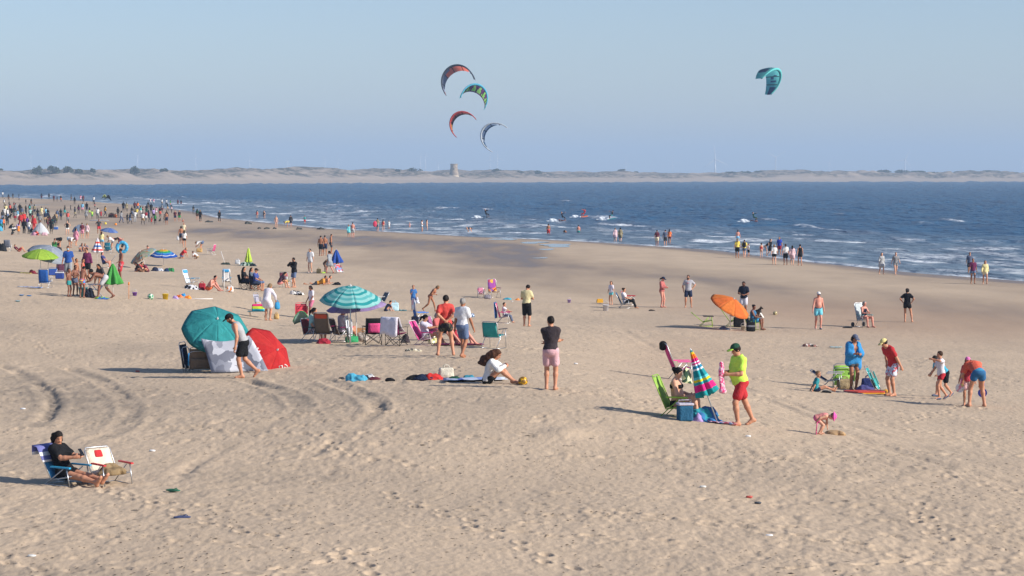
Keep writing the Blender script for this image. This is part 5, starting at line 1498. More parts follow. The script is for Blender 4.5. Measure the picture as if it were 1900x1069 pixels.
person(gH, 1.62, 118, 'sit_chair', ('tee', '#cfc8d6'), ('short', 'olive'), hair=('short', 'black'), sex='f', tone='mid', lod=0, thick=1.08, label='person with short black hair in white top seated under striped parasol', over=dict(pel=(0, .40), lean=-8, head=(10, 0)))
bag(off(G(653, 636)), (.40, .22, .22), FB('#1f9a5e'), 'bright green cloth bag under the striped parasol', 20, handles=FB('#1f9a5e'))
bag(off(G(672, 634), 0, .3), (.36, .2, .30), blotch(['#b8aca0', '#8a7f7a', '#c8c0b8'], 14), 'grey patterned bag between green bag and black camp chair', -10)
o = MB(); o.box((0, 0, .17), (.42, .3, .34)); o = o.build('cardboard_box', solid('#a2764a', .8)); o.location = off(G(664, 628), 0, .7); o.rotation_euler = (0, 0, .2); tag(o, 'brown cardboard box behind the green cloth bag', 'box')
cloth_heap(off(G(600, 638)), (.22, .14), .2, FB('crimson'), 'crimson bag under the orange headrest chair', 'bag', 'bag', 0, 21)

folded_chair(G(648, 636), FB('#cfd3dc'), 'white and blue folding chair folded flat by the parasol pole', 80, 6, .4, .95, group=None)
# pop-up shade, girl with folded red chair
gJ = G(562, 606)
P = []
for t in np.linspace(0, 1, 9):
    P.append([(-.42 + .95 * s + .10 * t, -.18 + .5 * t, .02 + (.62 * math.sin(math.pi * min(1, s * 1.15 + .08)) ** .8) * (1 - .75 * t)) for s in np.linspace(0, 1, 11)])
ro = empty('beach_shelter', gJ, R(10), 'small green edged grey mesh shelter on the sand by the girl', 'shelter')
drape(P, FB('#6f8f8a'), 'mesh', ro); MB().tube([tuple(p) for p in P[0]], .02, 6).build('edge_hoop', FB('#2c8a4e'), ro, True); MB().tube([tuple(p) for p in P[-1]], .016, 6).build('edge_hoop', FB('#2c8a4e'), ro, True)
gK = G(578, 590)
person(gK, 1.45, -55, 'stroll', ('tee', '#d8d2dc'), ('shorts', '#c26a88'), hair=('bob', 'dark'), sex='k', tone='brown', lod=0, label='child in white T-shirt and pink shorts holding a folded red chair', over=dict(head=(18, 0), hR=(-.22, .16, .86), hL=(.20, .20, .88)))
folded_chair(lw(gK, -55, -.22, .40, 0), FB('#d0344a'), 'red striped folding chair held by the child in pink shorts', 20, 4, .5, .66, frame=solid('#d86a74', .4))

# ---- woman in white, rainbow bag, striped bags
person(G(497, 595), 1.66, 160, 'stoop', ('dress', '#d6d0da'), None, hair=('bob', 'fair'), sex='f', tone='mid', lod=0, label='fair-haired person in loose white dress holding a turquoise bag', over=dict(lean=16, curve=10, hL=(.28, .22, .80), hR=(-.30, .18, .86), head=(24, -20)))
bag(lw(G(497, 595), 160, -.33, .24, .48), (.20, .14, .30), FB('#1f8fc4'), 'turquoise bag held by the person in white dress', 30)
gL = G(486, 590)
tb = empty('low_table', off(gL, -.2, .2), 0, 'low folding table carrying a rainbow striped bag', 'table')
m = MB(); m.box((0, 0, .26), (.85, .42, .03)); m.build('table_top', solid('#3b6670', .6), tb)
for sx in (-1, 1):
    for sy in (-1, 1): MB().tube([(sx * .36, sy * .17, .25), (sx * .30, sy * .17, 0)], .012).build('leg', solid('#8a6a4a', .6), tb, True)
bag(off(gL, -.18, .2, .29), (.52, .28, .30), banded([(0, '#2aa0b4'), (.30, '#bcd63a'), (.66, '#d63a72')], 'Z', 3.2), 'rainbow striped beach bag on the low table', 0, handles=FB('yellow'))
bag(off(G(500, 592), .25, .5), (.2, .16, .24), FB('straw'), 'small straw bag behind the person in white dress', 0, name='basket', cat='basket')
folded_chair(off(G(480, 578), .0, .4), FB('#9a98a8'), 'grey lounger frame propped behind the rainbow bag', 62, 16, .4, .8)
cloth_heap(off(G(551, 547)), (.40, .22), .22, blotch(['white', 'black', 'white', 'black'], 9), 'black and white zebra print bag on open sand', 'bag', 'bag', 0, 31)

# ---- the child's corner: boy with blue top, girl in bikini, toys
person(G(767, 577), 1.30, 5, 'stand', ('tee', '#2f6fb4'), ('short', 'blue'), hair=('short', 'dark'), sex='k', tone='mid', lod=1, label='child in blue T-shirt standing with a white towel in hand', over=dict(hR=(-.06, .20, 1.28), hL=(.24, .14, .90)))
cloth_heap(lw(G(767, 577), 5, .19, .12, .40), (.10, .08), .34, FB('#cfd0dc'), 'white towel held by the child in blue T-shirt', 'towel', 'towel', 0, 33)
person(G(799, 579), 1.52, 78, 'walk', ('bikini', '#a8403c'), ('brief', '#a8403c'), hair=('bob', 'fair'), sex='f', tone='tan', lod=1, label='person in red bikini stepping forward with head bowed', over=dict(lean=24, curve=20, head=(35, 0), hL=(.10, .30, .98), hR=(-.08, .32, 1.0), aR=(-.07, -.42, .2), feet=(0, -.9)))
person(G(716, 578), 1.15, 120, 'sit_ground', ('tee', '#27304e'), ('short', 'navy'), hair=('short', 'black'), sex='k', tone='mid', lod=1, label='child in navy T-shirt sitting by the pale blue bag')
bag(off(G(731, 577)), (.46, .28, .42), FB('#a9cfdc'), 'large pale blue beach bag beside the child in navy', 10, handles=FB('#8abfd0'))
towel_flat(off(G(745, 577)), .4, .5, FB('#2f9aa8'), 'small teal mat beside the pale blue bag', 0, 8)
beach_chair(off(G(708, 572), -.2, 1.2), -60, FB('#5c6470'), 'grey chair partly hidden behind the lilac parasol', arms=solid('silver', .4), sh=.3, bl=.5, rec=30)
gM = G(780, 602)
beach_chair(gM, 110, FB('#2a62b4'), 'royal blue folding chair with a white towel on its back', arms=solid('#3a74c8', .5), sh=.30, bl=.80, rec=8, w=.42)
P = [[fw(s * .24, -.33 - .02 * math.sin(5 * s), 1.12 - .5 * t) for s in np.linspace(-1, 1, 6)] for t in np.linspace(0, 1, 6)]
o = drape(P, blotch(['#d0d4e0', '#c8ccd8', '#7fb0cc', '#d8a8b0'], 6), 'towel'); o.location = gM; o.rotation_euler = (0, 0, R(110)); tag(o, 'white towel hanging over the royal blue chair', 'towel')
bag(off(G(770, 604)), (.3, .2, .38), FB('#1a1c34'), 'dark navy backpack leaning on the royal blue chair', 0, name='backpack', cat='backpack')
ball(G(878, 589), .12, [solid('#c9ccd0', .4), solid('#1f5f94', .4)], 'blue and white ball lying alone on open sand', 5)
gN = G(936, 600)
beach_chair(gN, 82, FB('#c42a62'), 'pink child chair with orange seat and blue towel', arms=solid('#d0307a', .5), sh=.30, bl=.66, rec=16, w=.46)
person(gN, 1.12, 82, 'sit_chair', ('tee', '#d0ccd4'), ('pants', 'slate'), hair=('short', 'black'), sex='k', tone='mid', lod=1, label='child in white top sitting in the pink chair', over=dict(pel=(0, .62), lean=-12, aL=(.13, .56, .12), aR=(-.13, .56, .12), hL=(.1, .45, .80), hR=(-.1, .45, .80)))
P = [[fw(s * .25, -.38 - .03 * math.sin(4 * s) - .05 * (1 - t), .95 - .72 * t) for s in np.linspace(-1, 1, 6)] for t in np.linspace(0, 1, 7)]
o = drape(P, FB('#1f5a9c'), 'towel'); o.location = gN; o.rotation_euler = (0, 0, R(82)); tag(o, 'blue towel hanging behind the pink child chair', 'towel')
person(G(977, 606), 1.78, 165, 'phone', ('tee', '#cbbf8e'), ('knee', 'black'), hair=('short', 'dark'), tone='mid', lod=0, label='person in pale yellow T-shirt and black knee shorts looking down', over=dict(head=(30, -35)))
gO = G(917, 553)
beach_chair(gO, 25, blotch(['#8a3a8c', '#d27a2a', '#a03a5c', '#6a3a8a', '#c8a03a'], 6), 'tall chair covered in a purple and orange patchwork towel', arms=solid('plum', .5), sh=.36, bl=.72, rec=14)
beach_chair(G(893, 553), 10, FB('pink'), 'tiny white and pink child chair beside the patchwork chair', arms=solid('hot_pink', .5), sh=.25, bl=.35, rec=12, w=.34, sd=.3)
bag(off(G(905, 555)), (.36, .24, .24), FB('#8d8690'), 'grey bag between the child chair and the patchwork chair', 0)
cloth_heap(off(G(941, 556)), (.22, .14), .12, FB('#1f9ab4'), 'turquoise toy heap right of the patchwork chair', 'toy_heap', 'toys', 0, 41)
cloth_heap(off(G(960, 557)), (.14, .1), .10, FB('tangerine'), 'orange toy lying by the turquoise heap', 'toy', 'toys', 0, 42, 3)

def bucket(g, col, label, r=.11, hh=.2, up=True, handle=True):
    root = empty('bucket', g, 0, label, 'bucket')
    m = MB(); m.lathe([(r * .75, 0), (r, hh), (r * 1.06, hh), (r * 1.06, hh * .95), (r * .95, hh * .93), (r * .7, .02)], 14); m.build('pail', solid(col, .4), root, True)
    MB().tube([(-r, 0, hh), (-r * .8, 0, hh + r * .8), (0, 0, hh + r * 1.2), (r * .8, 0, hh + r * .8), (r, 0, hh)], .006, 5).build('handle', solid('white', .4), root, True)
    return root
bucket(G(1056, 562), 'lilac', 'lilac pail standing alone right of the patchwork chair', .1, .18)
bucket(G(250, 549), '#7a4aa8', 'purple pail left of the green and white ball', .11, .16)
bucket(G(307, 556), '#d6b41e', 'yellow pail between the striped ball and bright toys', .14, .26)
ball(G(276, 555), .14, [solid('#cfd6cc', .4), solid('#2c8a5a', .4)], 'green and white striped ball on sand by the pails', 8)
for (x, y, c, lab, sd_) in [(333, 552, 'orange', 'orange and yellow sand toys in a heap', 51), (341, 550, 'azure', 'blue toy spade upright in the toy heap', 52), (349, 554, 'tangerine', 'flat orange sand mould beside the toy heap', 53), (326, 555, 'lilac', 'lilac sand mould at the edge of the toy heap', 54)]:
    cloth_heap(off(G(x, y)), (.13, .1), .16, solid(c, .45), lab, 'toy', 'toys', 0, sd_, 3)
o = MB(); o.tube([(-.75, 0, .03), (.7, .1, .03)], .02); o = o.build('pole', solid('white', .4), None, True); o.location = G(366, 556); tag(o, 'white parasol pole lying flat on the sand by toys', 'pole')
o = MB(); o.tube([(0, 0, -.05), (.01, 0, .62)], .010); o.tube([(0, 0, .62), (.01, 0, .74)], .03); o = o.build('marker_stick', solid('tangerine', .5), None, True); o.location = G(239, 555); tag(o, 'thin orange stick planted in the sand', 'stick')

# ---- right foreground: person in green chair, furled parasol, person in neon
gP = G(1258, 774)
beach_chair(gP, 70, FB('#8ab43a'), 'lime green chair with a person seated in it', arms=solid('#9ac83a', .5), frame=solid('#8db83a', .35), sh=.24, bl=.72, rec=24, w=.50)
person(gP, 1.66, 70, 'sit_chair', ('bikini', 'black'), ('brief', 'black'), hair=('bun', 'black'), sex='f', tone='fair', lod=0, thick=1.14, belly=.5, label='person with black bun seated in the lime green chair', over=dict(pel=(-.02, .34), lean=-10, curve=10, head=(14, -8), aL=(.13, .46, .075), aR=(-.13, .50, .075), hL=(.12, .24, .50), hR=(-.10, .26, .48)))
cooler(off(G(1269, 779), 0, -.25), (.32, .26, .38), FB('#1c5a7c'), FB('#b9b4c4'), 'blue insulated cooler bag in front of the lime chair', 10, name='cooler_bag')
gQ = G(1332, 787)
tQ = at_depth(1282, 650, gQ[1])
st = [(0, '#1b8a8e'), (.12, '#cf2478'), (.26, '#2a9aa0'), (.32, '#d8c820'), (.37, '#5cc0c8'), (.42, '#1b8a94'), (.56, '#c9d6da'), (.60, '#2a7fa0'), (.66, '#d8d0d8'), (.69, '#d02a80'), (.72, '#d8d0d8'), (.75, '#c81e70'), (.82, '#e06a20'), (.91, '#e0b820'), (.96, '#1b8a8e')]
Lq = (Vector(tQ) - Vector(gQ)).length
closed_parasol(gQ, tQ, .40, banded([(p, c) for p, c in st], 'Z', 1 / (Lq * .60), -.40 / .60, key='rainbow_furled'), 'furled rainbow striped parasol leaning over the beach bags', r_hem=.19, flare=1.15, pole=solid('#a8b0b4', .35, .6))
gR = G(1265, 706)
beach_chair(gR, 100, FB('#d63a86'), 'bright pink chair with a black cap on its back', arms=solid('#e0489a', .5), sh=.34, bl=.78, rec=22, w=.50)
cp = solid_obj('cap', [Ell((0, 0, 0), (.11, .12, .10), None, .02), Ell((0, .05, -.10), (.10, .10, .08), None, .06)], .016, FB('black')); cp.location = lw(gR, 100, 0, -.55, 1.03); tag(cp, 'black cap hung on the back of the pink chair', 'cap')
cloth_heap(off(G(1275, 711)), (.12, .1), .42, blotch(['#2a4a34', '#c8d0a0', '#1c2c24'], 7), 'dark green bag standing beside the pink chair', 'bag', 'bag', 0, 61, 4)
cloth_heap(off(G(1308, 782)), (.36, .22), .30, blotch(['#2a6aa0', '#1f8a98', '#2c5f94'], 5), 'blue and teal beach bag in front of the furled parasol', 'bag', 'bag', 0, 62, 6)
cloth_heap(off(G(1288, 778), 0, .1), (.15, .14), .34, FB('orange'), 'orange bag standing behind the cooler bag', 'bag', 'bag', 0, 63, 4)
cloth_heap(off(G(1293, 782)), (.12, .1), .20, FB('lilac'), 'lilac towel roll beside the cooler bag', 'towel', 'towel', 0, 64, 3)
towel_flat(off(G(1340, 787)), .35, .6, blotch(['#8a3040', '#3a5a8a', '#c8a0b0', '#a03a4a'], 8), 'patterned red and blue cloth spread by the parasol foot', 0, 12)
flipflop(G(1352, 789), '#d8d4d0', 'white sandal left beside the patterned cloth', 60)
pN, frN = person(G(1373, 790), 1.80, -68, 'walk', ('tee', 'neon'), ('shorts', '#b8202a'), hair=('short', 'dark'), cap=('cap', 'bottle', 'lime'), tone='mid', lod=0, belly=.9, thick=1.06,
       label='person in neon yellow T-shirt, red shorts and green cap carrying pink mesh', over=dict(aL=(.10, .10, .075), aR=(-.10, -.34, .10), hL=(.10, .32, 1.06), hR=(-.06, .34, 1.10), eL=(.6, -1, -.3), eR=(-.6, -1, -.3), head=(22, 0), feet=(0, -.35)))
gS = G(1373, 790)
o = solid_obj('mesh_bag', [Cone((0, 0, .20), (0, 0, .0), .05, .055, .03), Cone((-.02, 0, 0), (.0, 0, -.34), .035, .03, .02), Cone((.03, .02, 0), (.05, 0, -.30), .03, .03, .02), Ell((.03, 0, -.38), (.07, .05, .05), None, .03)], .016, blotch(['#d85a8a', '#e0a0b8', '#d03a70', '#e8c0cc'], 24), wob=.02, wscale=.06)
o.location = lw(gS, -68, .02, .46, 1.14); tag(o, 'pink and white mesh bag held by the person in neon', 'bag')

# ---- family on the right
gT = G(1514, 727)
person(gT, 1.10, 95, 'sit_legs_out', ('tee', '#178a94'), ('short', 'navy'), hair=('short', 'fair'), sex='k', tone='mid', lod=0, label='fair-haired child in teal T-shirt sitting on the sand', over=dict(lean=-4, head=(0, -40), aR=(-.12, .80, .08)))
gU = G(1583, 724)
person(gU, 1.68, 22, 'phone', ('wrap', FB('#1f86c4')), ('short', 'gunmetal'), hair=('bob', 'dark'), cap=('cap', 'slate'), glasses=True, sex='f', tone='tan', lod=0, label='person wrapped in bright blue towel with slate cap looking at phone', over=dict(aL=(.08, .03, .075), aR=(-.08, .0, .075), head=(26, 6)))
person(G(1655, 735), 1.78, -62, 'stoop', ('tee', '#b8242c'), ('shorts', blotch(['#b8c4d4', '#c04a54', '#d4d8e0', '#7a94b8', '#c8ccd8'], 30)), hair=('short', 'dark'), cap=('cap', '#d6c67c'), glasses=True, tone='mid', lod=0, label='person in red T-shirt and yellow cap leaning forward beside teal chair', over=dict(lean=18, curve=14, pel=(-.05, .91), hL=(.26, -.12, .80), hR=(-.22, .02, .86), head=(24, 0)))
folded_chair(off(G(1577, 722), -.15, .5), FB('#86b83a'), 'lime green folded chair standing behind the person in blue towel', 12, -6, .62, .72, pillow=FB('#6aa030'))
folded_chair(off(G(1630, 728), 0, .1), FB('#1f9a98'), 'teal folded chair propped beside the person in red', 70, 26, .42, .74)
beach_chair(off(G(1545, 722), .1, .6), 75, FB('#2a3450'), 'dark low chair with aluminium frame behind the fair-haired child', sh=.26, bl=.5, rec=55, w=.46)
bag(off(G(1568, 722), 0, .1), (.44, .24, .30), FB('#a08c68'), 'sand coloured bag next to the lime folded chair', 5)
bag(off(G(1612, 722), 0, .2), (.36, .22, .32), FB('#27346a'), 'navy bag standing by the teal folded chair', 0)
bb = empty('bodyboard', off(G(1603, 730)), R(4), 'yellow and red bodyboard lying flat before the bags', 'bodyboard')
for dz_, c_ in ((.02, '#d8a02a'), (.055, '#c8402e')):
    solid_obj('deck' if dz_ > .03 else 'hull', [RBox((0, 0, dz_), (.56, .27, .022), None, .02), Ell((.5, 0, dz_), (.16, .25, .022), None, .03)], .018, solid(c_, .5), bb)
cloth_heap(off(G(1606, 727), 0, 0, .07), (.26, .12), .13, FB('#4a4a80'), 'purple towel crumpled on the bodyboard', 'towel', 'towel', 0, 71)
cloth_heap(off(G(1641, 729)), (.15, .12), .13, solid('mustard', .5), 'yellow toy beside the feet of the person in red', 'toy', 'toys', 0, 72, 3)
cloth_heap(off(G(1532, 729)), (.15, .08), .07, FB('black'), 'black sandals beside the fair-haired child', 'sandals', 'shoes', 0, 73, 3)
person(G(1746, 741), 1.38, -72, 'walk', ('tee', '#d2cdd4'), ('short', '#b01c2c'), hair=('short', 'brown'), sex='k', tone='mid', lod=0, label='child in white T-shirt and red shorts throwing with raised arm', over=dict(hL=(.18, .44, 1.42), hR=(-.22, .30, .82), aL=(.06, .10, .075), aR=(-.08, -.26, .12), shoes=None), shoes='slate')
person(off(G(1756, 739), .05, .7), 1.40, -60, 'walk2', ('tee', '#1f9fc0'), ('shorts', 'black'), hair=('short', 'black'), sex='k', tone='mid', lod=0, label='child in turquoise T-shirt and black shorts bending behind the thrower', over=dict(lean=34, curve=16, pel=(-.05, .86), head=(10, 0), hR=(-.2, .46, .80), hL=(.16, .4, .8)), shoes='slate')
person(off(G(1796, 753), 0, .1), 1.30, -8, 'stand', ('tee', '#c03a4a'), ('shorts', blotch(['#cfa8a8', '#b88a90', '#d4c0b8'], 16)), hair=('bob', 'brown'), cap=('cap', '#d86aa8'), sex='k', tone='mid', lod=0, label='child in pink cap and red T-shirt holding a beach bat', over=dict(hR=(-.30, .12, .86)))
person(G(1812, 755), 1.80, 188, 'bend', ('tee', '#d8593c'), ('short', banded([(0, '#2a5f8c'), (.45, '#3a86a8'), (.72, '#7fc0cc')], 'Z', 3.2, -2.6)), hair=('short', 'dark'), tone='mid', lod=0, label='person in orange T-shirt and blue shorts bent double over the child', over=dict(aL=(.20, .0, .075), aR=(-.20, -.02, .075), lean=58, curve=16, pel=(-.10, .89), hL=(.26, .36, .55), hR=(-.22, .40, .52), head=(30, 0)))
def bat(px, py, gy, col, pat, label, yaw, hang=0):
    p = at_depth(px, py, gy)
    root = empty('beach_bat', p, R(yaw), label, 'bat')
    m = MB(); m.add([(.125 * math.cos(a), y_, .125 * math.sin(a)) for y_ in (-.006, .006) for a in np.linspace(0, 2 * math.pi, 24, endpoint=False)],
                    [tuple(range(24)), tuple(reversed(range(24, 48)))] + [(i, i + 24, (i + 1) % 24 + 24, (i + 1) % 24) for i in range(24)])
    m.build('blade', pat, root)
    MB().tube([(.02, 0, .11), (.05, 0, .26)], .018, 6).build('handle', solid(col, .5), root, True)
gV = G(1796, 753)
bat(1781, 720, gV[1] - .1, '#d86a9a', blotch(['#d8d4d4', '#d8d4d4', '#d88a9a', '#c8c070'], 14), 'round white bat with pink handle held by the child', 10)
bat(1823, 729, gV[1] + .5, '#22308a', solid('#22308a', .5), 'round dark blue bat hanging behind the bent person', -10)
gW = G(1521, 806)
pT, fT = person(gW, .80, 78, 'bend', ('tank', '#e08a86'), ('short', '#d84a96'), hair=('short', 'fair'), cap=('hat', '#e050a4'), sex='k', tone='fair', lod=0, label='toddler in pink sun hat and swimsuit bending to dig sand', over=dict(lean=62, curve=22, aL=(.13, .05, .075), aR=(-.13, -.03, .075), hL=(.14, .34, .16), hR=(-.20, -.14, .58), head=(20, 0), pel=(-.12, .74), ), hs=1.5, thick=1.4)
_w = fT['wR'] * fT['g']; sp_ = empty('toy_spade', lw(gW, 78, _w[0] - .02, -_w[1] + .0, _w[2] - .26), R(78), 'dark pink toy spade held behind the toddler', 'spade')
solid_obj('blade', [RBox((0, 0, 0), (.05, .012, .07), None, .012)], .010, solid('#a83a64', .5), sp_); MB().tube([(0, 0, .06), (0, -.02, .26)], .012, 6).build('handle', solid('#d0508a', .5), sp_, True)
cloth_heap(off(G(1548, 806)), (.25, .2), .10, solid('#a88a66', .95), 'small heap of freshly dug sand by the toddler', 'sand_heap', 'sand', 0, 81)

# ---- orange parasol group
gX = G(1356, 613)
tX = at_depth(1354, 569, gX[1])
parasol(gX, tX, .98, [fabric('#e8761a', transl=.4), fabric('#ec8420', transl=.4)], 'orange parasol tilted to one side over a dark chair', axis=(.44, -.30, .85), rise=.40, spin=.2)
beach_chair(G(1312, 606), 88, FB('#3f4a3a'), 'empty dark chair with lime green frame by the orange parasol', frame=solid('#8ab02a', .35), arms=solid('charcoal', .5), sh=.26, bl=.62, rec=50, w=.46)
gY = G(1397, 612)
beach_chair(gY, 66, FB('#2b3a3a'), 'dark chair under the orange parasol with a reader seated', frame=solid('#8ab02a', .35), arms=solid('charcoal', .5), sh=.30, bl=.58, rec=20)
person(gY, 1.64, 66, 'sit_chair', ('tank', '#2a6a94'), ('shorts', '#2a9fd0'), hair=('bun', 'black'), sex='f', tone='brown', lod=1, glasses=True, label='person in blue swimwear reading beside the orange parasol', over=dict(pel=(0, .42), lean=-6, hL=(.08, .38, .62), hR=(-.08, .38, .62), head=(18, -30)))
o = MB(); o.box((0, 0, 0), (.2, .02, .26)); o = o.build('book', solid('#c8c4bc', .7)); o.location = lw(gY, 66, 0, .42, .66); o.rotation_euler = (R(-35), 0, R(66)); tag(o, 'open white book held by the reader', 'book')
bag(off(G(1393, 615)), (.36, .26, .42), FB('#17181c'), 'black backpack with white stripe before the reader', 10, name='backpack', cat='backpack', stripe=FB('#6a6a70'))
bag(off(G(1372, 608), 0, .3), (.46, .3, .46), FB('#1e1c20'), 'black holdall under the orange parasol', 0)
cloth_heap(off(G(1344, 612)), (.24, .12), .14, FB('#5a6a80'), 'blue grey shoes left beside the orange parasol foot', 'shoes', 'shoes', 0, 91)
bucket(G(1379, 613), '#b8b0a0', 'small pale pail beside the black backpack', .11, .2)
beach_chair(off(G(1365, 608), 0, .8), 88, FB('#3a4634'), 'second lime framed chair behind the orange parasol pole', frame=solid('#8ab02a', .35), arms=solid('charcoal', .5), sh=.28, bl=.6, rec=35)
person(G(1380, 588), 1.78, -18, 'hold', ('tee', '#1b2236'), ('shorts', '#c4c2cc'), hair=('short', 'black'), beard='black', tone='brown', lod=1, label='bearded person in navy polo and white shorts behind the orange parasol', over=dict(head=(25, 0)))
ball(G(1438, 584), .11, [solid('#cfc08a', .5), solid('#8a8060', .5)], 'pale yellow ball on damp sand near the small dog', 12)
gd = G(1407, 586)
dg = empty('dog', gd, R(60), 'small dark shaggy dog sitting behind the orange parasol', 'dog')
solid_obj('body', [Ell((0, .06, .17), (.10, .16, .13), None, .05), Ell((0, -.06, .22), (.08, .09, .13), None, .05), Cone((0, -.06, .30), (0, -.12, .38), .06, .05, .04), Ell((0, -.15, .40), (.06, .075, .06), None, .03), Cone((0, -.20, .38), (0, -.25, .37), .03, .025, .02),
                   Cone((.045, -.12, .44), (.06, -.11, .49), .02, .01, .01), Cone((-.045, -.12, .44), (-.06, -.11, .49), .02, .01, .01), Cone((.05, -.11, .2), (.05, -.13, .02), .03, .022, .02), Cone((-.05, -.11, .2), (-.05, -.13, .02), .03, .022, .02),
                   Cone((.08, .12, .10), (.09, .02, .03), .05, .03, .03), Cone((-.08, .12, .10), (-.09, .02, .03), .05, .03, .03), Cone((0, .20, .12), (0, .30, .20), .025, .015, .02)], .02, blotch(['#2a2018', '#4a3424', '#1c1612'], 12), dg, wob=.02, wscale=.05)
# ---- people standing on the middle sand
person(G(1228, 571), 1.66, 62, 'phone', ('long', '#b8625e'), ('brief', '#c07a70'), hair=('pony', 'dark'), cap=('cap', 'navy'), sex='f', tone='pink', lod=1, label='person in salmon top and navy cap looking at a phone')
person(G(1277, 571), 1.76, -5, 'hips', ('tee', '#a6a6ae'), ('shorts', 'navy'), hair=('short', 'dark'), beard='dark', glasses=True, tone='mid', lod=1, label='bearded person in grey T-shirt and navy shorts, hands on hips', over=dict(hR=(-.24, .0, .86), head=(0, -25)))
_gt = [o for o in COL.objects if o.get('label', '').startswith('bearded person in grey T-shirt')][0]
solid_obj('shirt_print', [RBox((-.03, -.150, 1.27), (.06, .012, .022), None, .008)], .012, FB('#c0607c'), _gt)
person(G(1518, 611), 1.72, 4, 'stroll', None, ('band', (FB('#5cc0d4'), FB('#2a3358'))), hair=('short', 'grey'), cap=('cap', 'white', 'navy'), tone='pink', lod=1, belly=.6, shoes='grey', label='bare-chested person in white cap and pale blue trunks walking', over=dict(head=(22, 0)))
gZ = G(1603, 607)
beach_chair(gZ, 30, FB('#b9c4c8'), 'white reclining chair on wheels with a reader in it', arms=solid('#3a8a94', .5), sh=.36, bl=.78, rec=16, w=.5)
for s in (-1, 1):
    o = MB(); o.tube([lw((0, 0, 0), 30, s * .30, -.42, .11), lw((0, 0, 0), 30, s * .34, -.42, .11)], .11, 14); o = o.build('wheel', solid('#22242a', .6), bpy.data.objects[[k.name for k in COL.objects if k.name.startswith('beach_chair')][-1]], False)
    o.parent = None; o.matrix_world = Matrix.Translation(Vector(gZ))
    w_ = [k for k in COL.objects if k.get('label') == 'white reclining chair on wheels with a reader in it'][0]
    o.parent = w_; o.matrix_parent_inverse = (Matrix.Translation(Vector(gZ)) @ Matrix.Rotation(R(30), 4, 'Z')).inverted()
person(gZ, 1.62, 30, 'sit_chair', ('swimsuit', '#1c2036'), None, hair=('bob', 'grey'), sex='f', tone='pink', glasses=True, lod=1, label='grey-haired person in dark swimsuit reading in wheeled chair', over=dict(pel=(0, .50), lean=-10, aL=(.16, .50, .075), aR=(-.14, .46, .075), hL=(.1, .32, .70), hR=(-.06, .34, .70), head=(14, 15)))
cloth_heap(off(G(1573, 609)), (.2, .1), .07, FB('black'), 'black sandals on the sand left of the wheeled chair', 'sandals', 'shoes', 0, 93, 3)
person(G(1683, 598), 1.64, 165, 'hips', ('tee', '#15161e'), ('short', 'black'), hair=('curly', 'dark'), sex='f', tone='mid', lod=1, label='person with curly hair dressed in black, seen from behind', over=dict(aL=(.10, .0, .075), aR=(-.24, .06, .075), head=(0, 30)))
cloth_heap(off(G(1502, 643)), (.34, .16), .12, blotch(['#6a5a50', '#8a5a50', '#c0b8b0', '#3a3834'], 9), 'small heap of brown and grey clothes on open sand', 'clothes_pile', 'clothes', 0, 94)
towel_flat(off(G(1551, 646)), .25, .45, FB('#8fb8c0'), 'pale blue cloth scrap on sand near the clothes heap', 0, 22)
# ---- pair in chairs left of the salmon top
gAA = G(1160, 572)
beach_chair(gAA, 80, FB('#3a6488'), 'blue chair with a person in black trousers lounging', arms=solid('charcoal', .5), sh=.28, bl=.62, rec=26)
person(gAA, 1.62, 80, 'sit_low', ('tee', '#cfcad2'), ('pants', '#17181c'), hair=('bun', 'brown'), sex='f', tone='mid', lod=1, label='person in white top and black trousers lounging in blue chair', over=dict(pel=(0, .38), lean=-22, hL=(.12, .3, .52), hR=(-.12, .3, .52)))
beach_chair(off(G(1168, 568), .1, 1.4), 84, FB('#c84250'), 'coral red chair behind the blue one', arms=solid('#c0303c', .5), sh=.28, bl=.56, rec=30)
person(G(1134, 566), 1.28, -40, 'stand', ('tee', '#d4ccd8'), ('short', 'aqua'), hair=('pony', 'dark'), sex='k', tone='mid', lod=1, label='girl with dark ponytail in white standing by the blue chair')
bucket(G(1124, 577), '#d2d2d8', 'white square pail left of the blue chair', .16, .32)
o = MB(); o.box((0, 0, .10), (.34, .2, .12)); o.box((0, 0, .20), (.30, .18, .10)); o = o.build('toy_truck', solid('#d8a020', .45)); o.location = G(1113, 563); o.rotation_euler = (0, 0, .2); tag(o, 'yellow and red toy truck near the white pail', 'toy truck')
cloth_heap(off(G(1210, 577)), (.16, .1), .07, FB('#3a302a'), 'dark sandals on sand right of the blue chair', 'sandals', 'shoes', 0, 96, 3)

# ================================================================== the crowd on the left
WORDS = dict(pale_yellow='pale yellow', hot_pink='bright pink', pale_pink='pale pink', sky='light blue', royal='royal blue', bottle='dark green', neon='neon yellow', gunmetal='dark grey', azure='bright blue')
TK = dict(T=('tee', 'T-shirt'), V=('tank', 'vest'), L=('long', 'long-sleeved top'), D=('dress', 'dress'), S=('swimsuit', 'swimsuit'), B=('bikini', 'bikini'), W=('wetsuit', 'wetsuit'), J=('jacket', 'jacket'))
BK = dict(s=('short', 'shorts'), h=('shorts', 'shorts'), k=('knee', 'long shorts'), b=('brief', 'briefs'), p=('pants', 'trousers'))
PW = dict(stand='standing', contra='standing', apart='standing', walk='walking', walk2='walking', stroll='strolling', phone='standing head bowed', hips='standing hands on hips', bend='bending over', bend_low='bending to the ground', stoop='stooping',
          sit_ground='sitting', cross_legged='sitting cross-legged', squat='crouching', kneel='kneeling', supine='lying down', prone='lying face down', sit_legs_out='sitting legs outstretched', back_hands='standing hands behind', crossed='standing arms folded', hold='standing', lunge='lunging', wade='wading', swim='swimming', sit_chair='sitting in chair', sit_low='sitting low', supine_knees='lying knees up')
HR = ['short', 'short', 'short', 'bob', 'pony']
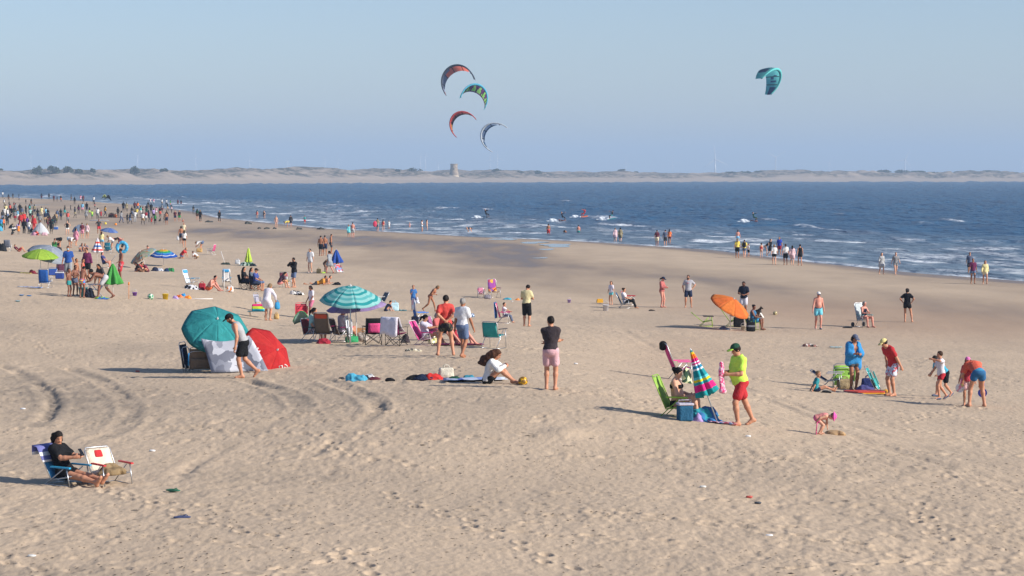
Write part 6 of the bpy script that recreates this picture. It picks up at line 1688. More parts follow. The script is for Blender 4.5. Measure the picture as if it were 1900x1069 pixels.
def crowd(rows, place, lod=2, group=None, water=False):
    for row in rows.strip().split('\n'):
        p = row.split()
        if not p or p[0] == '#': continue
        px, py, t, b, pose, yaw = float(p[0]), float(p[1]), p[2], p[3], p[4], float(p[5])
        H = float(p[6]) if len(p) > 6 else 1.70
        tone = p[7] if len(p) > 7 else ['mid', 'tan', 'pink', 'brown'][int(px * 7 + py) % 4]
        pl = ' '.join(p[8:]).replace('_', ' ') if len(p) > 8 else place
        who = 'person' if H > 1.45 else 'child'
        desc = []
        top = bot = None
        if t != '-':
            c = t.split('.')[1]; top = (TK[t[0]][0], c); desc.append(WORDS.get(c, c) + ' ' + TK[t[0]][1])
        if b != '-':
            c = b.split('.')[1]; bot = (BK[b[0]][0], c)
            desc.append((WORDS.get(c, c) + ' ' + BK[b[0]][1]))
        if t == '-': lab = 'bare-chested %s in %s' % (who, ' and '.join(desc) if desc else 'swimwear')
        else: lab = '%s in %s' % (who, ' and '.join(desc))
        lab += ' %s %s' % (PW[pose], pl)
        fem = t[0] in 'DSB' or (int(px) % 3 == 0 and t != '-')
        if water:
            g = on_water(px, py); z = max(float(zbase(g[0], g[1])), -.75); g = (g[0], g[1], z)
        else: g = ground(px, py)
        hk = HR[int(px + py) % 5] if not fem else ['long', 'pony', 'bob'][int(px) % 3]
        person(g, H, yaw, pose, top, bot, hair=(hk, ['dark', 'black', 'brown', 'dark', 'fair'][int(px * 3) % 5]), sex=('k' if H < 1.45 else ('f' if fem else 'm')), tone=tone, lod=lod, label=lab, group=group)

crowd('''
5 367 T.white h.slate stand 20 1.7 mid
16 373 - h.brown stand 0 1.7
24 370 - b.tan stand 200 1.6
35 372 - h.denim stroll 90 1.6
48 380 - b.maroon stand 0 1.2
58 382 - h.brown stroll 40 1.5
8 384 V.white h.khaki walk 150 1.7
17 385 - b.tan stand 0 1.2
26 386 S.red - stand 10 1.2
77 371 - h.maroon stand 180 1.7
91 370 - h.charcoal stand 170 1.7
100 375 T.maroon h.brown stand 0 1.6
106 375 - b.coral stand 20 1.3
113 375 T.charcoal h.orange stand 180 1.6
132 373 - h.brown stroll 80 1.7
138.5 380 S.black - stand 0 1.7 fair
146 370 T.white h.grey stand 0 1.6
149.5 374 T.pink h.pale_pink stand 0 1.6
154.5 376 T.burgundy h.brown stand 180 1.7
163 370 - h.tan stand 0 1.5
174 379 T.white h.navy contra 0 1.75
176 389 S.salmon - stand 0 1.3
224 373 W.black - stand 180 1.75
237 375 - h.tan stand 90 1.6
264 373 T.charcoal h.slate stand 0 1.6
279 379 T.pale_pink h.white walk 180 1.65
285 380 T.pink h.white stroll 180 1.65
294 377 T.maroon h.charcoal stand 0 1.7
300.5 381 T.white h.tan walk 180 1.7
308.5 383 T.white h.navy walk2 170 1.75
316 384 T.green h.salmon stand 90 1.65
275 389 - h.brown stroll 0 1.65
280.5 397 T.black h.charcoal stand 190 1.8
290 399 T.pink h.white stand 0 1.3
311 392 - h.tan stroll 60 1.6
318.5 396 S.pale_pink - walk 0 1.6 fair
330 382 T.burgundy h.brown stand 0 1.65
336 382 - h.maroon stand 20 1.6
351 375 - h.red stand 0 1.6
359 397 - b.tan stroll 200 1.65 fair
''', 'at the far shallow edge', 2, 'distant bathers along the water edge')
crowd('''
131 393 - b.tan walk 90 1.1
153 395 T.sky h.pink stand 0 1.7
161 394 T.black h.navy stand 0 1.7
160 408 D.grey - stroll 20 1.65
171 407 T.lime h.green stroll 30 1.35
181 407 T.white h.grey stand 180 1.7
187.5 406 T.red h.crimson stand 0 1.25
225 414 L.grey p.slate walk 60 1.75
236.5 414 - h.charcoal stroll 0 1.4
241 416 T.navy h.denim walk 90 1.6
250.5 413 T.white p.silver stand 0 1.7
254 404 T.yellow h.grey stand 0 1.5
265 417 T.white h.tan apart 180 1.75
271 411 T.crimson h.white stand 0 1.5
276 412 T.navy h.navy stand 90 1.7
281 417 V.red h.scarlet stand 0 1.1
288 417 V.green h.black contra 0 1.5
309.5 413 - h.navy stand 180 1.75
304.5 413 - h.brown stroll 90 1.2
229 393 T.black h.navy stand 180 1.75
235 393 D.khaki - stand 20 1.65
250 392 T.maroon h.charcoal stand 180 1.7
255.5 392 T.orange h.denim stand 180 1.7
265 395 S.salmon - stand 0 1.2
106.5 409 D.denim - stand 0 1.6
120 401 - h.teal walk 60 1.7
126 414 T.coral h.grey stand 0 1.6
139 404 V.navy h.khaki stroll 90 1.7
146 398 S.plum - stand 0 1.6
166 399 - h.lime stand 0 1.3
195 402 T.mustard h.navy walk 120 1.7
219 404 B.black b.black stand 20 1.65
245 404 - h.slate walk 200 1.75
261 401 V.turquoise h.white stand 180 1.6
272 399 - h.bottle stand 0 1.7
285 407 T.lilac h.black stroll 30 1.65
297 404 - h.coral stand 180 1.7
301 395 V.grey h.maroon stand 0 1.65
296 412 - h.khaki squat 40 1.2
113 409 - h.navy stroll 20 1.75
85 407 T.sky h.denim stand 90 1.75
89 408 - h.navy stand 200 1.7
70 409 - h.navy stand 0 1.75
77 404 T.pale_yellow h.cream stand 180 1.7
''', 'on the far sand flat', 2, 'beachgoers on the far sand flat')
crowd('''
48 402 T.black h.black stand 90 1.75
37 398 T.black p.charcoal stand 0 1.75
29 396 T.grey h.slate stand 180 1.7
21.5 404 S.black - stand 0 1.65
14 408 V.white h.denim stand 20 1.7
8.5 405 T.white h.white stand 180 1.65
6.5 427 S.orange - stroll 40 1.7
15 417 T.black h.navy stoop 90 1.7
28 412 T.grey h.crimson stand 0 1.65
38 420 J.red p.crimson apart 180 1.75
44.5 417 J.scarlet p.red stand 200 1.7
63 428 J.red p.scarlet stand 180 1.8
53.5 435 T.white h.denim stand 160 1.65
44.5 434 L.black p.black stand 170 1.7
34.5 436 D.tangerine - stand 0 1.2
95 434 V.black h.black stand 180 1.75
101 421 T.charcoal h.navy stand 0 1.65
88 424 T.brown h.maroon stand 90 1.6
24.5 429 T.white h.grey cross_legged 30 1.6
18 424 T.black h.navy cross_legged 90 1.6
12 418 - h.black stand 90 1.7
80 433 D.pale_pink - sit_ground 60 1.5
2 428 T.azure h.teal stand 180 1.6
5 412 T.charcoal h.denim stand 30 1.7
11 399 T.pale_yellow h.slate stand 0 1.7
19 397 V.coral h.navy stand 180 1.65
26 404 - h.bottle stand 40 1.75
33 409 V.sky h.white stand 0 1.6
41 405 T.slate h.khaki stand 180 1.7
56 407 T.mint h.black stand 0 1.65
60 413 - h.crimson stand 90 1.7
51 424 V.purple h.charcoal stand 0 1.55
58 432 - h.azure cross_legged 20 1.6
68 437 D.coral - cross_legged 0 1.5
98 427 B.teal b.teal stand 0 1.65
104 418 T.tan h.olive stand 180 1.75
22 436 - b.orange sit_ground 40 1.2
31 427 T.lilac s.grey kneel 60 1.6
84 415 T.navy h.tan stand 20 1.7
64 399 T.khaki h.navy stand 0 1.7
55 396 S.turquoise - stand 0 1.6
74 421 T.grey h.brown stand 0 1.65
92 420 S.maroon - stand 0 1.6
''', 'by the grey tent', 2, 'people packed round the grey tent')
crowd('''
125 437 V.black s.white hips 10 1.7 fair
141 456 D.pink - stroll 150 1.6 mid
152.5 443 T.burgundy h.pink stand 180 1.75 mid
161.5 443 L.pale_pink s.white stand 170 1.7 mid
183.5 434 T.charcoal h.red hips 20 1.75 tan
189 463 T.pale_yellow s.sky contra 180 1.6 mid
110 461 V.charcoal s.black bend -120 1.65 mid
130 460 T.white s.sky bend 60 1.65 mid
336 452 - h.navy stroll 190 1.78 tan with_a_white_bag
341 441 T.cream h.khaki stand 0 1.7 mid behind_the_bare-backed_walker
342 460 T.white s.black stand 185 1.65 mid behind_the_rainbow_parasol
373 466 T.white s.denim bend -100 1.62 mid over_a_straw_bag
338 480 T.red s.denim kneel 70 1.62 mid beside_the_rainbow_parasol
364 481 T.white s.tan squat -110 1.4 tan on_the_open_sand
279 472 - h.charcoal sit_ground -30 1.75 pink behind_the_patchwork_parasol
309 417 - h.navy stand 190 1.75 tan near_the_water
325 411 T.maroon h.navy stand 0 1.6 mid near_the_water
333 411 T.charcoal h.green stand 0 1.65 mid near_the_water
339 413 - b.red squat 20 1.1 pink near_the_water
''', 'behind the left camps', 1, None)

# ================================================================== along the waterline
crowd('''
366 408 T.bottle h.brown stand 180 1.7 mid at_the_edge_of_the_left_shallows
371.5 412 W.black - stand 170 1.78 mid at_the_edge_of_the_left_shallows
407 412 W.black - walk 20 1.75 mid along_the_edge_of_the_left_shallows
477 407 S.red - stand 180 1.6 fair in_the_shallows_behind_the_rocks
490 408 S.black - stand 160 1.65 fair in_the_shallows_behind_the_rocks
512.5 423 - b.pale_pink stand 0 1.65 fair beside_the_dark_rocks
533.5 422 T.yellow s.yellow bend -80 1.6 mid near_the_dark_rocks
539.5 421 L.charcoal h.charcoal stand 180 1.7 mid near_the_dark_rocks
565.5 417 T.teal h.red stand 20 1.4 mid in_the_shallows
647 440 D.aqua - stroll 10 1.45 mid on_the_wet_sand_edge
654.5 441 - h.silver stand 180 1.75 pink on_the_wet_sand_edge
700.5 429 T.khaki h.grey stroll 180 1.75 mid beside_a_red_float
711 429 S.red - stand 180 1.6 fair at_the_edge_of_the_waves
721.5 428 T.white h.white stand 180 1.4 mid at_the_edge_of_the_waves
760 428 S.pink - hips 0 1.2 fair at_the_edge_of_the_waves
782.5 432 V.white s.grey phone 80 1.7 mid at_the_edge_of_the_waves
792 431 B.pale_yellow b.cream stand 90 1.7 fair at_the_edge_of_the_waves
868.5 435 S.navy - bend 80 1.65 fair at_the_edge_of_the_waves
1017.5 441 - h.scarlet stand 180 1.78 tan at_the_edge_of_the_waves
1048 441 S.black - bend 170 1.65 tan at_the_edge_of_the_waves
1141.5 450 D.pale_pink - stroll 185 1.65 fair on_the_sand_bar
1151 450 D.khaki - stroll 175 1.7 fair on_the_sand_bar
1219 457 T.maroon h.cream stroll 180 1.72 tan on_the_sand_bar
1234.5 457 T.slate h.charcoal stand 180 1.75 mid on_the_sand_bar
1242 455 T.orange s.burgundy stroll 170 1.75 tan on_the_sand_bar
1368 479 T.yellow h.black stroll 180 1.76 tan at_the_edge_of_the_sand_bar
1381 479 T.yellow s.slate walk 170 1.66 fair carrying_a_black_backpack
1388.5 477 T.white h.black stand 120 1.2 mid behind_the_backpack_carrier
1412.5 479 S.red - stand 180 1.35 fair at_the_water_edge
1422 474 S.black - stoop 80 1.6 fair at_the_water_edge
1429 476 D.black - walk 60 1.65 fair at_the_water_edge
1446 475 T.royal h.crimson stand -20 1.8 mid facing_the_beach
1436.5 492 T.white s.black walk 180 1.70 fair towards_the_sea
1457.5 492 T.white h.black stroll 185 1.74 mid towards_the_sea_in_black_cap
1470 492 D.pale_pink - stroll 175 1.62 fair towards_the_sea
1484.5 493 V.black s.black stroll 190 1.74 mid towards_the_sea
1635.5 509.5 D.silver - walk 10 1.65 fair along_the_right_water_edge
1661.5 510.5 T.grey s.grey walk2 5 1.7 fair along_the_right_water_edge
1799 510 T.slate h.charcoal stand 0 1.72 mid in_the_shallows
1805 527 T.plum s.denim stroll 0 1.72 tan along_the_right_water_edge
1827.5 528 L.pale_yellow s.cream walk 0 1.64 mid along_the_right_water_edge
''', 'at the water edge', 1, None)
crowd('''
1073.5 432 - h.teal stand 180 1.7 pink in_the_breaking_waves
1369 444 - h.sky stand 180 1.78 pink with_arms_out_in_the_breaking_waves
1854 455 - b.navy swim 0 1.7 tan off_the_right_shore
1862 455 - b.navy swim 0 1.7 pink off_the_right_shore
1254 421 W.maroon - swim 60 1.7 mid in_the_swell
467 375 - b.red swim 0 1.6 pink beyond_the_foam
538 381 - b.navy swim 0 1.6 pink beyond_the_foam
575 404 - b.red swim 0 1.6 pink near_the_foam
''', 'in the sea', 1, None, True)

# kite surfers
def surfer(px, py, yaw, suit, vest, label, board):
    x, y, z = on_water(px, py, .1)
    r, fr = person((x, y, z + .05), 1.78, yaw, 'kite', ('wetsuit', suit), ('short', vest) if vest else None, hair=('short', 'dark'), lod=1, label=label)
    bd = solid_obj('kiteboard', [RBox((0, 0, 0), (.70, .20, .02), None, .018)], .03, solid(board, .4)); bd.location = (x, y - .15, z + .07); bd.rotation_euler = (R(18), R(-12), R(yaw + 80))
    tag(bd, 'kiteboard under the ' + label, 'board')
    sp = [Ell((-.9 - .5 * i, .2, .05), (.5 - .05 * i, .3, .16 + .16 * (i % 3)), None, .2) for i in range(4)]
    o = solid_obj('spray', sp, .08, foam_mat, wob=.25, wscale=.3); o.location = (x, y, 0); o.rotation_euler = (0, 0, 0); tag(o, 'white spray behind the ' + label.replace('kite surfer', 'surfer'), 'spray', kind='stuff')
foam_mat = fabric('#c9d2da', .9)
for a in [(902, 404, 60, 'black', None, 'kite surfer leaping with a teal board', 'teal'), (1044, 410, 90, '#23252c', None, 'kite surfer in black wetsuit with no vest', 'orange'), (1084, 403, -60, 'scarlet', 'black', 'kite surfer in bright red top', 'orange'),
          (1135, 407, -80, 'charcoal', 'teal', 'kite surfer in dark suit and teal shorts', 'teal'), (1399, 411, 70, 'bottle', None, 'kite surfer in dark green with raised arm', 'coral')]: surfer(*a)

# rocks on the wet sand
def rock(px, py, w, hgt, seed, label):
    g = ground(px, py); k = g[1] / F_PX; rr = np.random.default_rng(seed)
    pr = [Ell((rr.uniform(-.45, .45) * w * k, rr.uniform(-.6, .6), 0), (w * k * rr.uniform(.25, .45), rr.uniform(.4, .8), hgt * k * rr.uniform(.6, 1.0)), None, .15) for _ in range(5)]
    V, Q = solid_mesh(pr, .09, wob=.12, wscale=.35)
    o = obj('rock', mesh_from(V, Q, 'rock', rock_mat)); o.location = g; tag(o, label, 'rock', 'weedy rocks on the wet sand')
rock_mat = blotch(['#2f2f2c', '#3a3a34', '#262a26', '#45423a'], 2.2)
for i, (x, y, w, h_) in enumerate([(385, 412.5, 8, 3), (393, 412.5, 5, 2), (460, 416, 9, 5), (482, 424.5, 5, 2.5), (496, 425, 7, 4), (509, 425, 4, 3), (555, 426, 7, 4.5), (594, 426, 9, 4.5)]):
    rock(x, y, w, h_, 300 + i, 'dark weedy rock on the wet sand at the waterline')

# ================================================================== parasols and camps on the left
gl = G(80, 509)
tl = at_depth(75, 476, gl[1])
parasol((tl[0], tl[1], gl[2]), tl, 1.05, [fabric('#a8cc2a', transl=.4), fabric('#9cc42a', transl=.4)], 'lime green parasol in front of the grey one', axis=(.06, -.12, .99), rise=.42)
tg = at_depth(91, 473, gl[1] + 1.2)
parasol((tg[0] - .1, tg[1], gl[2]), tg, 1.25, [fabric('#9aa4b2', transl=.3), fabric('#8e9aac', transl=.3)], 'large silver grey parasol behind the lime green one', axis=(.30, -.25, .92), rise=.52, spin=.3)
gg = G(210, 553); tgx = at_depth(209, 489, gg[1])
closed_parasol(gg, tgx, .40, fabric('#3c9a3a', transl=.15), 'furled green parasol planted beside the bathing group', r_hem=.34, folds=6, flare=.95)
gr = G(180, 487); trr = at_depth(181, 442, gr[1])
closed_parasol(gr, trr, .42, banded([(i / 10, ('#c8453c', '#c9c6cc', '#3f6aa8', '#c9c6cc')[i % 4]) for i in range(10)], 'Z', .75, -.25), 'furled red white and blue striped parasol among the crowd', r_hem=.32, folds=6)
gk = G(461, 494); tk = at_depth(461, 460, gk[1])
closed_parasol(gk, tk, .22, fabric('#b8d82a', transl=.2), 'furled lime yellow parasol among bags on open sand', r_hem=.20, folds=6, flare=.8)
gb = G(625, 506); tb2 = at_depth(624, 463, gb[1])
closed_parasol(gb, tb2, .42, fabric('#2450a8', transl=.15), 'furled royal blue parasol beside the person in grey', r_hem=.36, folds=6, flare=.9)
gq = G(205, 444); tq = at_depth(203, 429, gq[1])
parasol(gq, tq, 1.0, [fabric('#4f6fb4', transl=.3), fabric('#6a86bc', transl=.3)], 'small blue parasol far back over sunbathers', axis=(.15, -.1, .98), rise=.36)
gq = G(152, 436); tq = at_depth(145, 424, gq[1])
parasol(gq, tq, .8, [fabric('#8da0b8', transl=.3)], 'tilted pale blue parasol behind the pink shirt', axis=(-.35, -.5, .75), rise=.3)
gpw = G(270, 498); tpw = at_depth(266, 475, gpw[1])
parasol(gpw, tpw, 1.05, [blotch(['#9aa88a', '#c8a88a', '#8aa0a8', '#b8b09a', '#b88a6a'], 5, transl=.3)], 'patchwork print parasol tipped beside the rainbow one', axis=(-.45, -.25, .82), rise=.40)
grb = G(304, 494); trb = at_depth(303, 474, grb[1])
parasol(grb, trb, 1.08, [banded([(0, '#d8932a'), (.22, '#c8b83a'), (.34, '#2f9a5a'), (.50, '#3f8ac0'), (.62, '#2a5fb0'), (.74, '#c8ccd4'), (.80, '#2450a4'), (.92, '#1f3f8c')], 'Z', .92, 0, transl=.25, radial=True, key='rainbow_open')], 'open rainbow parasol with orange top and blue rim', axis=(.05, -.14, .98), rise=.44)
# grey pop-up tent in the packed group
gt = G(75, 434)
tn = empty('pop_up_tent', gt, 0, 'pale grey pop-up tent among the packed group', 'tent')
P = [[(1.05 * math.cos(a) * (1 - t) ** .9, -.8 * math.sin(a) * (1 - t) ** .9, 1.35 * t ** .8) for a in np.linspace(-.3, math.pi + .3, 13)] for t in np.linspace(0, .98, 9)]
drape(P, FB('#b4b8bc'), 'tent_skin', tn); MB().tube([tuple(r_[6]) for r_ in P], .02, 5).build('seam', FB('grey'), tn, True)
cloth_heap(off(G(2, 429), -.3), (.55, .4), .75, FB('#2a9ac0'), 'bright blue beach shelter beside the packed group', 'beach_shelter', 'shelter', 0, 120, h=.05)
cloth_heap(off(G(63, 437)), (.4, .25), .5, FB('#c890a8'), 'pink bag in front of the grey tent', 'bag', 'bag', 0, 121, h=.05)
cloth_heap(off(G(83, 437)), (.35, .25), .4, FB('#d0a8b4'), 'pale pink bag right of the grey tent', 'bag', 'bag', 0, 122, h=.05)
cooler(off(G(104, 426)), (.5, .3, .35), solid('#2a5fb0', .5), solid('#d0d4d8', .5), 'blue cooler box right of the packed group', 0)
crowd('''
203 403 T.brown h.maroon sit_ground 30 1.6
207 403 T.maroon h.brown sit_ground 10 1.6
211 403 T.brown h.charcoal sit_ground -10 1.6
214.5 404 D.orange - sit_ground 0 1.5
''', 'on the brown rug far back', 2, 'row of sitters on a brown rug')
towel_flat(G(228, 404), 1.2, 7.5, FB('#6a4640'), 'long brown rug under the far row of sitters', 0, 40)
sb = solid_obj('paddle_board', [Ell((0, 0, .08), (1.5, .38, .07))], .06, solid('#b0b4bc', .4)); sb.location = G(184, 410); tag(sb, 'pale grey paddle board lying on the far sand flat', 'board')
for (x, y, c, lab) in [(196, 416.5, 'yellow', 'small yellow ball on the far sand flat'), (215, 418, 'tangerine', 'small orange ball on the far sand flat')]: ball(G(x, y), .17, [solid(c, .5), solid(c, .5)], lab, 3)
# landed kites by the far water
for (x, y, c, lab) in [(194, 374, '#c8cc5a', 'yellow kite standing on the far shallows'), (201, 376, '#2f3440', 'dark kite standing on the far shallows')]:
    g = ground(x, y); P = [[(1.7 * t - .6 * s * (1 - t), .8 * s, .15 + 1.5 * math.sin(math.pi * (.2 + .62 * t)) - .45 * s) for s in np.linspace(-1, 1, 5)] for t in np.linspace(0, 1, 10)]
    ro = empty('kite', (g[0] - 1, g[1], g[2]), 0, lab, 'kite'); drape(P, fabric(c, transl=.3), 'canopy', ro, .03); MB().tube([tuple(r_[0]) for r_ in P], .09, 6).build('leading_edge', fabric(c), ro, True)
# sunbather under the blue parasol, chairs and sitters
crowd('''
213 446 - h.black supine 85 1.7 pink under_the_small_blue_parasol
150 467 T.grey h.slate sit_ground 30 1.65 mid beside_folded_frames
158 467 T.slate h.grey sit_ground 10 1.65 mid beside_folded_frames
35 467 T.maroon h.crimson supine_knees 80 1.5 mid alone_on_the_sand
208 465 T.white s.grey stoop -70 1.6 mid behind_the_teal_chair
198 466 T.black h.navy sit_ground 180 1.7 mid behind_the_teal_chair
''', 'among the left camps', 1, None)
beach_chair(G(202, 470), 170, FB('#1f8aa4'), 'teal chair with pale lettering seen from behind', arms=solid('silver', .4), sh=.32, bl=.62, rec=10, w=.52)
m = G(202, 470)
for i, dx in enumerate((-.17, -.09, -.01, .07, .15)):       # pale lettering on the back of the teal chair
    o = MB(); o.box((dx, .33, .60), (.05, .006, .05 if i % 2 else .07)); o = o.build('letter', solid('#b8d0d4', .7), [k for k in COL.objects if k.get('label') == 'teal chair with pale lettering seen from behind'][0]); o.location = (0, .0, 0)
beach_chair(G(14, 466), 185, FB('#6a7080'), 'dark striped chair beside a black bag on the far left', arms=solid('silver', .4), sh=.34, bl=.60, rec=14, w=.5)
cloth_heap(off(G(4, 466)), (.4, .3), .7, FB('#22252c'), 'black bag beside the striped chair on the far left', 'bag', 'bag', 0, 130, h=.04)
bag(off(G(101, 460)), (.4, .3, .5), FB('#3a9a4a'), 'green bag beside the person bending in black', 0)
gk2 = off(G(225, 470), 0, .5)
o = solid_obj('inflatable_ring', [Cone((.42 * math.cos(a), -.1, .5 + .42 * math.sin(a)), (.42 * math.cos(a + .5), -.1, .5 + .42 * math.sin(a + .5)), .14, .14, .05) for a in np.linspace(0, 2 * math.pi, 13)[:-1]], .04, solid('#3a9cc8', .4)); o.location = gk2; tag(o, 'light blue inflatable ring held near the teal chair', 'inflatable')
person(gk2, 1.6, -90, 'stoop', ('tee', 'maroon'), ('shorts', 'charcoal'), hair=('long', 'dark'), sex='f', lod=1, label='person with dark hair stooping beside the light blue ring')
# bathing group
person(off(G(88, 507), 0, 3.2), 1.76, 150, 'apart', ('tee', 'charcoal'), ('knee', '#23283c'), hair=('short', 'black'), tone='brown', lod=1, label='person in dark shorts standing behind the lime parasol', over=dict(head=(0, 0)))
pm, fm = person(G(127, 521), 1.80, 8, 'stroll', ('tee', '#1f4f9c'), ('knee', '#8a8a8c'), hair=('short', 'black'), tone='tan', lod=1, glasses=True, label='person in blue polo and face mask carrying a cooler', over=dict(hR=(-.30, .06, .80)))
gm = G(127, 521)
solid_obj('face_mask', [Ell(fm['hc'] - fm['hu'] * .045 + fm['hf'] * .075, (.055, .04, .05), np.array([fm['hx'], fm['hf'], fm['hu']]))], .02, FB('#9cc4d4'), pm)
cooler(off(gm, -.42, -.1, .10), (.42, .28, .34), solid('#23408c', .5), solid('#d8dade', .4), 'blue cooler box with white lid carried by the person in blue', 0)
cooler(off(G(98, 511)), (.46, .3, .36), solid('#2a4a98', .5), solid('#2f6ab0', .4), 'blue cooler box standing under the lime parasol', 10)
person(G(162, 519), 1.68, -10, 'stand', ('long', 'plum'), ('shorts', 'black'), hair=('short', 'dark'), sex='f', tone='mid', lod=1, thick=1.1, label='person in plum long-sleeved top behind the bathing children', over=dict(head=(15, -20)))
for (x, y, H_, yw, ps, bt, lab, ov) in [
    (128, 551, 1.22, 60, 'stand', 'teal', 'child in teal trunks standing at the left of the bathing group', {}),
    (139, 549, 1.35, 40, 'phone', 'slate', 'child in slate trunks behind the small boy in teal', {}),
    (152, 553, 1.42, 165, 'stoop', blotch(['#2a4fa0', '#c0483a', '#d0c040', '#3a7fc0'], 14), 'child in bright patterned trunks seen from behind', dict(lean=12, pel=(0, .92))),
    (142, 530, 1.3, 60, 'stand', 'maroon', 'child half hidden behind the bathing group', {}),
    (154, 528, 1.25, 90, 'stand', 'coral', 'child in coral trunks facing the person in plum', {})]:
    person(G(x, y), H_, yw, ps, None if 'coral' not in lab else ('tank', 'coral'), ('short', bt), hair=('short', 'black'), sex='k', tone='brown' if y > 540 else 'tan', lod=1, label=lab, over=ov)
person(G(186, 553), 1.78, -75, 'lunge', None, ('shorts', '#b4b4b8'), hair=('short', 'black'), tone='brown', lod=1, label='bare-chested person in pale trunks bending over a white chair', over=dict(lean=62, aL=(.12, .10, .075), aR=(-.14, -.55, .10), pel=(-.18, .84), hL=(.15, .62, .66), hR=(-.1, .5, .9)))
person(G(191, 530), 1.6, -30, 'sit_ground', ('tee', 'charcoal'), ('short', 'black'), hair=('long', 'black'), sex='f', tone='tan', lod=1, label='person with long dark hair sitting behind the bent bather', over=dict(pel=(0, .5)))
beach_chair(G(176, 551), -75, FB('#c9ccd0'), 'white tubular chair in front of the bent bather', frame=solid('#d0d2d6', .4), arms=solid('#d6d8dc', .4), sh=.34, bl=.72, rec=32, w=.52)
cloth_heap(off(G(166, 552)), (.25, .2), .5, FB('#1b2030'), 'dark backpack behind the white tubular chair', 'backpack', 'backpack', 0, 140)
bucket(off(G(152, 552), .0, .3), '#2a7a84', 'large teal bucket among the bathing children', .2, .42)
cloth_heap(off(G(188, 555)), (.3, .15), .12, blotch(['#2a5a9c', '#7ab02a', '#3a6ab0'], 8), 'blue and green towel under the white tubular chair', 'towel', 'towel', 0, 141)
beach_chair(G(84, 534), 175, FB('#1f5fb0'), 'empty royal blue chair with a towel beside it', arms=solid('silver', .4), sh=.28, bl=.6, rec=10, w=.46)
towel_flat(off(G(72, 535), -.4), .4, 1.1, blotch(['#5a7ab8', '#b8c0d0', '#303a50'], 5), 'blue and white towel left of the royal blue chair', 0, 44)
person(G(225, 519), 1.72, -60, 'contra', None, ('knee', blotch(['#a8242c', '#b02a30', '#b8404a', '#c8b0b0'], 9)), hair=('short', 'black'), tone='brown', lod=1, label='bare-chested person in long red trunks beside the green parasol', over=dict(head=(10, 0), hL=(.18, .26, .95)))
folded_chair(off(G(114, 509)), FB('#5a2f48'), 'plum backpack frame beside the cooler under the parasols', 20, 4, .5, .9)
beach_chair(off(G(196, 497), .0, 0), -80, FB('#4f7a84'), 'blue grey lounge chair behind the green parasol', arms=solid('silver', .4), sh=.30, bl=.8, rec=40, w=.5)
person(off(G(193, 497)), 1.6, 80, 'sit_chair', ('tee', '#3a3f78'), ('short', 'navy'), hair=('bob', 'brown'), sex='f', tone='pink', lod=1, label='person in indigo top sitting behind the furled green parasol', over=dict(pel=(0, .42)))
for (x, y, c, l_) in [(40, 549, '#3f86c4', 'small blue cup on the sand left of the bathers'), (54, 550, '#2f78bc', 'blue toy dish on the sand left of the bathers'), (33, 560, '#7aa8b8', 'pale toy dish on the open left sand')]:
    o = MB(); o.lathe([(.07, 0), (.11, .05), (.115, .05), (.06, .012)], 12); o = o.build('dish', solid(c, .4), None, True); o.location = G(x, y); tag(o, l_, 'toy')
cloth_heap(off(G(62, 508)), (.22, .12), .2, FB('#7a1f34'), 'crimson bag on the sand left of the lime parasol', 'bag', 'bag', 0, 143)
towel_flat(off(G(48, 508)), .3, .6, FB('#b8a83a'), 'yellow cloth on the sand left of the crimson bag', 0, 45)
# sitters under the patchwork parasol
person(G(254, 504), 1.6, 70, 'cross_legged', ('tee', '#b01f30'), ('short', 'rose'), hair=('bob', 'dark'), sex='f', tone='fair', lod=1, label='person in red top crouched beside the patchwork parasol')
person(G(262, 505), 1.6, -60, 'cross_legged', ('tee', '#3a2f2a'), ('short', 'brown'), hair=('long', 'dark'), sex='f', tone='brown', lod=1, label='person in dark brown huddled beside the red top')
person(G(273, 505), 1.6, -50, 'cross_legged', ('tee', '#7a2440'), ('short', 'maroon'), hair=('long', 'auburn'), sex='f', tone='mid', lod=1, label='person in crimson patterned top facing the red top')
for (x, y, r0, h0, c, l_) in [(287, 503, .25, .30, '#232a44', 'navy bag at the left of the bag row'), (298, 503, .26, .22, '#b8bcc4', 'white bag in the middle of the bag row'), (308, 504, .2, .25, '#1f3a5c', 'dark blue bag in the bag row'), (317, 504, .24, .30, '#1f7a44', 'green bag at the right of the bag row')]:
    cloth_heap(off(G(x, y)), (r0, .2), h0, FB(c), l_, 'bag', 'bag', 0, int(x))
# shirtless sitter and the folding chairs behind
person(G(387, 540), 1.74, 65, 'sit_ground', None, ('short', '#e8641e'), hair=('short', 'dark'), tone='pink', lod=1, label='bare-chested person in orange shorts sitting beside a red bag', over=dict(pel=(0, .16), lean=22, aL=(.12, .62, .075), aR=(-.12, .66, .075)))
bag(off(G(374, 538), 0, .2), (.34, .22, .34), FB('#b01f34'), 'red bag behind the sitter in orange shorts', 0)
cloth_heap(off(G(357, 537)), (.42, .2), .25, blotch(['#22252c', '#d0d0d4', '#22252c', '#c8c8cc'], 8), 'black and white patterned towel heap by the red bag', 'towel', 'towel', 0, 151)
beach_chair(off(G(351, 535), 0, 1.0), 70, FB('#cfd6dc'), 'white chair with blue headrest behind the towel heap', arms=solid('#5cb4d8', .4), sh=.30, bl=.72, rec=18, pillow=FB('#2f9ad0'))
beach_chair(off(G(416, 533), 0, 1.0), 10, FB('#c9c4c0'), 'cream chair with blue headrest behind the bare-chested sitter', arms=solid('#5cb4d8', .4), sh=.30, bl=.72, rec=14, w=.42, pillow=FB('#2390c4'))
o = MB(); o.tube([(0, 0, -.1), (0, 0, 1.1)], .02); o = o.build('parasol_pole', solid('white', .4), None, True); o.location = G(416, 541); tag(o, 'bare white parasol pole beside the bare-chested sitter', 'pole')
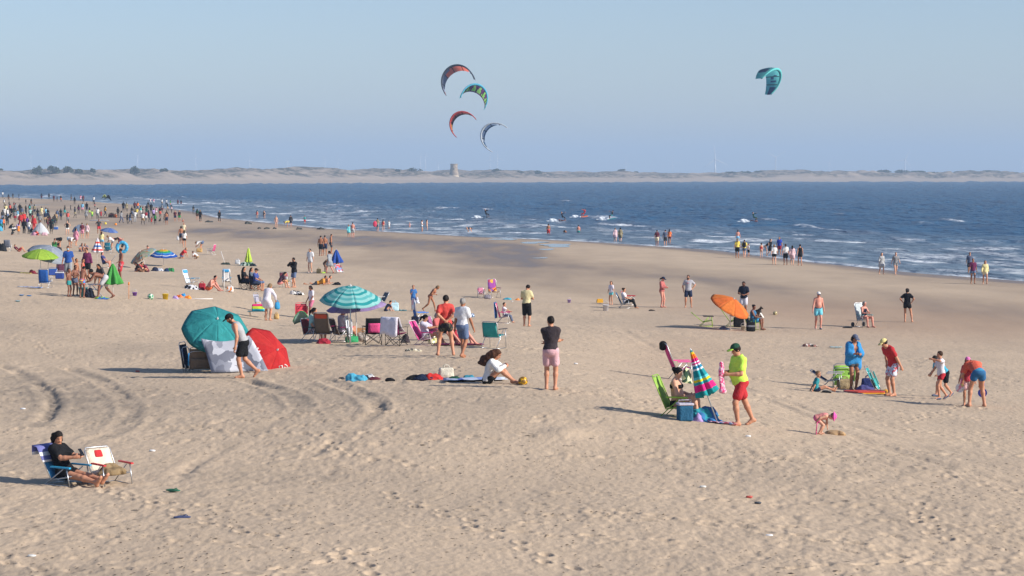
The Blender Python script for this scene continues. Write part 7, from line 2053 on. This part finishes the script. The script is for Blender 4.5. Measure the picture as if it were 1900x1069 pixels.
bag(off(G(427, 542)), (.34, .24, .30), blotch(['#d8d4d0', '#d87a2a', '#d8d4d0'], 5), 'white and orange bag beside the bare pole', 0)
for (x, y, tp_, bt, hr, yw, lab) in [(452, 537, 'black', 'navy', ('long', 'black'), 80, 'person with long black hair in black seated in camp chair'), (466, 538, '#55606c', 'slate', ('long', 'brown'), 75, 'person with brown hair in grey seated beside the blue top'), (474, 540, '#3a4a8c', 'denim', ('short', 'black'), 70, 'person in blue top and dark cap seated in camp chair')]:
    gx = G(x, y); camp_chair(gx, yw, FB('#2a3044' if x != 452 else '#23262c'), {452: 'dark camp chair under the long black hair', 466: 'dark camp chair between two seated people', 474: 'navy camp chair under the person in cap'}[x], scale=.9)
    person(gx, 1.66, yw, 'sit_chair', ('tee', tp_), ('knee', bt), hair=hr, sex='f' if hr[0] == 'long' else 'm', cap=('cap', 'black') if 'cap' in lab else None, tone='mid', lod=1, label=lab, over=dict(pel=(0, .50), lean=-6, aL=(.12, .42, .075), aR=(-.12, .44, .075), hL=(.1, .36, .60), hR=(-.1, .36, .60)))
# middle strip
person(G(546, 534), 1.80, -55, 'hold', ('jacket', '#1b1b20'), ('shorts', 'denim'), hair=('short', 'dark'), tone='mid', beard='dark', lod=1, label='person in black jacket and denim blue shorts eating', over=dict(hR=(-.02, .20, 1.42), hL=(.06, .24, 1.2), head=(12, 0)))
beach_chair(G(530, 534), 165, banded([(0, '#c8b878'), (.2, '#c9cdd0'), (.4, '#b8a868'), (.6, '#c8ccd0'), (.8, '#b86a78')], 'Z', 1.2), 'striped yellow and white chair beside the black jacket', arms=solid('silver', .4), sh=.36, bl=.58, rec=12)
person(G(519, 535), 1.62, 120, 'sit_ground', ('tee', '#4a2f40'), ('short', 'salmon'), hair=('long', 'dark'), sex='f', tone='mid', lod=1, label='person in dark plum hooded top seated beside the striped chair', over=dict(pel=(0, .35)))
person(G(576, 506), 1.74, -25, 'stand', ('loose', '#cfd0d4'), ('short', '#d0d0d4'), hair=('bob', 'dark'), tone='fair', lod=1, label='person dressed all in white looking down at the sand', over=dict(head=(30, 0)), shoes='white')
person(G(612, 508), 1.66, -130, 'walk', ('dress', '#8d949c'), None, hair=('pony', 'dark'), sex='f', tone='pink', lod=1, label='person in grey dress with dark ponytail by the blue parasol')
person(G(603, 505), 1.2, 60, 'stoop', ('tee', 'brown'), ('short', 'charcoal'), hair=('short', 'brown'), sex='k', tone='tan', lod=1, label='child bending in front of the person in grey dress')
bag(off(G(592, 507)), (.34, .2, .32), FB('#b09a68'), 'straw coloured bag between white clothes and grey dress', 0)
cloth_heap(off(G(601, 507)), (.2, .14), .13, FB('lime'), 'lime green cloth at the feet of the grey dress', 'towel', 'towel', 0, 160, 3)
folded_chair(off(G(631, 507)), blotch(['#c04a50', '#c8ccd4', '#7a8ab0'], 6), 'red and white folded chair leaning by the blue parasol', 40, 35, .5, .7)
for (x, y, yw, b_, lab) in [(595, 475, 160, '#1c1f2a', 'bare-chested person in black shorts left of the trio'), (603, 474, 180, '#1f2f52', 'bare-chested person in navy shorts in the middle of the trio'), (614, 471, 100, '#3a3f4a', 'bare-chested person in grey shorts right of the trio')]:
    person(G(x, y), 1.78, yw, 'contra', None, ('shorts', b_), hair=('short', 'dark'), tone='tan', lod=1, label=lab, over=dict(head=(15, 0)))
person(G(589, 529), 1.70, 88, 'prone', ('tee', '#d08a14'), ('shorts', '#3a3f48'), hair=('short', 'black'), tone='tan', lod=1, label='person in mustard T-shirt lying face down on the sand')
person(off(G(602, 529), -.2, 1.1), 1.62, 85, 'prone', None, ('shorts', 'black'), hair=('short', 'black'), tone='mid', lod=1, label='person propped on elbows just beyond the mustard T-shirt')
cloth_heap(off(G(624, 529)), (.3, .14), .2, FB('#1a1a1e'), 'black bag in front of the person lying face down', 'bag', 'bag', 0, 161)
# lone things on the open sand behind
beach_chair(G(392, 473), -110, FB('#c04a7a'), 'white framed pink chair standing alone on open sand', frame=solid('white', .4), sh=.34, bl=.6, rec=16, w=.5)
o = MB(); o.tube([(0, 0, 0), (-.3, .1, .95)], .022); o = o.build('leaning_pole', solid('white', .4), None, True); o.location = G(417, 489); tag(o, 'white pole stuck aslant in open sand', 'pole')
cloth_heap(off(G(419, 491)), (.35, .16), .16, FB('#2f3a34'), 'dark bag at the foot of the slanting pole', 'bag', 'bag', 0, 170)
bag(off(G(441, 491)), (.36, .24, .36), FB('#c0c4c8'), 'white plastic bag left of the lime parasol', 0)
cloth_heap(off(G(457, 493)), (.55, .25), .3, blotch(['#2a5a4a', '#b8c8bc', '#1f3f3a', '#3a7a5c'], 5), 'green and white bags heaped under the lime parasol', 'bag_heap', 'bag', 0, 171)
cloth_heap(off(G(470, 494)), (.3, .16), .22, FB('#22303a'), 'dark cloth bag right of the green heap', 'bag', 'bag', 0, 172)
bag(off(G(370, 468)), (.5, .3, .34), FB('straw'), 'straw bag under the person bending in white', 0, name='basket', cat='basket')
bag(lw(G(336, 452), 190, .32, .05, .35), (.22, .12, .4), FB('#c8ccd2'), 'white carrier bag held by the bare-backed walker', 0)
o = solid_obj('float', [Ell((0, 0, 0), (.28, .10, .42))], .05, solid('#d83a5a', .5)); o.location = lw(G(700.5, 429), 180, .34, -.08, .95); tag(o, 'red float held at the edge of the waves', 'float')
bp = bag(lw(G(1381, 479), 170, 0, -.16, .98), (.30, .16, .42), FB('#1c1e28'), 'black backpack on the person in yellow', 170, name='backpack', cat='backpack')

# litter on the open sand
for i, (x, y, c, l_) in enumerate([(1388, 811, '#d0d0d0', 'scrap of white paper below the person in neon'), (255, 690, '#b84a3a', 'small bottle in the shadow of the tent'), (42, 760, '#c8ccd0', 'crumpled white cup in the turned sand'), (1406, 935, '#3a4048', 'dark strip of plastic on the near sand'),
    (1427, 996, '#d0d0d0', 'white scrap on the near sand right of centre'), (58, 1034, '#c8c8c4', 'white scrap at the near left edge'), (1304, 905, '#c8c8c4', 'white shell fragment on the near sand'), (1390, 924, '#b04a40', 'tiny red bottle top on the near sand'), (282, 838, '#d0d0d0', 'white shell by the cream chair'), (1068, 676, '#d0d0d0', 'white scrap right of the dark T-shirt'), (950, 560, '#c8c8c8', 'white pebble by the pale yellow T-shirt')]):
    V, Q = solid_mesh([Ell((0, 0, .015), (.055, .03, .02), None, .02), Ell((.03, .02, .02), (.03, .02, .015), None, .02)], .010, wob=.01, wscale=.03)
    o = obj('litter', mesh_from(V, Q, 'litter', solid(c, .6))); o.location = G(x, y); tag(o, l_, 'litter')

# ================================================================== kites in the air
def kite(px, py, Y, span, chord, rot, paint, label, edge, arc_deg=200, strut='#30343c', twist=0.0, marks=None):
    """inflatable kite: curved canopy, tubular leading edge, five struts. rot = Euler angles of the arch"""
    c = at_depth(px, py, Y)
    root = empty('kite', c, 0, label, 'kite', None)
    root.rotation_euler = tuple(R(a) for a in rot)
    A = R(arc_deg) / 2; Rr = span / (2 * A) * 1.0
    na, nc = 60, 10
    V = []; 
    def pt(t, s):       # t along the arch -1..1, s along the chord 0..1 (0 = leading edge)
        a = A * t
        ch = chord * (1 - .62 * abs(t) ** 2.2) + .02
        y = (s - .35) * ch + .55 * chord * abs(t) ** 2 * .8
        bul = .10 * ch * math.sin(math.pi * s ** .7)
        r = Rr + bul
        el = 1.12
        return V3(r * math.sin(a), y, r * el * math.cos(a) - Rr * .45)
    V = np.array([pt(t, s) for t in np.linspace(-1, 1, na + 1) for s in np.linspace(0, 1, nc + 1)])
    F = []; mi = []; cols = []
    for i in range(na):
        for j in range(nc):
            F.append((i * (nc + 1) + j, (i + 1) * (nc + 1) + j, (i + 1) * (nc + 1) + j + 1, i * (nc + 1) + j + 1))
            col = paint((i + .5) / na * 2 - 1, (j + .5) / nc)
            if col not in cols: cols.append(col)
            mi.append(cols.index(col))
    me = mesh_from(V, F, 'canopy', mats=[fabric(c_, .6, transl=.72) for c_ in cols], midx=mi)
    o = obj('canopy', me, root)
    lr = [.16 * chord * .55 * (1 - .7 * abs(t)) + .03 for t in np.linspace(-1, 1, 41)]
    MB().tube([tuple(pt(t, 0) * V3(1, 1, 1) - V3(0, 0, 0)) for t in np.linspace(-1, 1, 41)], lr, 10).build('leading_edge', fabric(edge, .6), root, True)
    for t in (-.62, -.32, 0, .32, .62):
        MB().tube([tuple(pt(t, s) * V3(.985, 1, .985)) for s in np.linspace(.05, .97, 5)], .06, 6).build('strut', fabric(strut, .6), root, True)
    return root
# sailcloth colours as plain sRGB numbers
K_INK, K_SLATE, K_MIST, K_FLAME = (.20, .21, .25), (.46, .50, .59), (.74, .77, .88), (.95, .46, .36)
K_LEAF, K_VIOLET, K_CYAN, K_LAGOON = (.60, .88, .36), (.46, .24, .46), (.30, .78, .92), (.26, .74, .76)
K_AMBER, K_ROSSO, K_BRICK, K_SOOT = (.97, .60, .24), (.94, .36, .26), (.88, .31, .28), (.38, .31, .29)
K_STEEL, K_PEARL, K_CHALK, K_MARINE, K_AGUA = (.33, .47, .60), (.74, .79, .85), (.87, .91, .95), (.24, .37, .52), (.36, .78, .77)
def p_orange(t, s):
    if t > .86: return K_INK
    if t > .62: return K_SLATE
    if t > .52: return K_MIST
    if t > -.10: return K_INK if (s < .22 and -.05 < t < .3) else K_FLAME
    if t > -.30: return K_FLAME if s > .5 else K_SLATE
    if t > -.72: return K_SLATE
    if t > -.84: return K_MIST
    if t > -.95: return K_FLAME
    return K_INK
def p_green(t, s):
    z = (t * 4.2) % 1.0
    if abs(t) > .86: return K_LAGOON
    if abs(z - .5) * 1.7 < abs(s - .1) * .9 and s < .9: return K_LEAF
    return K_VIOLET if s > .12 else K_CYAN
def p_red(t, s):
    if abs(t) > .88: return K_SOOT
    if t < -.35: return K_AMBER if s > .35 else K_ROSSO
    return K_BRICK if s < .75 else K_SOOT
def p_grey(t, s):
    if s > .8 and -.3 < t < .5: return K_STEEL
    if abs(t + .55) < .12 and s > .4: return K_STEEL
    return K_PEARL if s > .2 else K_CHALK
def p_teal(t, s):
    if t > .70 and s < .75: return K_MARINE
    if -.75 < t < -.45 and .15 < s < .9: return K_MARINE
    if .25 < t < .33 and .25 < s < .55: return K_MARINE
    if .33 < t < .42 and .45 < s < .7: return K_MARINE
    if .45 < t < .52 and .25 < s < .7: return K_MARINE
    if -.12 < t < .0 and s < .3: return K_MARINE
    return K_AGUA
kite(845, 143, 400, 10.2, 2.0, (-32, -26, -8), p_orange, 'orange and grey kite flying highest of the cluster', '#3a4250')
kite(883, 175, 400, 8.2, 2.2, (-38, 22, 8), p_green, 'green and purple zigzag kite with blue edge', '#3fa4c0')
kite(854, 226, 400, 8.2, 1.6, (-26, -42, 0), p_red, 'red and orange crescent kite in the cluster', '#b83a36')
kite(912, 250, 400, 8.8, 1.8, (-26, -58, 0), p_grey, 'silver grey crescent kite lowest of the cluster', '#aab2ba')
kite(1433, 148, 400, 8.6, 2.9, (0, 30, 62), p_teal, 'teal kite with dark marks flying alone', '#4fc0bc', arc_deg=190)

# ================================================================== the far shore: tower, trees, turbines
def dune_top(px, w=165):
    """a point on the dunes behind the far shore, seen through that column"""
    u = (px - 950) / F_PX
    fl = smooth_line(FS, 40)
    i = np.argmin(np.abs(fl[:, 0] - u * fl[:, 1]))
    y = fl[i, 1] + w
    return (u * y, y)
dz_obj = [o for o in COL.objects if o.name == 'dunes'][0]
bpy.context.view_layer.update()
def dune_z(x, y):
    hit, loc, nn, ix = dz_obj.ray_cast(Vector((x, y, 200)), Vector((0, 0, -1)))
    return loc.z if hit else 8.0
x, y = dune_top(842.5, 150); z = dune_z(x, y)
tw = empty('watchtower', (x, y, z - .6), 0, 'old round stone watchtower on the far dunes', 'tower')
zt = at_depth(842, 304, y)[2] - z + .6
m = MB(); m.lathe([(4.9, 0), (4.7, zt * .3), (4.1, zt * .45), (3.7, zt * .8), (3.8, zt * .92), (4.0, zt * .93), (4.0, zt), (3.4, zt), (3.4, zt - 1)], 36)
m.build('wall', blotch(['#8a7a6a', '#94846e', '#80725f', '#9c8c78'], .5), tw, False)
m = MB(); m.box((0, -3.85, zt * .62), (1.0, .5, 1.6)); m.build('window', solid('#3a352e', .8), tw)
m = MB(); m.lathe([(5.4, 0), (5.2, 1.0), (4.9, 1.8)], 24); m.build('plinth', blotch(['#a89a84', '#b4a690'], .6), tw)

leaf_mat = bpy.data.materials.new('pine_foliage')
_N, _L, _P = nodes_of(leaf_mat); _tc = _N.new('ShaderNodeTexCoord'); _nz = _N.new('ShaderNodeTexNoise'); _nz.inputs['Scale'].default_value = .8; _mx = _N.new('ShaderNodeMix'); _mx.data_type = 'RGBA'
_mx.inputs[6].default_value = (.022, .035, .022, 1); _mx.inputs[7].default_value = (.055, .075, .04, 1); _L.new(_tc.outputs['Object'], _nz.inputs['Vector']); _L.new(_nz.outputs[0], _mx.inputs[0]); _L.new(_mx.outputs[2], _P.inputs['Base Color']); _P.inputs['Roughness'].default_value = .9
def tree(px, py_top, wpx, seed, label, w=205):
    x, y = dune_top(px, w); z = dune_z(x, y)
    zt = at_depth(px, py_top, y)[2]; k = y / F_PX
    hgt = max(2.0, zt - z); rx = wpx * k / 2
    root = empty('pine_tree', (x, y, z - .3), 0, label, 'tree', 'dark pines on the far dunes')
    rr = np.random.default_rng(seed)
    m = MB(); m.tube([(0, 0, 0), (.1, 0, hgt * .4), (.3 * rx * .3, 0, hgt * .7)], [.35, .25, .12], 7)
    for i in range(4):
        a = rr.random() * 6.28; m.tube([(.1, 0, hgt * .35), (rx * .6 * math.cos(a), rx * .4 * math.sin(a), hgt * .65)], [.14, .05], 5)
    m.build('trunk', solid('#4a3a2c', .9), root, True)
    n = 420; V = np.zeros((n * 4, 3)); Q = np.arange(n * 4).reshape(n, 4)
    nl = max(3, int(rx / 1.3)); cl = [(rr.uniform(-.75, .75) * rx, rr.uniform(-.5, .5) * min(rx, 6), hgt * rr.uniform(.25, .68), rr.uniform(.28, .5)) for _ in range(nl + 5)]
    for i in range(n):
        c = cl[rr.integers(len(cl))]; d = rr.normal(size=3); d /= np.linalg.norm(d); q = rr.random() ** .4
        p = np.array([c[0] + d[0] * q * c[3] * rx * 1.0, c[1] + d[1] * q * 3, max(.2, c[2] + d[2] * q * hgt * .34)])
        dome_ = hgt * (1.0 - .55 * min(1, abs(p[0]) / (rx + .1)) ** 2.2)
        if p[2] > dome_ - .5: p[2] = dome_ - .5 - rr.random() * .8
        a = rr.normal(size=3); a /= np.linalg.norm(a); b = np.cross(a, rr.normal(size=3)); b /= np.linalg.norm(b); s = rr.uniform(.45, 1.1)
        V[4 * i:4 * i + 4] = [p + a * s, p + b * s * .6, p - a * s, p - b * s * .6]
    obj('crown', mesh_from(V, Q, 'crown', leaf_mat, False), root)
for i, (a, b, c) in enumerate([(3, 312, 10), (70, 304, 20), (100, 305, 26), (126, 305, 20), (147, 312, 14), (172, 311, 12), (251, 306, 18), (305, 311, 14), (770, 310, 28), (738, 313, 10), (923, 312, 20), (998, 315, 14), (965, 317, 14), (1155, 313, 20), (1180, 318, 10), (1355, 318, 22), (1382, 316, 22), (1406, 318, 20),
                               (1570, 317, 12), (1612, 318, 26), (1638, 314, 30), (1672, 314, 34), (1702, 317, 30), (1730, 318, 30), (1757, 317, 20), (1778, 317, 20), (1800, 318, 20), (1835, 320, 40), (1880, 322, 20)]):
    tree(a, b, c, 500 + i, ('tall domed pine on the hazy dunes across the water' if c >= 18 and b < 309 else 'long low pine clump on the hazy dunes across the water' if c >= 28 else 'mid-sized rounded pine on the hazy dunes across the water' if c >= 18 else 'small round bush on the hazy dunes across the water'))

def turbine(px, hub_py, blade_px, ang, label):
    Y = 36 * F_PX / max(blade_px, 8) ; Y = min(Y, 9000)
    c = at_depth(px, hub_py, Y)
    root = empty('wind_turbine', (c[0], c[1], 0), 0, label, 'wind turbine', 'wind turbines beyond the dunes')
    wm = solid('#d8dade', .5)
    m = MB(); m.tube([(0, 0, 4), (0, 0, c[2])], [2.4, 1.4], 10); m.build('tower', wm, root, True)
    m = MB(); m.box((0, 1.5, c[2] + .5), (3.4, 9, 3.6)); m.build('nacelle', wm, root)
    m = MB(); m.lathe([(.5, -1), (1.6, 0), (1.8, 1.5)], 10); o = m.build('hub', wm, root, True); o.location = (0, -4, c[2]); o.rotation_euler = (R(90), 0, 0)
    L = blade_px * Y / F_PX
    for k in range(3):
        a = R(ang + 120 * k); d = np.array([math.sin(a), 0, math.cos(a)]); w = np.array([math.cos(a), 0, -math.sin(a)])
        P = [[tuple(np.array([0, -4.5, c[2]]) + d * L * t + w * s * (2.1 * (1 - .78 * t) if t > .12 else 1.2)) for s in (-.7, 0, .7)] for t in (.02, .12, .2, .5, .8, 1.0)]
        MB().sheet(P, .5).build('blade', wm, root, True)
for a in [(57, 290, 14, 55), (107, 302, 16, -25), (255, 288, 9, 50), (363, 292, 15, 0), (463, 297, 15, 0), (533, 300, 9, 20), (603, 298, 13, -25), (627, 296, 17, -12), (780, 290, 9, 20), (789, 288, 11, 12), (813, 303, 12, -30), (909, 296, 12, 5), (923, 292, 14, 0), (1161, 303, 14, 2), (1248, 302, 14, -20), (1327, 296, 26, -5), (1439, 292, 22, 58), (1538, 301, 12, 30), (1679, 297, 22, 25), (1896, 297, 12, 30)]:
    turbine(*a, 'large pale wind turbine beyond the dunes with long blades' if a[2] > 20 else ('pale hazy wind turbine with one blade pointing straight up' if abs(a[3]) < 8 else 'pale hazy wind turbine with blades raised in a Y' if abs(a[3]) > 45 else 'pale hazy wind turbine with a blade leaning right' if a[3] > 0 else 'pale hazy wind turbine with a blade leaning left'))

# ---- things that only their place in the picture tells apart share a label and a group
from collections import defaultdict
_by = defaultdict(list)
for o in COL.objects:
    if o.parent is None and o.get('label') and o.get('category'): _by[o['label']].append(o)
for lab, os_ in _by.items():
    if len(os_) > 1:
        gname = os_[0].get('group') or (os_[0]['category'] + 's alike: ' + lab)[:60]
        for o in os_: o['group'] = gname
